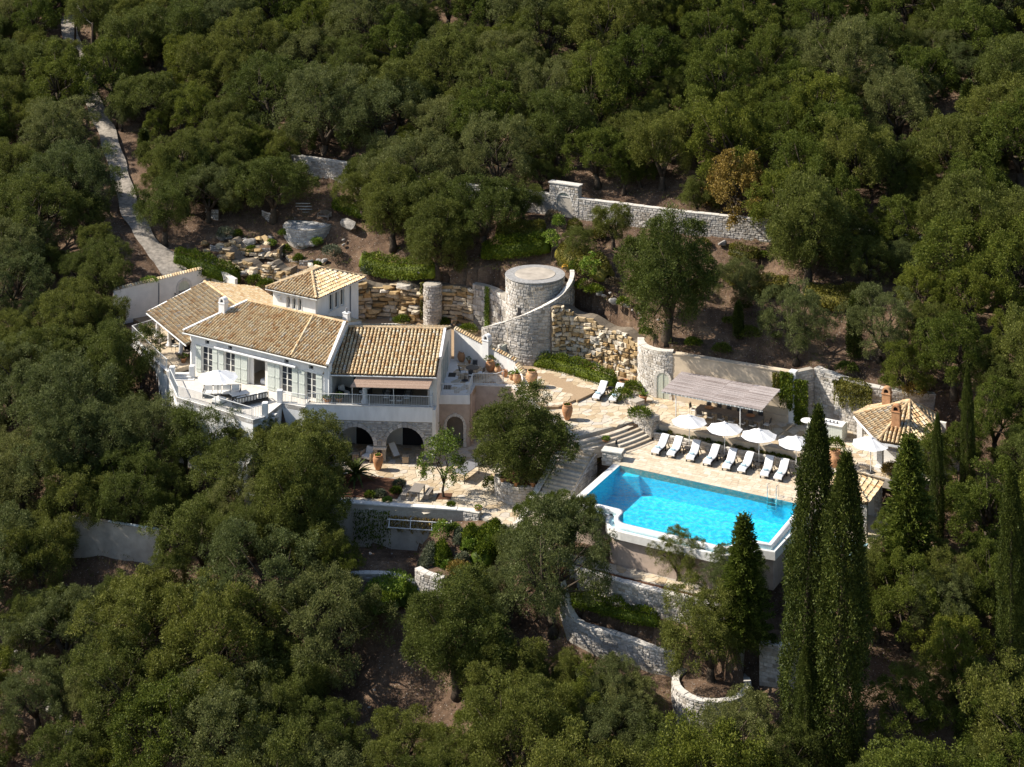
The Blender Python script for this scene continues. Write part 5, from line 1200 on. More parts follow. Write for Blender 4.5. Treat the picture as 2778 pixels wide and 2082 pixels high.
dr = Frame(-.95, 148.9, 30); tg = thing('stair_gate', 'small grey wooden gate between stone posts at the tower stair', 'gate', dr.p(0, 0, F1))
boards(tg, dr, 0, .95, F1 + .05, 2.75, 0, .06, 6, 'door_paint', lambda u: 2.5 + .35 * u); MB().fbox(dr, .98, 1.28, -.15, .2, F1, 3.2).build('post', 'trim_stone', tg); MB().fbox(dr, -.2, -.03, -.1, .15, F1, 2.7).build('post', 'trim_stone', tg); keep(tg)
# rock faces
c2 = Path(smooth_pts([(3.3, 148.1), (4.6, 148.5), (6.3, 147.8), (8.0, 146.9), (9.3, 145.7), (10.4, 144.7)], 4)); ct2 = lambda a: float(np.interp(a, [0, 1, 4, 8.5], [6.1, 6.0, 5.0, 4.5])) + .2 * math.sin(a * 2.1)
def rock_wall(name, label, path, z0, z1, course, width, irr, seed, mat='ochre_rock', most=300, loc=None, proud=.12):
    t = thing(name, label, 'rock face', loc or path.pt(path.L / 2, 1.0)); wall_body(path, fn(z0), z1, 1.2).build('core', 'dark_mortar', t)
    st = rough_stones(path, z0, z1, course, width, proud, seed, None, gap=.02, jit=.9, irregular=irr)
    put_pieces('rock', st, mat, t, most, near); return keep(t)
rock_wall('rock_cliff', 'sunlit ochre rock face with stacked blocks beside the cistern tower', c2, .9, ct2, .30, .46, .28, 51)
c1 = Path(smooth_pts([(-15.2, 159.2), (-13.2, 160.2), (-11.0, 160.2), (-9.2, 159.4), (-7.6, 158.6)], 5)); rock_wall('rock_cliff', 'layered golden rock face behind the villa turret', c1, .9, lambda a: 4.3 + .4 * math.sin(a * 1.3), .32, .95, .6, 52, proud=.28)
c3 = Path(smooth_pts([(-6.4, 158.8), (-4.8, 158.6), (-3.4, 157.5)], 4)); rock_wall('rock_cliff', 'brown shaded rock face between the round buttress and block wall', c3, .9, 4.6, .3, .9, .35, 53)
c4 = Path(smooth_pts([(-3.5, 157.6), (-1.9, 156.3), (-.4, 153.6)], 4)); t = stone_thing('block_wall', 'wall of big pale stone blocks beside the cistern tower', 'wall', c4.pt(1, 1), wall_body(c4, .8, 5.1, .6), c4, 1.0, 5.1, .42, .55, .1, 54, 120)
bp_ = Path(arc(-7.1, 158.2, .8, 160, 380, 14)); stone_thing('round_buttress', 'narrow round stone buttress rising from the courtyard', 'buttress', (-7.1, 158.2, 1.2), MB().lathe([(.82, .9), (.76, 4.95)], 18, (-7.1, 158.2, 0)), bp_, 1.0, 4.9, .24, .34, .05, 55, 130)
MB().fbox(Frame(-11.5, 155.9, 3), -2.6, 3.0, 0, .35, .9, 1.75)
cw = Path([(-14.2, 156.3), (-10.5, 156.6), (-6.8, 155.3)]); stone_thing('courtyard_wall', 'low ochre stone kerb wall in the courtyard behind the villa', 'wall', cw.pt(2, 1.2), wall_body(cw, .9, 1.7, .35), cw, 1.1, 1.7, .2, .34, .04, 56, 60, mat='ochre_rock', cope=(.35, .06, .03, .5))
# bastion with the arched door
ba = [(12.86, 141.3), (12.0, 141.55), (11.2, 142.2), (10.6, 143.1), (10.3, 144.2), (10.35, 145.4)]; bpth = Path(list(reversed(smooth_pts(ba, 5)))); bt = lambda a: 4.5 + .05 * a
bd = min(range(200), key=lambda i: abs(PW / 2 + F * bpth.at(bpth.L * i / 200).x / bpth.at(bpth.L * i / 200).y - 1799)); bds = bpth.L * bd / 200; dw = .52
def bhole(s, z, hw): return abs(s - bds) < dw + .18 + hw * .4 and z < 3.1
tb_ = stone_thing('bastion_wall', 'curved pale stone wall with an arched grey-green door', 'wall', bpth.pt(bpth.L / 2, 1), wall_body(bpth, .6, bt, .5, .3), bpth, 1.0, bt, .2, .32, .045, 57, 260, hole=bhole, cope=(.5, .06, .03, .5))
o_d = bpth.out(bds); da_ = math.degrees(math.atan2(o_d.y, o_d.x)) + 90; q = bpth.pt(bds, 0, .0); df = Frame(q.x, q.y, da_); n0 = len(tb_.children)
hd = lambda u: 2.55 + math.sqrt(max(0, dw * dw - u * u)); kids = set(tb_.children)
d_ = MB().fbox(df, -.015, .015, -.085, -.05, 1.02, 3.0).build('door', 'door_paint', tb_); boards(d_, df, -dw, dw, 1.02, 3, -.05, .0, 7, 'door_paint', hd); voussoirs(tb_, df, -dw, dw, 1.0, 2.55, .2, .09, 'trim_stone', 9, 5)
MB().tube([df.p(.36, -.06, 2.0), df.p(.36, -.14, 2.0), df.p(.26, -.14, 2.0)], .02, 5).build('handle', 'dark_metal', tb_)
for k in tb_.children:
    if k not in kids: k.matrix_parent_inverse = Matrix.Translation(-tb_.location)
# beige wall behind the pergola, plaster return, stone walls on the right
bw = thing('beige_wall', 'tall beige plaster wall behind the reed pergola', 'wall', POOL.p(4.5, 11.3, 1))
zb_ = lambda u: 4.62 + .02 * u
MB().holed([(-.5, .6), (9.2, .6), (9.2, zb_(9.2)), (-.5, zb_(-.5))], [], mapfr(POOL), 11.2, 11.7).build('wall', 'cream_plaster', bw)
MB().hexa([POOL.p(-.5, 11.14, zb_(-.5) + .002), POOL.p(9.25, 11.14, zb_(9.25) + .002), POOL.p(9.25, 11.76, zb_(9.25) + .002), POOL.p(-.5, 11.76, zb_(-.5) + .002), POOL.p(-.5, 11.14, zb_(-.5) + .07), POOL.p(9.25, 11.14, zb_(9.25) + .07), POOL.p(9.25, 11.76, zb_(9.25) + .07), POOL.p(-.5, 11.76, zb_(-.5) + .07)]).build('coping', 'cream_plaster', bw)
MB().fbox(POOL, -.5, 9.2, 11.05, 11.2, .9, 1.45).build('bench_plinth', 'cream_plaster', bw); MB().fbox(POOL, 9.2, 9.75, 11.1, 11.75, .6, 4.95).build('pilaster', 'white_plaster', bw); keep(bw)
rp = Path(P2(POOL, [(9.76, 11.3), (10.7, 12.7)])); stone_thing('stone_pier', 'narrow stone wall turning the corner beside the creeper', 'wall', rp.pt(.5, 1), wall_body(rp, .6, 4.9, .5), rp, 1.0, 4.9, .19, .42, .045, 58, 90)
rw = Path(smooth_pts(P2(POOL, [(10.72, 12.72), (12.6, 12.2), (14.6, 11.75), (16.6, 11.9), (18.6, 12.5), (20.5, 13.6)]), 4)); rz = lambda a: 4.9 - .06 * a
stone_thing('stone_wall', 'long curved pale stone wall behind the bar and pool house', 'wall', rw.pt(4, 1), wall_body(rw, .6, rz, .6), rw, 1.0, rz, .23, .42, .05, 59, 300, cope=(.6, .06, .03, .55))
# boundary wall with the arched gate
BP = [(790, 466), (950, 490), (1150, 533), (1300, 553), (1418, 566), (1494, 577), (1531, 582), (1566, 588), (1661, 600), (1850, 625), (2056, 647), (2200, 665), (2373, 682), (2520, 702)]
bpts = [at(a, b_, 10.0) for a, b_ in BP]; bd_ = Path(bpts)
g0 = bd_.d[6]; ghw = .72
def ghole(s, z, hw): return abs(s - g0) < 1.55
st = stone_thing('boundary_wall', 'long dry stone boundary wall crossing the hillside on both sides of the gate', 'wall', bd_.pt(g0, 10), wall_body(bd_, 8.0, 11.6, .45), bd_, 8.6, 11.6, .2, .34, .05, 60, 0, hole=ghole, cope=(.45, .08, .05, .7))
o_d = bd_.out(g0); q = bd_.pt(g0, 0, .05); GF = Frame(q.x, q.y, math.degrees(math.atan2(o_d.y, o_d.x)) + 90)
gt_ = thing('gate_pier', 'taller stone gateway with arched double wooden gate in the boundary wall', 'gateway', GF.p(0, 0, 10))
MB().holed(rect(-1.5, 1.5, 8.6, 12.75), [arch_loop(-ghw, ghw, 8.7, 11.3)], mapfr(GF), -.02, .6).build('core', 'mortar', gt_)
gp2 = Path([GF.p(-1.5, -.02), GF.p(1.5, -.02)]); put_pieces('stone', rough_stones(gp2, 9.3, 12.7, .2, .3, .05, 61, lambda s, z, hw: abs(s - 1.5) < ghw + .12 + hw * .4 and (z < 11.3 or math.hypot(s - 1.5, z - 11.3) < ghw + .15 + hw * .3)), 'limestone', gt_, 100, near)
MB().fbox(GF, -1.6, 1.6, -.12, .7, 12.752, 12.85).build('cap', 'trim_stone', gt_); voussoirs(gt_, GF, -ghw, ghw, 9.5, 11.3, .14, .07, 'trim_stone', 11)
gd = MB().fbox(GF, -.02, .02, .14, .17, 9.5, 12).build('gate', 'door_paint', gt_); boards(gd, GF, -ghw + .01, ghw - .01, 9.5, 11, .18, .24, 8, 'door_paint', lambda u: 11.3 + math.sqrt(max(0, ghw * ghw - u * u)))
for z in (10.4, 11.2): MB().fbox(GF, -ghw - .15, ghw + .15, .13, .138, z, z + .05).build('hinge', 'dark_metal', gd)
keep(gt_)
# lower patio wall, planter ring, lower terraces
pw = thing('patio_wall', 'grey plaster retaining wall with white coping under the lower patio', 'wall', (-10, 130.7, -5.9))
pp = Path([(-20, 132.2), (-11.9, 130.95), (-2.6, 129.55)]); wall_body(pp, -6.6, PT + .25, .4).build('wall', 'concrete', pw)
for mb in coping(pp, PT + .25, .4, .09, .06, 1.6, seed=3): mb.build('coping_stone', 'white_stone', pw)
keep(pw)
rg = Path(arc(1.0, 133.3, 2.3, 175, 395, 24)); t = stone_thing('round_planter', 'round raised stone planter at the foot of the long stair', 'planter', (1, 133.3, PT), MB().lathe([(2.3, PT - .2), (2.3, -1.7), (1.9, -1.7), (1.88, -1.85), (.1, -1.8)], 36, (1, 133.3, 0)), rg, PT, -1.68, .2, .34, .05, 62, 220, cope=(.4, .06, .03, .45))
MB().lathe([(1.9, -1.83), (.02, -1.74)], 24, (1, 133.3, 0), cap0=False).build('earth', 'bed_soil', t).matrix_parent_inverse = Matrix.Translation(-t.location)
p = Path([tuple(at(1257, 1397, -3)[:2]), tuple(at(1300, 1404, -3)[:2])]); stone_thing('patio_pier', 'short stone pier ending the patio wall', 'pier', p.pt(.5, -4), wall_body(p, -5.5, -2.75, .5), p, -5.2, -2.75, .2, .34, .05, 63, 60, cope=(.5, .06, .03, .5))
def wall_px(name, label, pts, zt, h, seed, th=.45, most=120, cat='wall', smooth=3, course=.22, width=.36, mat='limestone', cope=True):
    """Dry stone wall whose top edge runs through measured pixels at the given heights."""
    q = [at(a, b_, z) for (a, b_), z in zip(pts, zt)]; qs = smooth_pts(q, smooth); p = Path(qs); tops = [v.z for v in qs]; z1 = lambda a: float(np.interp(a, p.d, tops)); z0 = lambda a: z1(a) - h
    return stone_thing(name, label, cat, p.pt(p.L / 2, z0(p.L / 2)), wall_body(p, lambda a: z0(a) - .6, z1, th), p, z0, z1, course, width, .05, seed, most, cope=(th, .07, .03, .5) if cope else None, mat=mat)
def wall_g(name, label, pts, h, seed, th=.45, most=120):
    """Dry stone wall standing on the slope where its foot is seen; the soil behind is held up to its top."""
    q = [gnd(a, b_) for a, b_ in pts]; qs = smooth_pts(q, 3); p = Path(qs); bs = [v.z for v in qs]; z0 = lambda a: float(np.interp(a, p.d, bs)) - .1; z1 = lambda a: z0(a) + h
    t = stone_thing(name, label, 'wall', p.pt(p.L / 2, z0(p.L / 2)), wall_body(p, lambda a: z0(a) - .8, z1, th), p, z0, z1, .22, .36, .05, seed, most, cope=(th, .07, .03, .5))
    m = MB(); m.loft([[p.pt(a, z0(a) - .5, -.3), p.pt(a, z1(a) - .12, -.3), p.pt(a, z1(a) - .05, -2.2), p.pt(a, z0(a) - .5, -2.6)] for a in p.d]); m.build('earth_fill', 'soil', t).matrix_parent_inverse = Matrix.Translation(-t.location); return t
wall_g('garden_wall', 'bent pale stone wall lit by the sun on the lower slope', [(1519, 1697), (1550, 1735), (1597, 1768), (1682, 1786), (1769, 1824), (1830, 1840)], 1.35, 64, most=150)
p = Path(P2(POOL, [(1.5, -11.5), (5, -11.65), (9, -11.7), (14, -11.6)])); stone_thing('garden_wall', 'straight stone wall holding the planting bed under the pool path', 'wall', p.pt(5, -4.5), wall_body(p, -6.5, -2.5, .45), p, -4.3, -2.5, .22, .36, .05, 65, 120, cope=(.45, .07, .03, .5))
wall_g('garden_wall', 'short stone wall behind the tall cypresses', [(2060, 1848), (2110, 1858), (2180, 1866)], 2.4, 66, most=60)
wall_g('garden_wall', 'stone retaining corner beside the clipped grey hedge', [(1126, 1600), (1150, 1612), (1200, 1625)], 1.4, 68, most=60)
wall_g('garden_wall', 'curved grey kerb wall along the shaded kitchen garden', [(950, 1580), (1020, 1580), (1070, 1588), (1126, 1606)], .6, 69, most=30)
c = at(1930, 1850, -6.5); rp2 = Path(arc(c.x, c.y, 2.5, 170, 370, 24)); stone_thing('round_planter', 'round stone planter wall around the airy olive on the lower slope', 'planter', c, MB().lathe([(2.5, -11.5), (2.5, -6.5), (2.1, -6.5), (2.1, -6.7), (.1, -6.6)], 30, (c.x, c.y, 0)), rp2, -8.6, -6.5, .22, .38, .06, 67, 160, cope=(.4, .07, .03, .5)); rpt = bpy.data.objects['round_planter.001']; MB().lathe([(2.09, -6.68), (.02, -6.5)], 24, (c.x, c.y, 0), cap0=False).build('earth', 'soil', rpt).matrix_parent_inverse = Matrix.Translation(-rpt.location)
g0_, g1_ = gnd(215, 1506), gnd(425, 1532); q = [g0_ + (g0_ - g1_) * .3, (g0_ + g1_) / 2, g1_ + (g1_ - g0_) * .03]; cz_ = (g0_.z + g1_.z) / 2 + 2.45
cw_ = thing('concrete_wall', 'bare concrete retaining wall among the olive trees', 'wall', g0_)
cpth = Path(q); wall_body(cpth, cz_ - 4, cz_, .4).build('wall', 'concrete', cw_); wall_body(cpth, cz_ + .002, cz_ + .1, .42).build('coping', 'concrete', cw_); keep(cw_)
for k in range(3):
    m = MB(); m.tube([cpth.pt(cpth.L * .5, cz_ + .14, -.1 - .09 * k), cpth.pt(cpth.L, cz_ + .14, -.1 - .09 * k)], .035, 6); tag(m.build('water_pipe', 'pipe_plastic', None, True), 'pale plastic pipes laid along the top of the concrete wall', 'pipe', 'pipes on the concrete wall')
# rock garden: stone platform, stub walls, boulders
pc = gnd(835, 618); px_, py_ = pc.x, pc.y; pz = pc.z + .15
pl = Path(arc(px_, py_, 2.3, 165, 375, 20)); t = stone_thing('stone_platform', 'raised semicircular stone platform under the olive trees', 'platform', (px_, py_, pz - 1), MB().lathe([(2.3, pz - 2.2), (2.3, pz)], 30, (px_, py_, 0)), pl, pz - 1.2, pz, .2, .34, .05, 70, 100, mat='grey_limestone')
put = flagstones([(px_ + 2.2 * math.cos(a * .35), py_ + 2.2 * math.sin(a * .35)) for a in range(18)], pz + .03, .6, 12)
for mb in put: mb.build('flagstone', 'grey_limestone', t).matrix_parent_inverse = Matrix.Translation(-t.location)
ps = thing('platform_steps', 'weathered stone steps climbing from the platform', 'steps', (px_ - 1, py_ + 2.4, pz))
for k in range(6): MB().bevbox(px_ - 1.5, px_ + .5, py_ + 1.2 + .32 * k, py_ + 1.9 + .32 * k, pz - .2, pz + .2 * (k + 1), .03).build('step', 'grey_limestone', ps)
keep(ps)
for i, (a, b_, c_, d_, h) in enumerate([(783, 702, 820, 706, .8), (652, 660, 680, 664, .7), (690, 676, 726, 682, .7), (612, 716, 640, 720, .6), (770, 738, 825, 736, .6), (622, 694, 645, 698, .6), (740, 692, 760, 694, .7), (578, 672, 606, 676, .6), (820, 712, 842, 712, .6), (716, 748, 740, 750, .6), (565, 565, 585, 592, .9), (718, 575, 734, 600, 1.0)]):
    q0, q1 = gnd(a - 8, b_ + 4), gnd(c_ + 8, d_ + 4); h = h * .55; mid = (q0 + q1) / 2; z = mid.z; pth = Path(smooth_pts([q0, mid + Vector((0, -.25, 0)), q1], 4))
    stone_thing('stub_wall', ['short curved stone terrace wall in the rock garden', 'little dry stone wall holding a plant pocket'][i % 2] + ', ' + ['by the grey shrub', 'near the long hedge', 'under the platform', 'above the turret', 'low by the rocks', 'beside big slabs', 'with a trailing plant', 'highest by the track', 'next to the silver bush', 'just over the turret roof', 'far up beneath the olives', 'beside the platform'][i], 'wall', mid, wall_body(pth, z - 1.0, z + h, .9), pth, z - .6, z + h, .2, .34, .06, 80 + i, 40, mat=['limestone', 'ochre_rock'][i % 3 == 0], bodymat='soil')
for k_, (pts_, hh, lb_) in enumerate([([(596, 712), (640, 722), (690, 742), (740, 752), (790, 756)], 1.3, 'lower golden outcrop of the rock garden above the villa roofs'), ([(610, 686), (660, 690), (710, 698), (760, 706)], 1.1, 'upper golden outcrop of the rock garden')]):
    q_ = smooth_pts([gnd(a, b_) for a, b_ in pts_], 4); p_ = Path(q_); zb_l = [v.z for v in q_]; b0 = lambda a, p_=p_, z_=zb_l: float(np.interp(a, p_.d, z_)) - .2; t0_ = lambda a, b0=b0, hh=hh: b0(a) + hh * (.75 + .45 * math.sin(a * 1.9) * math.sin(a * .7 + 1))
    rock_wall('rock_outcrop', lb_, p_, b0, t0_, .32, .6, .5, 57 + k_, most=80, loc=p_.pt(p_.L / 2, b0(p_.L / 2)), proud=.2)
def rock_mesh(seed, flat=.6):
    rn = random.Random(seed); bm = bmesh.new(); bmesh.ops.create_icosphere(bm, subdivisions=2, radius=1.0)
    for k in range(9):
        n = Vector((rn.gauss(0, 1), rn.gauss(0, 1), rn.gauss(0, 1))).normalized(); d = rn.uniform(.45, .85)
        for v in bm.verts:
            e = v.co.dot(n) - d
            if e > 0: v.co -= n * e
    for v in bm.verts: v.co += Vector((rn.uniform(-.05, .05),) * 3); v.co.z *= flat
    me = bpy.data.meshes.new('rock'); bm.to_mesh(me); bm.free(); return me
ROCKS = []
for i in range(6):
    for mt in ('boulder', 'ochre_rock'):
        me = rock_mesh(i, .45 + .08 * i); me.materials.append(MAT[mt]); ROCKS.append(me)
def rock(px, py, s, label, grey=True, group=None, name='boulder', sink=.25, i=None):
    b = gnd(px, py); rn = random.Random(int(px * 7 + py)); o = link(name, ROCKS[(2 * (rn.randrange(6) if i is None else i)) + (0 if grey else 1)])
    o.location = b + Vector((0, 0, s * sink)); o.scale = (s * rn.uniform(.8, 1.3), s * rn.uniform(.8, 1.2), s * rn.uniform(.8, 1.1)); o.rotation_euler = (rn.uniform(-.2, .2), rn.uniform(-.2, .2), rn.uniform(0, 6.28)); return tag(o, label, 'rock', group)
rock(947, 616, 1.05, 'big squared grey boulder at the end of the stone platform', i=1)
for a, b_, s, l in ((1700, 835, .35, 'round pale rock on the soil bank behind the tower'), (1664, 832, .45, 'flat white rock on the soil bank'), (1638, 824, .22, 'small white rock on the soil bank'), (1626, 905, .45, 'grey rock slab capping the ochre rock face'), (150, 1925, .9, 'mossy boulder in the lower grove'), (205, 1995, .8, 'pale boulder by the forked tree'), (330, 2010, .6, 'pale boulder at the lower picture edge'), (1960, 668, .5, 'dark rock at the foot of the boundary wall'), (1135, 783, .75, 'leaning grey rock atop the golden rock face')):
    rock(a, b_, s, l)
rn = random.Random(8)
ROCKPX = [(x_, y_) for x_ in range(560, 930, 17) for y_ in range(640, 775, 15)]
for x_, y_ in ROCKPX:
    if rn.random() < .30 and y_ > 640 + abs(x_ - 720) * .10:
        lft = 'low' if y_ > 720 else 'high'; clr = rn.random() < .4
        rock(x_ + rn.uniform(-8, 8), y_ + rn.uniform(-7, 7), rn.uniform(.18, .62), f'{"grey" if clr else "ochre"} rock lying {lft} in the rock garden above the villa roofs', clr, f'{"grey" if clr else "ochre"} rocks {lft} in the rock garden', 'garden_rock')
for k in range(60):
    x_, y_ = rn.choice([(rn.uniform(600, 1000), rn.uniform(600, 700)), (rn.uniform(1560, 1760), rn.uniform(790, 900)), (rn.uniform(1700, 1850), rn.uniform(800, 880)), (rn.uniform(880, 1100), rn.uniform(1850, 2050)), (rn.uniform(40, 260), rn.uniform(1780, 2060)), (rn.uniform(1500, 1700), rn.uniform(1780, 1950)), (rn.uniform(950, 1150), rn.uniform(1500, 1560))])
    wh = 'rock garden slope' if y_ < 710 and x_ < 1100 else ('soil bank behind the tower' if y_ < 1000 else 'shaded lower slope')
    rock(x_, y_, rn.uniform(.08, .2), f'small loose stone on the {wh}', True, f'loose stones on the {wh}', 'loose_stone')
# poles along the track
for i, (a, y0, y1, l) in enumerate([(204, -20, 125, 'tall dark utility pole beside the gravel track'), (250, 62, 190, 'shorter dark utility pole among the trees by the track'), (317, 290, 345, 'leaning stub of a wooden pole by the track'), (490, 290, 350, 'thin pale pole standing in scrub uphill of the track')]):
    b = gnd(a, y1); top = CH - b.y / F * (y0 - HZ); m = MB(); m.tube([b + Vector((0, 0, -.5)), b.lerp(Vector((b.x, b.y, top)), .5), Vector((b.x + .05, b.y, top))], [.15, .13, .1] if i < 3 else [.06, .06, .05], 8); tag(m.build('utility_pole', 'pole_wood' if i < 3 else 'grey_wood', None, True), l, 'pole')
b0, b1 = gnd(204, 125), gnd(250, 190); p0 = Vector((b0.x, b0.y, CH - b0.y / F * (0 - HZ))); p1 = Vector((b1.x, b1.y, CH - b1.y / F * (65 - HZ)))
m = MB(); m.tube([p0.lerp(p1, k / 8) - Vector((0, 0, .5 * math.sin(math.pi * k / 8))) for k in range(9)], .02, 4); tag(m.build('cable', 'dark_metal'), 'sagging cable strung between the two dark utility poles', 'cable')
# ------------------------------------------------------------------ pergola, pool house, hut, bar
pg = thing('pergola', 'reed-roofed pergola on thin posts over the long dining table', 'pergola', POOL.p(4.7, 8.5, 1))
gu0, gu1, gv0, gv1 = .55, 8.75, 6.4, 10.5
gz_ = lambda v: 3.43 + .19 * (v - gv0) / (gv1 - gv0)
rn = random.Random(14)
for k in range(4):
    a = gu0 + (gu1 - gu0) * k / 4 + .01; b_ = gu0 + (gu1 - gu0) * (k + 1) / 4 + (.02 if k < 3 else -.0); dz = .012 * (k % 2) + (.03 if k == 3 else 0)
    mat_ = MB().hexa([POOL.p(a, gv0, gz_(gv0) + dz), POOL.p(b_, gv0, gz_(gv0) + dz), POOL.p(b_, gv1, gz_(gv1) + dz), POOL.p(a, gv1, gz_(gv1) + dz)] + [POOL.p(a, gv0, gz_(gv0) + dz + .01), POOL.p(b_, gv0, gz_(gv0) + dz + .01), POOL.p(b_, gv1, gz_(gv1) + dz + .01), POOL.p(a, gv1, gz_(gv1) + dz + .01)]).build('reed_mat', 'reed', pg)
    j = MB(); n = 74
    for i in range(n):
        v = gv0 + (gv1 - gv0) * (i + .5) / n; e0, e1 = rn.uniform(-.03, .02), rn.uniform(-.02, .05)
        j.tube([POOL.p(a + e0, v, gz_(v) + dz + .02), POOL.p((a + b_) / 2, v + rn.uniform(-.01, .01), gz_(v) + dz + .02 + rn.uniform(-.008, .012)), POOL.p(b_ + e1, v, gz_(v) + dz + .02)], .018, 4)
    j.build('reeds', 'reed', mat_, kind='stuff')
for k in range(9):
    u = gu0 + .1 + (gu1 - gu0 - .2) * k / 8; MB().bar(POOL.p(u, gv0 - .04, gz_(gv0) - .05), POOL.p(u, gv1, gz_(gv1) - .05), .05, .07).build('rafter', 'rail_paint', pg)
for v in (gv0 + .2, gv1 - .05): MB().bar(POOL.p(gu0, v, gz_(v) - .125), POOL.p(gu1, v, gz_(v) - .125), .05, .08).build('beam', 'rail_paint', pg)
for u in (1.7, 6.95): MB().tube([POOL.p(u, 6.6, 1.0), POOL.p(u, 6.6, gz_(6.6) - .16)], .04, 8).build('post', 'rail_paint', pg)
for u in (1.7, 6.95): MB().tube([POOL.p(u, 11.0, 3.2), POOL.p(u, 10.4, gz_(10.4) - .16)], .03, 6).build('wall_brace', 'rail_paint', pg)
j = MB()
for i in range(26): u = gu0 + .15 + 8 * i / 26; j.box(-.001, .001, 0, .001, 0, .001) if 0 else j.fbox(POOL, u, u + .05, gv0 - .03, gv0 - .01, gz_(gv0) - .1, gz_(gv0) + .01)
j.build('fringe_clips', 'rail_paint', pg, kind='stuff'); keep(pg)
def table(name, label, cat, L, W, H, loc, rot, top, legm, planks=0, frame=.05):
    t = thing(name, label, cat, loc, rot)
    if planks:
        for i in range(planks): a = -L / 2 + L * i / planks; MB().bevbox(a + .006, a + L / planks - .006, -W / 2, W / 2, H - .045, H, .006).build('plank', top, t)
        MB().box(-L / 2 + .03, L / 2 - .03, -W / 2 + .06, W / 2 - .06, H - .12, H - .047).build('apron', top, t)
    else: MB().bevbox(-L / 2, L / 2, -W / 2, W / 2, H - .05, H, .012).build('table_top', top, t)
    for sx in (-1, 1):
        for sy in (-1, 1): x, y = sx * (L / 2 - .08), sy * (W / 2 - .08); MB().box(x - frame, x + frame, y - frame, y + frame, 0, H - .05).build('leg', legm, t)
    return t
tp = POOL.p(5.2, 8.95, 1.0); tbl = table('dining_table', 'very long grey wooden dining table under the reed pergola', 'table', 5.3, 1.15, .76, tp, POOL.ang, 'grey_wood', 'grey_wood', 16)
def chair_proto(seat_m, frame_m, name, label, arms=True, scale=1.0):
    t = thing(name, label, 'chair'); r = .014
    MB().bevbox(-.24, .24, -.23, .23, .43, .49, .02).build('seat', seat_m, t)
    b = MB(); b.tube([(-.22, .22, .45), (-.22, .27, .72), (-.2, .31, .95), (0, .33, .99), (.2, .31, .95), (.22, .27, .72), (.22, .22, .45)], r, 6); b.build('back_frame', frame_m, t, True)
    MB().hexa([(-.19, .24, .55), (.19, .24, .55), (.19, .255, .55), (-.19, .255, .55), (-.18, .3, .92), (.18, .3, .92), (.18, .315, .92), (-.18, .315, .92)]).build('backrest', frame_m, t)
    for sx in (-1, 1):
        MB().tube([(sx * .22, -.21, .44), (sx * .22, -.24, 0)], r, 5).build('leg', frame_m, t); MB().tube([(sx * .22, .21, .44), (sx * .22, .27, 0)], r, 5).build('leg', frame_m, t)
        if arms: MB().tube([(sx * .23, .27, .68), (sx * .25, 0, .69), (sx * .24, -.2, .66), (sx * .22, -.21, .44)], r, 5).build('armrest', frame_m, t)
    return t
first = [None]
def put_chair(loc, rot, label, group, proto=None):
    if first[0] is None:
        first[0] = chair_proto('cushion', 'dark_metal', 'dining_chair', label); o = first[0]; o.location = loc; o.rotation_euler = (0, 0, rot)
    else: o = dup(first[0], loc, rot, label)
    o['label'] = label; o['group'] = group; return o
ordn = ['nearest the arched door', 'second from the arched door', 'third from the arched door', 'third from the bar', 'second from the bar', 'nearest the bar']
for i in range(6):
    u = 3.05 + .86 * i
    put_chair(POOL.p(u, 8.22, 1.0), POOL.ang + math.pi + rn.uniform(-.12, .12), f'chair with white cushion, pool side of the long table, {ordn[i]}', 'chairs round the long table')
    put_chair(POOL.p(u, 9.72, 1.0), POOL.ang + rn.uniform(-.12, .12), f'dark chair, wall side of the long table, {ordn[i]}', 'chairs round the long table')
put_chair(POOL.p(2.2, 8.95, 1.0), POOL.ang + math.pi / 2, 'iron chair at the head of the long table towards the arched door', 'chairs round the long table'); put_chair(POOL.p(8.25, 8.9, 1.0), POOL.ang - math.pi / 2, 'iron chair at the head of the long table towards the bar', 'chairs round the long table')
for u, l in ((3.5, 'shallow terracotta bowl on the long table, nearer the arched door'), (6.9, 'shallow terracotta bowl on the long table, nearer the bar')):
    m = MB(); m.lathe([(.1, 0), (.2, .02), (.36, .09), (.34, .09), (.18, .035), (.02, .03)], 20); o = m.build('bowl', 'terracotta', None, True); o.location = POOL.p(u, 9.0, 1.762); tag(o, l, 'bowl')
# bar
br = thing('bar_counter', 'pale grey boarded bar counter before the stone wall', 'bar', POOL.p(13, 9.8, 1))
boards(br, POOL, 11.9, 13.95, 1.0, 2.15, 9.4, 9.46, 12, 'shutter_paint'); MB().fbox(POOL, 11.9, 13.95, 9.461, 9.95, 1.0, 2.14).build('body', 'shutter_paint', br); MB().fbox(POOL, 13.955, 14.0, 9.38, 10.6, 1.0, 2.13).build('side_panel', 'shutter_paint', br)
MB().fbox(POOL, 11.85, 14.05, 9.3, 10.05, 2.152, 2.21).build('counter_top', 'white_plaster', br); MB().fbox(POOL, 11.9, 13.95, 10.3, 10.9, 1.0, 1.9).build('back_counter', 'shutter_paint', br); MB().fbox(POOL, 11.9, 13.95, 10.25, 10.95, 1.902, 1.95).build('back_top', 'white_plaster', br)
q = POOL.p(11.35, 9.3); MB().lathe([(.5, 2.15), (.52, 2.17), (.5, 2.21)], 24, (q.x, q.y, 0)).build('round_end', 'white_plaster', br); MB().lathe([(.07, 1.0), (.06, 2.15)], 10, (q.x, q.y, 0)).build('pedestal', 'shutter_paint', br); keep(br)
m = MB(); m.lathe([(.03, 0), (.03, .16), (.09, .2), (.12, .3), (.1, .3)], 12); o = m.build('glass_vase', 'pale_blue_paint', None, True); o.location = POOL.p(12.5, 9.6, 2.212); tag(o, 'small pale blue vase standing on the bar counter', 'vase')
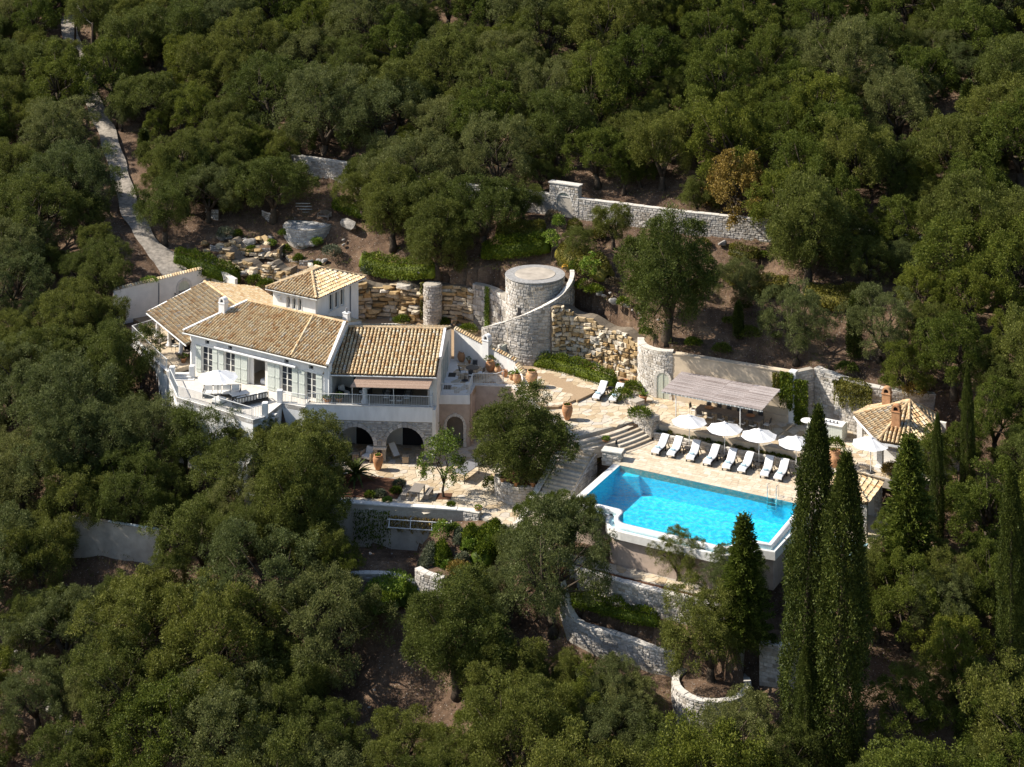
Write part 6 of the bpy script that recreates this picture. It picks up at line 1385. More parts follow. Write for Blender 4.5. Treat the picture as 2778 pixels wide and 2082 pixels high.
for k in range(3): m = MB(); m.lathe([(.06, 0), (.08, .1), (.07, .16), (.03, .2)], 10); o = m.build('bar_jar', 'slate_top', None, True); o.location = POOL.p(13.0 + .28 * k, 9.65, 2.212); tag(o, ['dark jar on the bar counter nearest the vase', 'middle dark jar on the bar counter', 'dark jar at the pool house end of the bar counter'][k], 'jar')
# pool house
ph = thing('pool_house', 'open pool house with tiled hip roof, white columns and two chimneys', 'pavilion', POOL.p(18.5, 8.8, 1))
ev = [(15.0, 9.2), (18.0, 5.3), (20.1, 5.5), (21.7, 8.5), (20.4, 12.0), (15.5, 11.0)]; EZP = 3.35; ap = POOL.p(19.1, 9.6, 4.95); ap2 = POOL.p(18.2, 9.9, 4.85)
EV = [POOL.p(a, b_, EZP) for a, b_ in ev]
faces = [[EV[0], EV[1], ap], [EV[1], EV[2], ap], [EV[2], EV[3], ap], [EV[3], EV[4], ap], [EV[4], EV[5], ap], [EV[5], EV[0], ap]]
for k, fc in enumerate(faces): roof_plane(ph, fc, rn, 120 if k in (0, 1) else 0, .29, .37, .12)
for k in range(6): ridge_caps(ph, EV[k] + Vector((0, 0, .05)), ap + Vector((0, 0, .05)), rn, .13)
fas = MB()
for k in range(6): fas.bar(EV[k] + Vector((0, 0, -.2)), EV[(k + 1) % 6] + Vector((0, 0, -.2)), .1, .16)
fas.build('fascia', 'white_plaster', ph)
for a, b_ in ((15.5, 9.1), (17.9, 6.1), (20.0, 6.1)):
    q = POOL.p(a, b_); m = MB(); fr_ = Frame(q.x, q.y, -28); m.fbox(fr_, -.33, .33, -.33, .33, 1.0, 1.22).fbox(fr_, -.25, .25, -.25, .25, 1.221, 1.34).fbox(fr_, -.2, .2, -.2, .2, 1.341, EZP - .12); m.build('column', 'white_plaster', ph)
MB().holed(rect(16.2, 21.5, .8, 3.4), [rect(16.5, 17.3, 1.1, 3.0)], mapfr(POOL), 10.6, 10.9).build('wall', 'shade_plaster', ph)
kw = MB(); kw.fbox(POOL, 20.6, 21.0, 6.6, 10.5, .8, 3.3); kw.build('wall', 'shade_plaster', ph)
ov = MB(); ov.holed(rect(17.9, 20.3, 1.0, 3.0), [arch_loop(18.5, 19.5, 1.9, 2.3)], mapfr(POOL), 9.0, 9.6); ov.build('oven_wall', 'shade_plaster', ph); MB().fbox(POOL, 18.45, 19.55, 9.5, 9.58, 1.85, 2.9).build('oven_mouth', 'dark_inside', ph); MB().fbox(POOL, 16.5, 17.3, 10.75, 10.8, 1.0, 3.0).build('door', 'door_paint', ph)
MB().fbox(POOL, 17.0, 20.3, 7.4, 8.0, 1.0, 1.9).build('worktop', 'white_plaster', ph)
q = POOL.p(*POOL.inv(at(2406, 1100, 4.3))); chimney(ph, q.x, q.y, 3.9, 5.6, .62, -28, 'terracotta'); q = at(2432, 1151, 4.1); chimney(ph, q.x, q.y, 3.6, 5.45, .6, -28, 'terracotta'); keep(ph)
# tiled hut beside the far end of the pool
ht = thing('tiled_hut', 'small stone hut with a low tiled roof beside the pool end', 'hut', POOL.p(17, 2, -1.6))
hz = .95; H4 = [POOL.p(15.4, .2, hz), POOL.p(18.7, .2, hz), POOL.p(18.7, 4.2, hz), POOL.p(15.4, 4.2, hz)]; ha, hb = POOL.p(16.9, 1.9, 1.85), POOL.p(16.9, 2.6, 1.85)
for q in ([H4[0], H4[1], ha], [H4[1], H4[2], hb, ha], [H4[2], H4[3], hb], [H4[3], H4[0], ha, hb]): roof_plane(ht, q, rn, 40, .29, .36, .12)
for a, b_ in ((H4[0], ha), (H4[1], ha), (H4[2], hb), (H4[3], hb), (ha, hb)): ridge_caps(ht, a + Vector((0, 0, .05)), b_ + Vector((0, 0, .05)), rn, .13)
for a, b_ in ((15.7, .5), (18.4, .5), (18.4, 3.9)):
    MB().fbox(POOL, a - .22, a + .22, b_ - .22, b_ + .22, -2.2, hz - .12).build('pillar', 'mortar', ht); p = Path(P2(POOL, [(a - .22, b_ + .22), (a - .22, b_ - .22), (a + .22, b_ - .22), (a + .22, b_ + .22)])); put_pieces('stone', rough_stones(p, -1.7, hz - .14, .2, .26, .03, 90 + int(a * 3)), 'limestone', ht, 30, near)
MB().fbox(POOL, 15.5, 15.7, .7, 4.0, -1.6, hz - .12).fbox(POOL, 15.7, 18.5, 3.9, 4.05, -1.6, hz - .12).build('wall', 'shade_plaster', ht); MB().fbox(POOL, 15.1, 19.3, -1.2, 4.2, -1.75, -1.5).build('floor', 'paver', ht); keep(ht)
MB().fbox(POOL, 14.98, 15.6, -4.6, .4, -.95, -.6)
sp_ = thing('plunge_basin', 'pale blue overflow basin beside the tiled hut', 'basin', POOL.p(17, -2, -2)); MB().fbox(POOL, 15.2, 19.2, -3.6, -1.3, -1.7, -1.1).build('rim', 'pale_blue_paint', sp_); MB().fbox(POOL, 15.4, 19.0, -3.4, -1.5, -1.099, -1.08).build('water_surface', 'pale_blue_paint', sp_); keep(sp_)
# ------------------------------------------------------------------ loungers, umbrellas, side tables
def umbrella_proto(R=1.36, H=2.52, label='', n=8, drop=.46, pole='pole_paint', name='umbrella', base=True):
    t = thing(name, label, 'umbrella')
    m = MB(); rings = []
    for f_, zz in ((.12, H - .02), (.45, H - drop * .42), (.8, H - drop * .82), (1.0, H - drop)):
        r = []
        for i in range(n * 4):
            a = 2 * math.pi * i / (n * 4) + math.pi / 8; ph_ = (a - math.pi / 8) % (2 * math.pi / n); k = math.cos(math.pi / n) / math.cos(ph_ - math.pi / n); sag = (1 - k) * 0
            r.append((R * f_ * k * math.cos(a), R * f_ * k * math.sin(a), zz - .05 * f_ * (1 - abs(ph_ / (math.pi / n) - 1)) * 1.0))
        rings.append(r)
    m.loft(rings, False, False); m.build('canopy', 'canvas', t)
    v = MB(); v.lathe([(.2, H - .03), (.19, H - .0), (.03, H + .08)], 8, ph=math.pi / 8, cap0=False); v.build('vent_cap', 'canvas', t); MB().tube([(0, 0, H + .05), (0, 0, H + .14)], .02, 6).build('finial', pole, t)
    MB().tube([(0, 0, 0), (0, 0, H - .02)], .028, 8).build('pole', pole, t)
    for i in range(n):
        a = 2 * math.pi * i / n + math.pi / 8; MB().bar((.03 * math.cos(a), .03 * math.sin(a), H - .07), (R * .97 * math.cos(a), R * .97 * math.sin(a), H - drop - .02), .018, .018).build('rib', pole, t)
    m = MB(); m.tube([(0, 0, H - .75), (0, 0, H - .68)], .05, 8); m.build('runner', pole, t)
    if base: MB().bevbox(-.26, .26, -.26, .26, 0, .07, .02).build('base', 'dark_metal', t)
    return t
ux = [fu(POOL, p, 5.15) for p in (1870, 1966, 2059, 2160)]
ul = ['white umbrella nearest the curved steps, behind the pool loungers', 'second white umbrella from the curved steps', 'third white umbrella from the curved steps', 'white umbrella in the row by the pool, tucked behind the tallest cypress']
up = umbrella_proto(label=ul[0]); up['group'] = 'pool umbrellas'; up.location = POOL.p(ux[0], 5.15, 0); up.rotation_euler = (0, 0, .1)
for k in range(1, 4): dup(up, POOL.p(ux[k], 5.15, 0), .1 + .2 * k, ul[k])
q = at(2362, 1282, 1.0); dup(up, q, .5, 'white umbrella standing alone before the pool house')
def lounger_proto(label, group):
    t = thing('sun_lounger', label, 'sun lounger', group=group)
    fr = MB(); fr.box(-.34, -.28, -1.0, .35, .24, .30).box(.28, .34, -1.0, .35, .24, .30).box(-.279, .279, -1.0, -.94, .24, .30).box(-.279, .279, .29, .35, .24, .30); fr.build('frame', 'rattan', t)
    for sx in (-1, 1):
        MB().box(sx * .31 - .04, sx * .31 + .04, -.96, -.88, 0, .239).build('leg', 'rattan', t); MB().box(sx * .31 - .04, sx * .31 + .04, .2, .28, 0, .239).build('leg', 'rattan', t)
        MB().bar((sx * .33, .55, .5), (sx * .33, .92, .02), .06, .05).build('back_strut', 'rattan', t)
    prof = [(-1.02, .33), (-.9, .35), (-.55, .39), (-.2, .34), (.1, .36), (.35, .47), (.62, .68), (.88, .86), (.98, .90)]
    def slab(prof, w, th, name, mat):
        m = MB(); m.loft([[(-w, y, z - th), (w, y, z - th), (w, y, z), (w - .03, y, z + .02), (0, y, z + .025), (-w + .03, y, z + .02), (-w, y, z)] for y, z in prof]); return m.build(name, mat, t, True)
    slab(prof, .33, .06, 'mattress', 'rattan')
    slab([(-1.06, .22), (-1.05, .37)] + [(y, z + .03) for y, z in prof[1:]] + [(1.03, .93), (1.06, .70)], .31, .015, 'towel_cover', 'towel'); return t
def towel_roll(loc, rot, label, group, cell=[None]):
    if cell[0] is None:
        m = MB(); m.lathe([(.02, -.19), (.075, -.19), (.085, -.15), (.085, .15), (.075, .19), (.02, .19)], 12); me = m.mesh('rolled_towel', ['blue_towel'], True); me.transform(Matrix.Rotation(math.pi / 2, 4, 'Y')); cell[0] = me
    o = link('rolled_towel', cell[0]); o.location = loc; o.rotation_euler = (0, 0, rot); return tag(o, label, 'towel', group)
ORD = ['first', 'second', 'third', 'fourth', 'fifth', 'sixth', 'seventh', 'eighth']
LPX = [(1777.6, 1234), (1819.5, 1241), (1872, 1252), (1917.7, 1263.2), (1969.9, 1275.6), (2011.5, 1284), (2073.4, 1296.5), (2110, 1304.8)]
lng = None; rn = random.Random(9)
for k, (a, b_) in enumerate(LPX):
    f_ = at(a, b_, .1); rot = POOL.ang + [.0, .06, .12, .01, .09, .02, .13, .05][k]; d = Vector((-math.sin(rot), math.cos(rot), 0)); loc = Vector((f_.x, f_.y, 0)) + d * 1.02
    lab = f'white-towelled sun lounger by the pool, {ORD[k]} from the curved steps'
    if lng is None: lng = lounger_proto(lab, 'poolside sun loungers'); lng.location = loc; lng.rotation_euler = (0, 0, rot)
    else: dup(lng, loc, rot, lab)
    towel_roll(loc + d * -.55 + Vector((0, 0, .525)), rot + rn.uniform(-.1, .1), f'rolled pale blue towel on the {ORD[k]} pool lounger from the steps', 'rolled towels')
for k, (a, b_) in enumerate([(1617, 1086), (1662, 1092)]):
    f_ = at(a, b_, 1.1); rot = POOL.ang + .1; d = Vector((-math.sin(rot), math.cos(rot), 0)); loc = Vector((f_.x, f_.y, 1.0)) + d * 1.02
    w_ = ['nearer the sand strip', 'nearer the planter'][k]; o = dup(lng, loc, rot, f'white-towelled sun lounger of the pair on the upper terrace, {w_}'); o['group'] = 'terrace pair of sun loungers'
    towel_roll(loc + d * -.55 + Vector((0, 0, .525)), rot, f'rolled pale blue towel on the terrace lounger {w_}', 'rolled towels')
def side_table_proto(label):
    t = thing('side_table', label, 'side table'); MB().bevbox(-.25, .25, -.25, .25, .4, .45, .015).build('table_top', 'rattan', t)
    for sx in (-1, 1):
        for sy in (-1, 1): MB().box(sx * .21 - .03, sx * .21 + .03, sy * .21 - .03, sy * .21 + .03, 0, .399).build('leg', 'rattan', t)
    return t
stb = None
for k, (cx, cy, z) in enumerate([(665, 1015, 0), (1003, 1090, 0), (1350, 1175, 0), (1715, 1240, 0)]):
    loc = at(1680 + cx * .2774, 940 + cy * .2774, .25); loc.z = 0; lab = f'dark wicker side table by the pool, {ORD[k]} from the curved steps'
    if stb is None: stb = side_table_proto(lab); stb.location = loc; stb.rotation_euler = (0, 0, POOL.ang); stb['group'] = 'poolside side tables'
    else: dup(stb, loc, POOL.ang, lab)
loc = at(1300 + 1285 * .2775, 680 + 1395 * .2775, 1.0); dup(stb, loc, POOL.ang, 'dark wicker side table between the two terrace loungers')
# ------------------------------------------------------------------ villa terrace furniture
def sofa(label, loc, rot, L, n, arms=True):
    t = thing('outdoor_sofa', label, 'sofa', loc, rot); MB().box(-L / 2, L / 2, -.42, .42, .12, .26).build('frame', 'rattan', t)
    for k in range(12):
        x = -L / 2 + .02 + (L - .08) * k / 11; MB().box(x, x + .05, .38, .42, .261, .70).build('back_slat', 'rattan', t)
    MB().box(-L / 2, L / 2, .37, .43, .701, .75).build('back_rail', 'rattan', t)
    for sx in (-1, 1): MB().box(sx * (L / 2 - .03) - .03, sx * (L / 2 - .03) + .03, -.42, .36, .5, .55).build('armrest', 'rattan', t); MB().box(sx * (L / 2 - .04) - .03, sx * (L / 2 - .04) + .03, -.42, -.36, 0, .499).build('leg', 'rattan', t); MB().box(sx * (L / 2 - .04) - .03, sx * (L / 2 - .04) + .03, .36, .42, 0, .119).build('leg', 'rattan', t)
    for k in range(n):
        a = -L / 2 + .07 + (L - .14) * k / n; b_ = a + (L - .14) / n - .02; MB().bevbox(a, b_, -.40, .30, .262, .42, .05).build('seat_cushion', 'cushion', t)
        m = MB(); m.hexa([(a + .03, .18, .43), (b_ - .03, .18, .43), (b_ - .03, .34, .43), (a + .03, .34, .43), (a + .06, .26, .8), (b_ - .06, .26, .8), (b_ - .06, .36, .8), (a + .06, .36, .8)]); m.build('back_cushion', 'cushion', t)
    return t
def tpos(cx, cy, z=F1): q = at(340 + cx * .2895, 680 + cy * .2895, z); q.z = z; return q
sofa('dark sofa with white cushions backing the villa wall under the umbrella', tpos(905, 1365), MAIN.ang + math.pi / 2 + math.pi + math.radians(90 + 35), 3.0, 4)
sofa('dark sofa with its slatted back towards the terrace railing end', tpos(1170, 1430), MAIN.ang + math.pi + math.radians(64), 2.8, 3)
ctb = table('coffee_table', 'low white coffee table between the two terrace sofas', 'table', 1.5, .8, .42, tpos(1070, 1385), MAIN.ang + math.radians(64), 'white_plaster', 'dark_metal', frame=.025)
ot = thing('ottoman', 'square white cushion ottoman by the terrace railing', 'ottoman', tpos(880, 1430), MAIN.ang); MB().bevbox(-.45, .45, -.4, .4, .1, .42, .06).build('cushion', 'cushion', ot); MB().box(-.44, .44, -.39, .39, 0, .099).build('base', 'rattan', ot)
wu = umbrella_proto(1.6, 2.35, 'round white parasol over the villa terrace sofas', 10, .5, 'dark_metal', 'parasol'); wu.location = tpos(868, 1405); wu.rotation_euler = (0, 0, .3)
for k, (a, b_, l) in enumerate([(340, 880, 'taupe lounger under the veranda by its end column'), (555, 1010, 'taupe lounger under the veranda beside the villa corner')]):
    q = at(340 + a * .2895, 680 + b_ * .2895, FL); q.z = FL; t = thing('veranda_lounger', l, 'sun lounger', q, LEFT.ang + math.pi + .4 + k * .3); MB().bevbox(-.33, .33, -.9, .5, .28, .40, .03).build('mattress', 'taupe_cushion', t)
    MB().hexa([(-.33, .5, .28), (.33, .5, .28), (.33, .58, .2), (-.33, .58, .2), (-.33, 1.0, .82), (.33, 1.0, .82), (.33, 1.08, .74), (-.33, 1.08, .74)]).build('backrest', 'taupe_cushion', t)
    for sx in (-1, 1):
        for y in (-.8, .4): MB().box(sx * .28 - .03, sx * .28 + .03, y - .03, y + .03, 0, .279).build('leg', 'rattan', t)
q = at(470, 958, FL); q.z = FL; vt = table('veranda_table', 'small dark table between veranda columns', 'table', .9, .9, .72, q + Vector((.9, .6, 0)), LEFT.ang, 'dark_metal', 'dark_metal', frame=.02)
for k, (dx, dy, r, l) in enumerate([(.1, .5, 1.0, 'dark chair at the small veranda table, column side'), (1.6, .9, 3.9, 'dark chair at the small veranda table, wall side')]): put_chair(q + Vector((dx, dy, 0)), r, l, 'veranda chairs')
# dining table and armchairs in the front veranda
vd = table('loggia_dining_table', 'dark dining table in the veranda behind the reed awning', 'table', 2.6, 1.1, .75, FRONT.p(6.9, 2.2, F1), FRONT.ang + math.pi / 2, 'dark_metal', 'dark_metal', frame=.03)
for k in range(4): put_chair(FRONT.p(6.1, 1.2 + .65 * k, F1), FRONT.ang + math.pi / 2, f'iron chair at the veranda dining table, turret side, {ORD[k]} from the railing', 'veranda dining chairs'); put_chair(FRONT.p(7.7, 1.2 + .65 * k, F1), FRONT.ang - math.pi / 2, f'iron chair at the veranda dining table, gable side, {ORD[k]} from the railing', 'veranda dining chairs')
for k, x in enumerate((6.65, 7.2)): put_chair(FRONT.p(x, .62, F1), FRONT.ang + math.pi, f'iron chair at the railing end of the veranda table, {["turret", "gable"][k]} side', 'veranda dining chairs')
def armchair(label, loc, rot, frame='rattan', s=1.0):
    t = thing('armchair', label, 'armchair', loc, rot, scale=s); m = MB(); m.loft([[(x * w, y * d + .02, z) for x, y in ((-.42, -.38), (-.44, .3), (-.3, .44), (.3, .44), (.44, .3), (.42, -.38), (.34, -.38), (.35, .26), (.25, .35), (-.25, .35), (-.35, .26), (-.34, -.38))] for z, w, d in ((.05, .92, .95), (.35, 1, 1), (.62, 1.05, 1.05))]); m.build('shell', frame, t)
    MB().bevbox(-.34, .34, -.38, .3, .2, .42, .05).build('seat_cushion', 'cushion', t); MB().hexa([(-.3, .14, .43), (.3, .14, .43), (.3, .32, .43), (-.3, .32, .43), (-.26, .24, .85), (.26, .24, .85), (.26, .36, .85), (-.26, .36, .85)]).build('back_cushion', 'cushion', t); return t
armchair('dark rattan armchair with white cushion in the veranda corner', FRONT.p(2.5, 2.2, F1), .9); armchair('dark rattan armchair behind the veranda column', FRONT.p(4.2, 2.5, F1), -.9)
lq = lambda a, b_, z=PT: Vector((*at(800 + a * .3317, 1050 + b_ * .3317, z)[:2], z))
armchair('pale wicker armchair deep in the first loggia arch', lq(415, 590), 1.1, 'pale_wood', 1.15); armchair('pale wicker armchair beside the loggia middle pier', lq(600, 600), -.5, 'pale_wood', 1.15)
t = thing('deck_chair', 'folding canvas deck chair in the second loggia arch', 'deck chair', lq(810, 570), .6); MB().hexa([(-.28, -.45, .22), (.28, -.45, .22), (.28, -.43, .2), (-.28, -.43, .2), (-.28, .4, .95), (.28, .4, .95), (.28, .42, .93), (-.28, .42, .93)]).build('sling', 'cushion', t)
for sx in (-1, 1): MB().bar((sx * .3, -.5, .2), (sx * .3, .42, .98), .04, .03).build('frame', 'pale_wood', t); MB().bar((sx * .27, .35, .02), (sx * .27, -.3, .45), .04, .03).build('leg', 'pale_wood', t); MB().bar((sx * .3, -.5, .21), (sx * .3, -.4, .0), .04, .03).build('leg', 'pale_wood', t)
t = thing('cube_table', 'small pale cube table in the second loggia arch', 'side table', lq(905, 620), 0); MB().bevbox(-.25, .25, -.25, .25, .06, .5, .02).build('body', 'pale_wood', t); MB().bevbox(-.28, .28, -.28, .28, .501, .55, .01).build('top', 'pale_wood', t)
t = thing('cube_table', 'small pale cube table between the wicker armchairs', 'side table', lq(497, 600), 0); MB().bevbox(-.25, .25, -.25, .25, .06, .5, .02).build('body', 'pale_wood', t); MB().bevbox(-.28, .28, -.28, .28, .501, .55, .01).build('top', 'pale_wood', t)
t = thing('wooden_daybed', 'grey wooden daybed at the end of the loggia', 'daybed', lq(1075, 630), .1); MB().bevbox(-.7, .7, -.38, .38, .32, .42, .02).build('mattress', 'taupe_cushion', t); MB().box(-.75, .75, -.42, .42, .22, .319).build('frame', 'grey_wood', t)
for sx in (-1, 1): MB().box(sx * .71 - .04, sx * .71 + .04, -.42, .42, .32, .62).build('end_rail', 'grey_wood', t); [MB().box(sx * .7 - .04, sx * .7 + .04, y - .04, y + .04, 0, .219).build('leg', 'grey_wood', t) for y in (-.36, .36)]
# patio tables
pt_ = table('picnic_table', 'weathered slatted table at the patio wall', 'table', 1.5, .85, .75, lq(1000, 905), -.25 + math.pi / 2, 'grey_wood', 'grey_wood', 9)
for dx, l in ((-.85, 'weathered slatted bench on the planting bed side of the patio table'), (.85, 'weathered slatted bench on the lemon tree side of the patio table')):
    t = thing('bench', l, 'bench', lq(1000, 905) + Vector((dx, .1, 0)), -.25 + math.pi / 2)
    for k in range(3): MB().bevbox(-.7, .7, -.2 + .135 * k, -.075 + .135 * k, .41, .45, .006).build('slat', 'grey_wood', t)
    for sx in (-1, 1): MB().box(sx * .6 - .04, sx * .6 + .04, -.18, .18, 0, .409).build('leg', 'grey_wood', t)
t = table('stone_table', 'grey table-tennis style table top beside the round olive', 'table', 2.3, 1.2, .75, lq(1400, 740), 1.05, 'slate_top', 'dark_metal', frame=.03)
# round-table terrace
rq = at(800 + 1425 * .3378, 680 + 1010 * .3378, F1); rq.z = F1; t = thing('round_table', 'round black metal table on the gable terrace', 'table', rq); MB().lathe([(.55, .7), (.56, .72), (.55, .74)], 24).build('table_top', 'dark_metal', t); MB().lathe([(.05, 0), (.04, .7)], 8).build('pedestal', 'dark_metal', t); MB().lathe([(.3, 0), (.28, .03), (.05, .05)], 14).build('base', 'dark_metal', t)
for k, (a, l) in enumerate([(200, 'iron chair at the round table, villa side'), (330, 'iron chair at the round table, plaza side'), (265, 'iron chair at the round table, railing side'), (80, 'iron chair at the round table, garden wall side')]):
    r = math.radians(a); put_chair(rq + Vector((math.cos(r) * .85, math.sin(r) * .85, 0)), r - math.pi / 2, l, 'round table chairs')
q = at(800 + 1365 * .3378, 680 + 1045 * .3378, F1); q.z = F1; t = thing('umbrella_stand', 'empty black umbrella stand on the gable terrace', 'umbrella stand', q); MB().lathe([(.28, 0), (.28, .04), (.05, .08), (.03, .35)], 16).build('base', 'dark_metal', t)
for k, (a, b_, l) in enumerate([(1225, 1100, 'dark doormat on the gable terrace nearest the veranda'), (1263, 1000, 'dark doormat on the gable terrace by the far door')]):
    q = at(800 + a * .3378, 680 + b_ * .3378, F1); m = MB(); m.bevbox(-.3, .3, -.45, .45, 0, .015, .004); o = m.build('doormat', 'rattan'); o.location = (q.x, q.y, F1 + .008); o.rotation_euler = (0, 0, FRONT.ang); tag(o, l, 'doormat')
# white sofa inside the open doors
sd = MAIN.p((D[2][0] + D[2][1]) / 2 + .1 if False else fu(MAIN, 705), 1.1, F1 + .01); t = thing('indoor_sofa', 'white sofa glimpsed through the open terrace doors', 'sofa', sd, MAIN.ang); MB().bevbox(-.5, .5, -.5, .5, .02, .42, .06).build('seat', 'towel', t); MB().bevbox(-.5, .5, .52, .75, .02, .8, .06).build('backrest', 'towel', t)
# garden bench on the platform
t = thing('garden_bench', 'grey wooden armchair bench on the stone platform', 'bench', (px_ + 1.5, py_ + .9, pz + .04), -.5)
for k in range(4): MB().bevbox(-.6, .6, -.25 + .13 * k, -.13 + .13 * k, .41, .45, .006).build('slat', 'grey_wood', t)
for k in range(9): MB().box(-.55 + .13 * k, -.51 + .13 * k, .26, .3, .45, .85 + .12 * math.sin(math.pi * k / 8)).build('back_slat', 'grey_wood', t)
for sx in (-1, 1):
    MB().box(sx * .6 - .03, sx * .6 + .03, -.27, -.2, 0, .65).build('leg', 'grey_wood', t); MB().box(sx * .6 - .03, sx * .6 + .03, .24, .31, 0, .85).build('leg', 'grey_wood', t); MB().box(sx * .6 - .04, sx * .6 + .04, -.27, .24, .651, .69).build('armrest', 'grey_wood', t)
hs = MB(); hs.tube([Vector((CX + 2.6 + .3 * math.cos(k * .5) * (1 - k * .01), CY + 1.2 + .25 * math.sin(k * .5), CZ + .12 + .25 * abs(math.sin(k * .5)))) for k in range(26)], .025, 5); tag(hs.build('garden_hose', 'yellow_hose', None, True), 'coiled yellow hose at the rim of the cistern tower', 'hose')
lt = thing('floor_lantern', 'small glass lantern on the terrace edge by the steps', 'lantern', at(1672, 1205, .7)); MB().box(-.09, .09, -.09, .09, 0, .03).build('base', 'dark_metal', lt); MB().box(-.07, .07, -.07, .07, .031, .3).build('pane', 'glass_pane', lt); MB().lathe([(.12, .301), (.1, .34), (.02, .42)], 4).build('cap', 'dark_metal', lt)
# ------------------------------------------------------------------ hedges, shrubs, pots, climbers
RP = np.random.default_rng(303)
def hedge_mesh(pts, w, h, mat, dens=260, size=.17, wid=.03, droop=.0, lump=.12, seed=1):
    """Fuzzy volume along a path: sprays spread over a rounded section."""
    rng = np.random.default_rng(seed); P = [Vector(p) for p in smooth_pts(pts, 6)] if len(pts) > 1 else [Vector(pts[0])] * 2
    A = np.array([[p.x, p.y, p.z] for p in P]); seg = np.linalg.norm(np.diff(A, axis=0), axis=1); L = seg.sum(); n = int(dens * max(L, .3) * (w + h))
    cum = np.concatenate([[0], np.cumsum(seg)]); s = rng.random(n) * L; i = np.clip(np.searchsorted(cum, s) - 1, 0, len(seg) - 1); f = ((s - cum[i]) / np.maximum(seg[i], 1e-6))[:, None]
    C = A[i] * (1 - f) + A[i + 1] * f; d = unit(A[i + 1] - A[i]); side = np.stack([d[:, 1], -d[:, 0], np.zeros(n)], 1)
    th = rng.random(n) * math.pi * 1.1 - .05 * math.pi; k = rng.uniform(.72, 1.0, n) * (1 + lump * np.sin(s * 2.3 + seed) * np.sin(th * 2 + s))
    endf = np.minimum(1, np.sqrt(np.maximum(0.02, np.minimum(s, L - s) / max(.01, w * .6))))
    o = np.cos(th) * w * .5 * k * endf; z = np.maximum(np.sin(th), -.05) * h * k * (.55 + .45 * endf)
    Q = C + side * o[:, None]; Q[:, 2] += z
    out = unit(side * np.cos(th)[:, None] + np.stack([np.zeros(n), np.zeros(n), np.sin(th) * 1.0], 1))
    dd = unit(out * (.8 - droop * .5) + np.array([0, 0, .35 - droop * 1.6]) + rng.normal(size=(n, 3)) * .5)
    V, Fq = sprigs(Q, dd, size * rng.uniform(.6, 1.4, n), wid * rng.uniform(.7, 1.4, n), rng); m1 = (V, Fq)
    # inner body so that no daylight shows through
    mb = MB(); st = 10; rings = []
    for t in range(len(P)):
        a = P[t]; dv = (P[min(t + 1, len(P) - 1)] - P[max(t - 1, 0)]); dv.z = 0; dv = dv.normalized() if dv.length > 0 else Vector((1, 0, 0)); sd = Vector((dv.y, -dv.x, 0)); kk = .62 if 0 < t < len(P) - 1 else .3
        rings.append([a + sd * (math.cos(math.pi * q / 7) * w * .5 * kk) + Vector((0, 0, math.sin(math.pi * q / 7) * h * kk - .1)) for q in range(8)])
    mb.loft(rings, True, True); nb = len(V); V2 = np.concatenate([V, np.array(mb.v)]); quads = [f for f in mb.f if len(f) == 4]
    F2 = np.concatenate([Fq, np.array(quads, int) + nb]); return npmesh('hedge', V2, F2, [mat])
def hedge(name, label, pts, w, h, mat='hedge_leaf', cat='hedge', seed=1, **kw):
    o = link(name, hedge_mesh(pts, w, h, mat, seed=seed, **kw)); return tag(o, label, cat)
def shrub(name, label, loc, r, h, mat, cat='shrub', seed=1, n=900, size=.16, wid=.03, up=.3, group=None, parent=None):
    rng = np.random.default_rng(seed); d = unit(rng.normal(size=(n, 3)) + np.array([0, 0, .35])); d[:, 2] = np.abs(d[:, 2]) * 1.0 - .12; k = rng.uniform(.55, 1.0, (n, 1)) * (1 + .15 * np.sin(d[:, :1] * 5 + seed) * np.cos(d[:, 1:2] * 4))
    P = d * k * np.array([r, r, h * .62]) + np.array([0, 0, h * .38]); D_ = unit(d * .8 + np.array([0, 0, up]) + rng.normal(size=(n, 3)) * .5)
    V, Fq = sprigs(P, D_, size * rng.uniform(.6, 1.4, n), wid * rng.uniform(.7, 1.4, n), rng); me = npmesh(name, V, Fq, [mat])
    if parent is not None: o = link(name, me, parent); o.location = loc; return o
    o = link(name, me); o.location = loc; return tag(o, label, cat, group)
def gpts(lst, up=0.0): return [gnd(a, b_) + Vector((0, 0, up)) for a, b_ in lst]
def zpts(lst, z): return [Vector((*at(a, b_, z)[:2], z)) for a, b_ in lst]
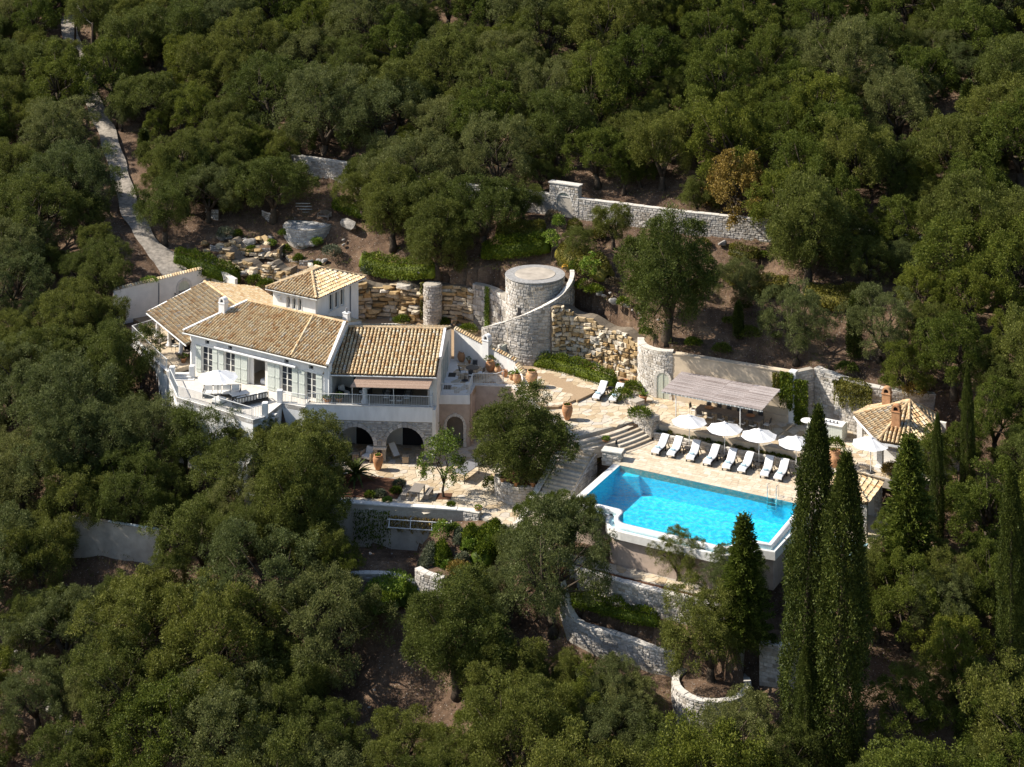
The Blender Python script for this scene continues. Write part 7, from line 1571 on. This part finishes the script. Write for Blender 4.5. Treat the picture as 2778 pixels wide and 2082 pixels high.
H_ = [
 ('trailing rosemary hedge curving below the ochre rock face', zpts([(1448, 988), (1505, 998), (1565, 1014), (1620, 1031), (1672, 1048)], 1.2), 1.6, 1.3, 'hedge_leaf', .5),
 ('long clipped hedge between the gravel track and rock garden', gpts([(474, 712), (520, 728), (570, 746), (615, 766), (652, 786)]), 1.7, 1.7, 'hedge_leaf', .1),
 ('trailing hedge mass hanging over the golden rock face', gpts([(985, 715), (1010, 735), (1060, 742), (1110, 752), (1150, 765), (1185, 770)]), 2.3, 1.7, 'hedge_leaf', .8),
 ('dark clipped hedge on the bank uphill of the cistern tower', gpts([(1310, 694), (1370, 692), (1430, 688), (1495, 680)]), 2.4, 1.7, 'hedge_leaf', .4),
 ('sunlit mounded hedge beside the cistern stair head', gpts([(1525, 690), (1560, 715), (1610, 735), (1650, 760)]), 3.0, 1.7, 'moss_leaf', .6),
 ('olive-yellow broom hedge in front of the boundary gate', gpts([(1350, 640), (1420, 645), (1480, 640)]), 2.4, 1.5, 'moss_leaf', .0),
 ('small yellow-green broom hedge beside the gate shrub', gpts([(1540, 622), (1580, 630)]), 1.4, 1.0, 'moss_leaf', .0),
 ('trailing hedge on the bank above the reed pergola', gpts([(1975, 755), (2030, 780), (2085, 795), (2140, 785)]), 2.6, 1.5, 'moss_leaf', .7),
 ('brown-tipped trailing hedge above the young cypress', gpts([(2190, 805), (2240, 825), (2300, 827), (2350, 805)]), 2.4, 1.6, 'moss_leaf', .9),
 ('mossy plant curtain spilling down the curved stone wall', [POOL.p(12.9, 12.3, 4.35), POOL.p(14.2, 11.85, 4.3), POOL.p(15.6, 11.8, 4.25)], 1.5, .75, 'moss_leaf', .9),
 ('dark rosemary hedge behind the stone platform', gpts([(905, 560), (950, 572), (990, 590)]), 1.8, 1.1, 'hedge_leaf', .6),
 ('low green hedge under the boundary wall by the big trunk', gpts([(1980, 690), (2020, 700), (2060, 700)]), 1.3, 1.0, 'moss_leaf', .2),
]
for i, (lb, pts, w, h, mt, dr) in enumerate(H_): hedge('hedge', lb, pts, w, h, mt, seed=400 + i, droop=dr)
hedge('hedge', 'dark planting along the foot of the wall under the pool path', [POOL.p(2.0, -12.3, -4.2), POOL.p(5, -12.5, -4.2), POOL.p(8.5, -12.4, -4.2)], 1.2, .9, 'hedge_leaf', seed=440, lump=.4)
# hanging strands of the moss curtain and creepers on the walls
def creeper(label, fr, u0, u1, v, z0, z1, mat, n, seed, ragged=.5, name='creeper'):
    rng = np.random.default_rng(seed); u = rng.uniform(u0, u1, n); t = rng.random(n); bot = z0 + (z1 - z0) * ragged * (.5 + .5 * np.sin(u * 7 + seed)) * rng.random(n); z = bot + (z1 - bot) * t
    P = np.array([[*fr.p(a, v - rng.uniform(.02, .16), b_)] for a, b_ in zip(u, z)]); fo = np.array([-fr.v.x, -fr.v.y, 0.]); D_ = unit(fo * .5 + np.array([0, 0, -.7]) + rng.normal(size=(n, 3)) * .45)
    V, Fq = sprigs(P, D_, .16 * rng.uniform(.6, 1.5, n), .035 * rng.uniform(.7, 1.4, n), rng); return tag(link(name, npmesh(name, V, Fq, [mat])), label, 'climber')
creeper('green creeper column on the plaster beside the pergola wall', POOL, 7.95, 8.5, 11.12, 2.9, 4.75, 'moss_leaf', 900, 1)
creeper('leafy creeper clump over the corner of the beige wall', POOL, 8.55, 9.6, 11.08, 2.0, 4.95, 'hedge_leaf', 2200, 2, .8)
CR = Frame(POOL.p(9.76, 11.2).x, POOL.p(9.76, 11.2).y, POOL.ang / math.pi * 180 + 10); creeper('tall creeper covering the niche beside the stone pier', CR, -.1, .95, -.05, 1.1, 4.5, 'hedge_leaf', 3200, 3, .2)
MWF = Frame(POOL.p(12.3, 12.2).x, POOL.p(12.3, 12.2).y, -28.1 - 12); creeper('hanging brownish strands below the moss curtain', MWF, .3, 3.6, -.12, 2.7, 4.7, 'moss_leaf', 3000, 4, .9)
BW4 = Frame(-2.7, 157.2, -50); creeper('bright creeper column on the big-block wall', BW4, .75, 1.3, -.12, 1.2, 5.3, 'lime_leaf', 1300, 5, .1)
creeper('yellowing creeper beside the round buttress', Frame(-8.2, 158.6, -5), 0, .45, -.1, 1.5, 5.0, 'moss_leaf', 900, 6, .2)
creeper('autumn vine on the wire along the patio wall', Frame(-10.6, 130.75, -8.6), 1.6, 6.0, -.05, -4.5, -3.3, 'autumn_leaf', 900, 7, .9)
creeper('dark vine climbing the shaded patio wall', Frame(-11.9, 130.95, -8.6), .2, 3.0, -.05, -5.9, -3.0, 'hedge_leaf', 1000, 8, .5)
vr = thing('vine_rail', 'pale wooden rail frame for the vine on the patio wall', 'trellis', (-7, 130, -4)); VRF = Frame(-10.6, 130.55, -8.6)
for z in (-3.5, -4.1): MB().bar(VRF.p(1.5, -.25, z), VRF.p(6.3, -.25, z), .05, .05).build('rail', 'pole_paint', vr)
for u in (1.6, 3.2, 4.8, 6.2): MB().bar(VRF.p(u, -.25, -4.1), VRF.p(u, .1, -3.4), .05, .05).build('bracket', 'pole_paint', vr)
keep(vr)
# clipped garden below the patio
def SG(a, b_, dy=0):
    y_ = 1300 + b_ * .3617 + dy; x_ = 900 + a * .3617; g = gnd(x_, y_)
    return g - Vector((0, 0, .1)) if g.y < 129.0 and x_ > 1205 else at(x_, y_, -4.0 - (y_ - 1450) * .0135) - Vector((0, 0, .15))
hedge('hedge', 'long grey clipped hedge sloping beside the kitchen garden', [SG(760, 470, 28), SG(715, 580, 28), SG(680, 690, 22)], 1.3, 1.3, 'grey_leaf', seed=431, dens=420)
hedge('hedge', 'rounded dark clipped hedge below the patio pier', [SG(1060, 350, 30), SG(1010, 470, 28)], 2.0, 1.5, 'hedge_leaf', seed=432, dens=340)
hedge('hedge', 'broad mown hedge top next to the huge olive', [SG(1240, 310, 30), SG(1180, 440, 30), SG(1100, 580, 28)], 3.0, 1.5, 'hedge_leaf', seed=433, dens=340)
hedge('hedge', 'clipped green hedge block in the middle of the garden', [SG(840, 450, 28), SG(820, 560, 28), SG(795, 660, 22)], 1.8, 1.5, 'hedge_leaf', seed=434, dens=340)
hedge('hedge', 'green mown bank under the kitchen garden kerb', gpts([(1000, 1630), (1050, 1600), (1100, 1620), (1110, 1650)]), 3.2, .7, 'lime_leaf', seed=435)
hedge('hedge', 'dark green mown bank below the other mown bank', gpts([(1000, 1700), (1040, 1660), (1080, 1690)]), 3.0, .8, 'hedge_leaf', seed=436)
for i, (a, b_, z, r, h, mt, lb) in enumerate([(1065, 400, -3.9, .55, 1.0, 'lime_leaf', 'round lime-green bush on the dark clipped hedge'), (1045, 500, -4.4, .55, .95, 'lime_leaf', 'yellow-green bush below the lime-green one'), (985, 580, -5.0, .5, .75, 'grey_leaf', 'grey clipped ball by the garden path'), (965, 460, -4.7, .5, .9, 'grey_leaf', 'grey clipped mound above the garden path'), (960, 400, -4.5, .45, .8, 'grey_leaf', 'grey clipped mound nearest the patio pier'), (865, 640, -5.4, .5, .8, 'lime_leaf', 'lime bush beside the clipped green block'), (915, 385, -4.5, .5, .9, 'citrus_leaf', 'bright leafy shrub at the patio wall end'), (950, 700, -5.8, .9, 1.2, 'autumn_leaf', 'orange-leaved shrub below the clipped garden'), (820, 430, -4.6, .7, 1.9, 'lime_leaf', 'tall yellow-green shrub among the clipped hedges'), (995, 608, -5.2, .3, .45, 'grey_leaf', 'smallest grey clipped ball by the garden path')]):
    shrub('garden_bush', lb, SG(a, b_, 16), r, h, mt, seed=450 + i, n=1500, size=.13, wid=.028)
for i, (a, b_, r, h, mt, lb) in enumerate([(612, 655, .95, 1.35, 'grey_leaf', 'silver-grey round shrub in the rock garden'), (900, 700, .95, 1.2, 'grey_leaf', 'second grey shrub lower in the rock garden'), (860, 665, .6, .8, 'lime_leaf', 'yellow-green bush below the stone platform'), (690, 775, .75, 1.0, 'hedge_leaf', 'clipped bush at the hedge end by the turret'), (720, 790, .85, 1.1, 'hedge_leaf', 'rounder clipped bush beside the turret wall'), (1000, 745, .8, 1.1, 'grey_leaf', 'blue-grey shrub behind the turret roof'), (1500, 605, .8, 1.3, 'dry_leaf', 'bare grey bush in front of the boundary gate'), (1515, 625, .6, 1.5, 'lime_leaf', 'bright young citrus by the gate shrub'), (1595, 800, .55, .9, 'dry_leaf', 'dry brown bush on the soil bank'), (770, 640, .5, .7, 'citrus_leaf', 'small green shrub near the silver-grey one'), (1585, 858, .9, .8, 'hedge_leaf', 'green shrub spilling over the ochre rock face'), (1610, 875, .9, .8, 'hedge_leaf', 'lower green shrub spilling over the ochre rock face'), (1690, 905, .6, .9, 'hedge_leaf', 'small hanging bush at the end of the ochre face'), (1750, 930, .5, .7, 'hedge_leaf', 'round bush on the bastion top'), (680, 690, .55, .8, 'hedge_leaf', 'trailing plant over a stub wall, near the silver shrub'), (645, 645, .5, .8, 'hedge_leaf', 'trailing plant at the top of the rock garden'), (775, 690, .6, 1.0, 'hedge_leaf', 'long trailing plant beside the stub walls'), (810, 710, .55, .8, 'hedge_leaf', 'trailing plant right of the stub walls'), (735, 670, .5, .7, 'lime_leaf', 'bright trailing bush in the rock garden middle'), (860, 725, .4, .6, 'hedge_leaf', 'little bush above the turret roof'), (1200, 640, .9, 1.2, 'hedge_leaf', 'dark bush under the olives uphill of the golden rock'), (1640, 640, 1.0, 1.0, 'moss_leaf', 'mossy bush below the boundary wall'), (1560, 745, .5, 1.4, 'citrus_leaf', 'spindly green sapling beside the tower stair'), (560, 560, .9, 1.1, 'hedge_leaf', 'dark bush by the gravel track bend'), (620, 575, 1.0, 1.2, 'hedge_leaf', 'dark round bush under the platform olive'), (2420, 1290, .9, 1.0, 'autumn_leaf', 'brown dry shrub beside the pool house'), (2480, 1180, 1.0, 1.5, 'autumn_leaf', 'tall rusty shrub against the pool house roof'), (2420, 1050, 1.0, .9, 'wild_leaf', 'green shrub growing over the stone wall end'), (2300, 1010, .9, .8, 'wild_leaf', 'green shrub above the moss curtain'), (1960, 960, .8, .8, 'wild_leaf', 'low shrub above the beige wall'), (1880, 940, .7, .7, 'hedge_leaf', 'low dark shrub above the beige wall near the bastion')]):
    shrub('shrub', lb, gnd(a, b_) - Vector((0, 0, .1)), r, h, mt, seed=500 + i, n=int(1000 * max(1, r * 1.6)), size=.15, wid=.03)
for i, (a, b_, z, r, h, mt, lb) in enumerate([(1688, 1085, 1.0, 1.0, 1.0, 'hedge_leaf', 'trailing rosemary beside the terrace pair of loungers'), (1712, 1063, 1.0, 1.1, .9, 'hedge_leaf', 'rosemary mound next to the spiky potted palm'), (1735, 1130, 1.6, 1.0, .75, 'hedge_leaf', 'rosemary spilling over the larger planter block'), (1700, 1012, 1.2, .8, 1.1, 'autumn_leaf', 'reddish shrub in the big pot behind the loungers'), (1610, 978, 1.2, .6, .9, 'moss_leaf', 'sparse yellow plant at the foot of the ochre rock'), (1090, 878, 1.2, .8, .8, 'hedge_leaf', 'rounded bush in the courtyard behind the tiled ridge'), (1200, 882, 1.2, .8, .7, 'hedge_leaf', 'second rounded bush in the courtyard'), (1270, 905, 1.2, .9, .9, 'hedge_leaf', 'dark bush beside the garden wall with chimney'), (1050, 1360, PT + .3, .35, .3, 'lime_leaf', 'clipped yellow-green ball on the patio wall by the bed'), (1223, 1372, PT + .3, .3, .28, 'hedge_leaf', 'clipped green ball on the patio wall by the lemon tree'), (1330, 1335, PT, .6, 1.3, 'hedge_leaf', 'dark bush against the round planter'), (1083, 1320, PT, .5, .6, 'grey_leaf', 'grey herb at the bed corner'), (1075, 1338, PT, .45, .5, 'hedge_leaf', 'green herb at the bed edge'), (1030, 1345, PT, .5, .45, 'grey_leaf', 'grey herb cushion along the bed'), (1005, 1347, PT, .5, .4, 'hedge_leaf', 'low herb cushion along the bed'), (1475, 925, 1.2, .6, .9, 'moss_leaf', 'weed tuft at the foot of the tower')]):
    shrub('shrub', lb, Vector((*at(a, b_, z)[:2], z - .05)), r, h, mt, seed=560 + i, n=int(1100 * max(.6, r * 1.5)), size=.14, wid=.03)
rn = random.Random(23)
WH = ['by the tower stair', 'above the ochre face', 'under the bare-trunked olive', 'below the boundary wall', 'above the bastion', 'above the pergola wall']
for k in range(40):
    x_, y_ = rn.uniform(1560, 2150), rn.uniform(640, 930)
    if y_ > 760 + (x_ - 1560) * .33 or y_ < 640 + (x_ - 1560) * .08: continue
    mt = rn.choice(['hedge_leaf', 'wild_leaf', 'moss_leaf', 'dry_leaf', 'wild_leaf']); r_ = rn.uniform(.35, .95); nm = {'hedge_leaf': 'dark green', 'wild_leaf': 'green', 'moss_leaf': 'yellowish', 'dry_leaf': 'dry brown'}[mt]
    w_ = WH[0] if x_ < 1660 and y_ > 740 else (WH[3] if y_ < 720 else (WH[1] if x_ < 1720 else (WH[2] if x_ < 1860 else (WH[4] if x_ < 1980 else WH[5]))))
    shrub('bank_shrub', f'{"small" if r_ < .6 else "wide"} {nm} shrub on the soil bank {w_}', gnd(x_, y_) - Vector((0, 0, .08)), r_, r_ * rn.uniform(.8, 1.3), mt, seed=800 + k, n=int(900 * r_ * 1.4), group=f'{nm} shrubs on the soil bank {w_}')
rn = random.Random(19)
for k in range(26):
    u = .6 + 13.2 * k / 26 + rn.uniform(-.15, .15); mt = rn.choice(['hedge_leaf', 'moss_leaf', 'grey_leaf']); shrub('bed_plant', 'low herb tuft in the bed behind the pool loungers', POOL.p(u, 5.8 + rn.uniform(-.05, .05), .42), .22, rn.uniform(.18, .4), mt, seed=600 + k, n=160, size=.12, wid=.025, group='herb tufts behind the loungers')
# lemon tree, cycad, yucca
lm, lc = crown_mesh('crown', 701, 13, 22, 22, 'citrus_leaf', R=1.75, z0=2.6, squash=1.15, size=.13, wid=.04, lower=-.75, spread=.22, lobe_r=(.28, .42)); TREES['lemon'] = [(lm, trunk_mesh('trunk', 701, lc, .10, .95, lean=.08))]
q = Vector((*at(800 + 1215 * .3317, 1050 + 900 * .3317, PT)[:2], PT)); plant('lemon', q, 1.0, 'bright green lemon tree standing in a soil square on the patio', name='lemon_tree', rot=.4)
tm_, tc = crown_mesh('crown', 702, 8, 12, 16, 'lime_leaf', R=.8, z0=1.6, squash=1.2, size=.13, wid=.04, lower=-.7, spread=.12); TREES['sapling'] = [(tm_, trunk_mesh('trunk', 702, tc, .035, .8, lean=.05))]
plant('sapling', gnd(1598, 800), 1.1, 'thin-stemmed sapling on the soil bank beside the tower stair', name='sapling'); plant('sapling', gnd(1497, 700), 1.0, 'thin sapling in front of the dark clipped hedge', name='sapling')
def fronds(name, label, loc, n, L, mat, cat, seed, droop=.5, w=.06, parent=None):
    rng = random.Random(seed); mb = MB()
    for i in range(n):
        a = i * 2.39996; e = rng.uniform(.15, 1.35); l = L * rng.uniform(.8, 1.1); pts = []
        for k in range(7):
            t = k / 6; r = l * t * math.cos(e) + .02; z = l * t * math.sin(e) - droop * l * t * t * (1.2 - .5 * math.sin(e)); pts.append((r, z, w * (1 - abs(t - .35) * 1.3) + .004))
        for k in range(6):
            (r0_, z0_, w0), (r1_, z1_, w1) = pts[k], pts[k + 1]; ca, sa = math.cos(a), math.sin(a); mb.add([(r0_ * ca - w0 * sa, r0_ * sa + w0 * ca, z0_), (r0_ * ca + w0 * sa, r0_ * sa - w0 * ca, z0_), (r1_ * ca + w1 * sa, r1_ * sa - w1 * ca, z1_), (r1_ * ca - w1 * sa, r1_ * sa + w1 * ca, z1_)], [(0, 1, 2, 3)])
    if parent is not None: o = mb.build(name, mat, parent); o.location = loc; return o
    t = thing(name, label, cat, loc); mb.build('fronds', mat, t).location = (0, 0, .55); MB().lathe([(.2, -.1), (.22, .3), (.12, .6)], 10).build('trunk', 'bark', t); return t
fronds('cycad', 'dark spiky cycad at the corner of the patio bed', Vector((*at(965, 1305, PT)[:2], PT)), 46, 1.75, 'cypress_leaf', 'cycad', 1, .45, .13)
# pots
def pot(name, label, loc, s, prof, plantmat=None, pr=.4, phh=.5, n=400, group=None, mat='terracotta', frond=None, cat='pot', hoops=True, seed=1):
    t = thing(name, label, cat, loc, 0, group); m = MB(); m.lathe([(r * s, z * s) for r, z in prof], 20, cap1=False); m.build('pot', mat, t, True)
    rtop, ztop = prof[-2][0] * s, prof[-2][1] * s; MB().lathe([(rtop * .9, ztop * .93), (.01, ztop * .95)], 14, cap0=False).build('earth', 'bed_soil', t)
    if plantmat: shrub('plant', '', (0, 0, ztop * .9), pr, phh, plantmat, seed=seed, n=n, size=.13, wid=.03, parent=t)
    if frond: fronds('plant', '', (0, 0, ztop), 22, frond, 'lime_leaf', '', seed, .35, .05, parent=t)
    return t
URN = [(.18, 0), (.22, .04), (.34, .35), (.43, .7), (.45, .95), (.38, 1.12), (.33, 1.17), (.38, 1.22), (.38, 1.26), (.30, 1.26), (.28, 1.1)]
JAR = [(.2, 0), (.3, .15), (.38, .4), (.34, .62), (.24, .74), (.28, .8), (.2, .8), (.18, .6)]
POT = [(.2, 0), (.3, .42), (.34, .42), (.34, .5), (.28, .5), (.26, .4)]
BOWL = [(.16, 0), (.34, .16), (.4, .22), (.36, .22), (.3, .12)]
def c4(a, b_, z): q = at(1300 + a * .2775, 680 + b_ * .2775, z); q.z = z; return q
def c3(a, b_, z): q = at(800 + a * .3317, 1050 + b_ * .3317, z); q.z = z; return q
def c7(a, b_, z): q = at(1480 + a * .3617, 1180 + b_ * .3617, z); q.z = z; return q
pot('amphora', 'tall ribbed terracotta jar at the head of the sand strip', c4(516, 1332, F1), 1.05, URN, 'hedge_leaf', .3, .2, 160)
pot('amphora', 'slim terracotta urn in front of the loggia pier', c3(681, 678, PT), .92, URN, 'lime_leaf', .2, .18, 100)
pot('amphora', 'terracotta jar on the plaza edge beside the round olive', c4(862, 1655, 1.0), .95, URN, 'hedge_leaf', .25, .15, 100)
pot('plant_pot', 'round terracotta pot with a bright cycad next to the tall jar', c4(370, 1295, F1), .95, JAR, None, frond=.65, seed=3)
pot('plant_pot', 'small round pot beside the bright cycad pot', c4(318, 1265, F1), .6, JAR, 'lime_leaf', .25, .25, 120)
pot('plant_pot', 'little terracotta jar fourth along the garden wall', c4(250, 1235, F1), .7, JAR, None)
pot('plant_pot', 'little terracotta jar under the garden wall, nearer the chimney', c4(182, 1205, F1), .75, JAR, 'hedge_leaf', .2, .25, 90)
pot('plant_pot', 'big terracotta jar with broad leaves at the chimney foot', c4(108, 1180, F1), 1.1, JAR, 'hedge_leaf', .5, .5, 200)
pot('plant_pot', 'dark terracotta jar in the corner behind the round table', Vector((*at(800 + 1340 * .3378, 680 + 890 * .3378, F1)[:2], F1)), 1.0, JAR, None)
pot('plant_pot', 'small pot on the low white ledge behind the round table', Vector((*at(800 + 1405 * .3378, 680 + 905 * .3378, F1)[:2], F1)), .6, POT, 'hedge_leaf', .3, .3, 120)
pot('plant_pot', 'large terracotta pot with the reddish shrub behind the loungers', c4(1415, 1345, 1.0), 1.25, POT, None)
pot('plant_pot', 'terracotta pot with a spiky yucca beside the arched door', c4(1605, 1480, 1.0), 1.0, POT, None, frond=.75, seed=5)
pot('plant_pot', 'large round terracotta pot with a bay bush near the pool house', Vector((*at(2266, 1266, 1.0)[:2], 1.0)), 1.5, JAR, 'hedge_leaf', .75, 1.1, 1400)
pot('flower_bowl', 'terracotta bowl of yellow-green flowers on the stair pier', c7(455, 62, .72) + Vector((0, .2, 0)), .85, BOWL, 'lime_leaf', .32, .22, 260, cat='bowl')
pot('flower_bowl', 'terracotta bowl of dark red plants halfway down the stair wall', c7(415, 128, -.1), .7, BOWL, 'autumn_leaf', .3, .3, 200, cat='bowl')
pot('flower_bowl', 'lower terracotta bowl of dark plants on the stair wall', c7(380, 215, -.9), .65, BOWL, 'autumn_leaf', .28, .3, 200, cat='bowl')
pot('flower_bowl', 'lowest terracotta bowl on the stair wall by the pool', c7(345, 300, -1.5), .6, BOWL, 'hedge_leaf', .25, .2, 120, cat='bowl')
pot('plant_pot', 'terracotta pot at the end of the patio wall', c3(1500, 1040, PT), .8, POT, 'lime_leaf', .28, .3, 160)
pot('plant_pot', 'brown glazed pot against the pool wall', Vector((*gnd(1652, 1496)[:2], gnd(1652, 1496).z)), 1.5, POT, None)
pot('plant_pot', 'terracotta pot with white flowers on the veranda railing side', FRONT.p(2.35, .75, F1), .95, POT, 'lime_leaf', .4, .4, 260)
pot('plant_pot', 'terracotta tub with a clipped box at the veranda pier', FRONT.p(1.5, .5, F1), 1.0, POT, 'hedge_leaf', .36, .4, 400)
pot('plant_pot', 'small pot on the veranda terrace corner', Vector((*at(340 + 185 * .2895, 680 + 862 * .2895, FL)[:2], FL)), .6, POT, 'hedge_leaf', .2, .2, 90)
pot('plant_pot', 'pot of greenery by the terrace steps', tpos(545, 1050, FL), .8, POT, 'hedge_leaf', .4, .4, 220)
for i, (a, b_, l) in enumerate([(1620, 840, 'round planter rim pot nearest the patio'), (1700, 790, 'middle pot on the round planter rim'), (1640, 690, 'flowering pot high on the round planter')]): q = c3(a, b_, -1.6); pot('plant_pot', 'small terracotta ' + l, Vector((1.0 + 2.1 * math.cos(math.radians(215 + 35 * i)), 133.3 + 2.1 * math.sin(math.radians(215 + 35 * i)), -1.62)), .65, POT, ['hedge_leaf', 'lime_leaf', 'grey_leaf'][i], .28, .3, 160)
shrub('entrance_flowers', 'purple-tinged climbing flowers on the entrance wall coping', EW.p(2.4, .1, 4.1), .9, .5, 'lime_leaf', 'flowers', seed=640, n=500)
# litter and low scrub that no one could count
def ground_cover():
    rng = np.random.default_rng(900); n = 60000; px = rng.uniform(-40, PW + 40, n); X = rng.uniform(-60, 60, n); Y = rng.uniform(100, 215, n); Z = T(X, Y)
    ok = ~inside(Z_UP, X, Y)
    for po, zz in ZONES[1:]: ok &= ~inside(po, X, Y)
    X, Y, Z = X[ok], Y[ok], Z[ok]; rd = np.array([[q.x, q.y] for q in ROAD[::2]]); dm = np.min((X[:, None] - rd[:, 0]) ** 2 + (Y[:, None] - rd[:, 1]) ** 2, axis=1); k = dm > 6; X, Y, Z = X[k], Y[k], Z[k]
    c = np.sin(X * .7 + 1.3 * np.sin(Y * .35)) * np.sin(Y * .6 + X * .2) + rng.normal(size=len(X)) * .4 > .15; X, Y, Z = X[c], Y[c], Z[c]; m_ = 7
    P = np.repeat(np.stack([X, Y, Z], 1), m_, 0) + rng.normal(size=(len(X) * m_, 3)) * np.array([.22, .22, .03]); D_ = unit(rng.normal(size=P.shape) * .6 + np.array([0, 0, .8])); L = .2 * rng.uniform(.5, 1.6, len(P)); V, Fq = sprigs(P, D_, L, .02 * rng.uniform(.6, 1.5, len(P)), rng)
    h = len(Fq) // 2; a = Fq[:h]; 
    o = link('dry_grass', npmesh('dry_grass', V[:h * 4], Fq[:h], ['dry_leaf'])); o['kind'] = 'stuff'; o['label'] = 'dry grass and litter under the trees'
    o = link('undergrowth', npmesh('undergrowth', V[h * 4:], Fq[h:] - h * 4, ['wild_leaf'])); o['kind'] = 'stuff'; o['label'] = 'low green scrub under the trees'
ground_cover()

for o_ in bpy.data.objects:
    if 'label' in o_ and len(o_['label'].split()) > 16: print('LONG', o_.name, o_['label'])
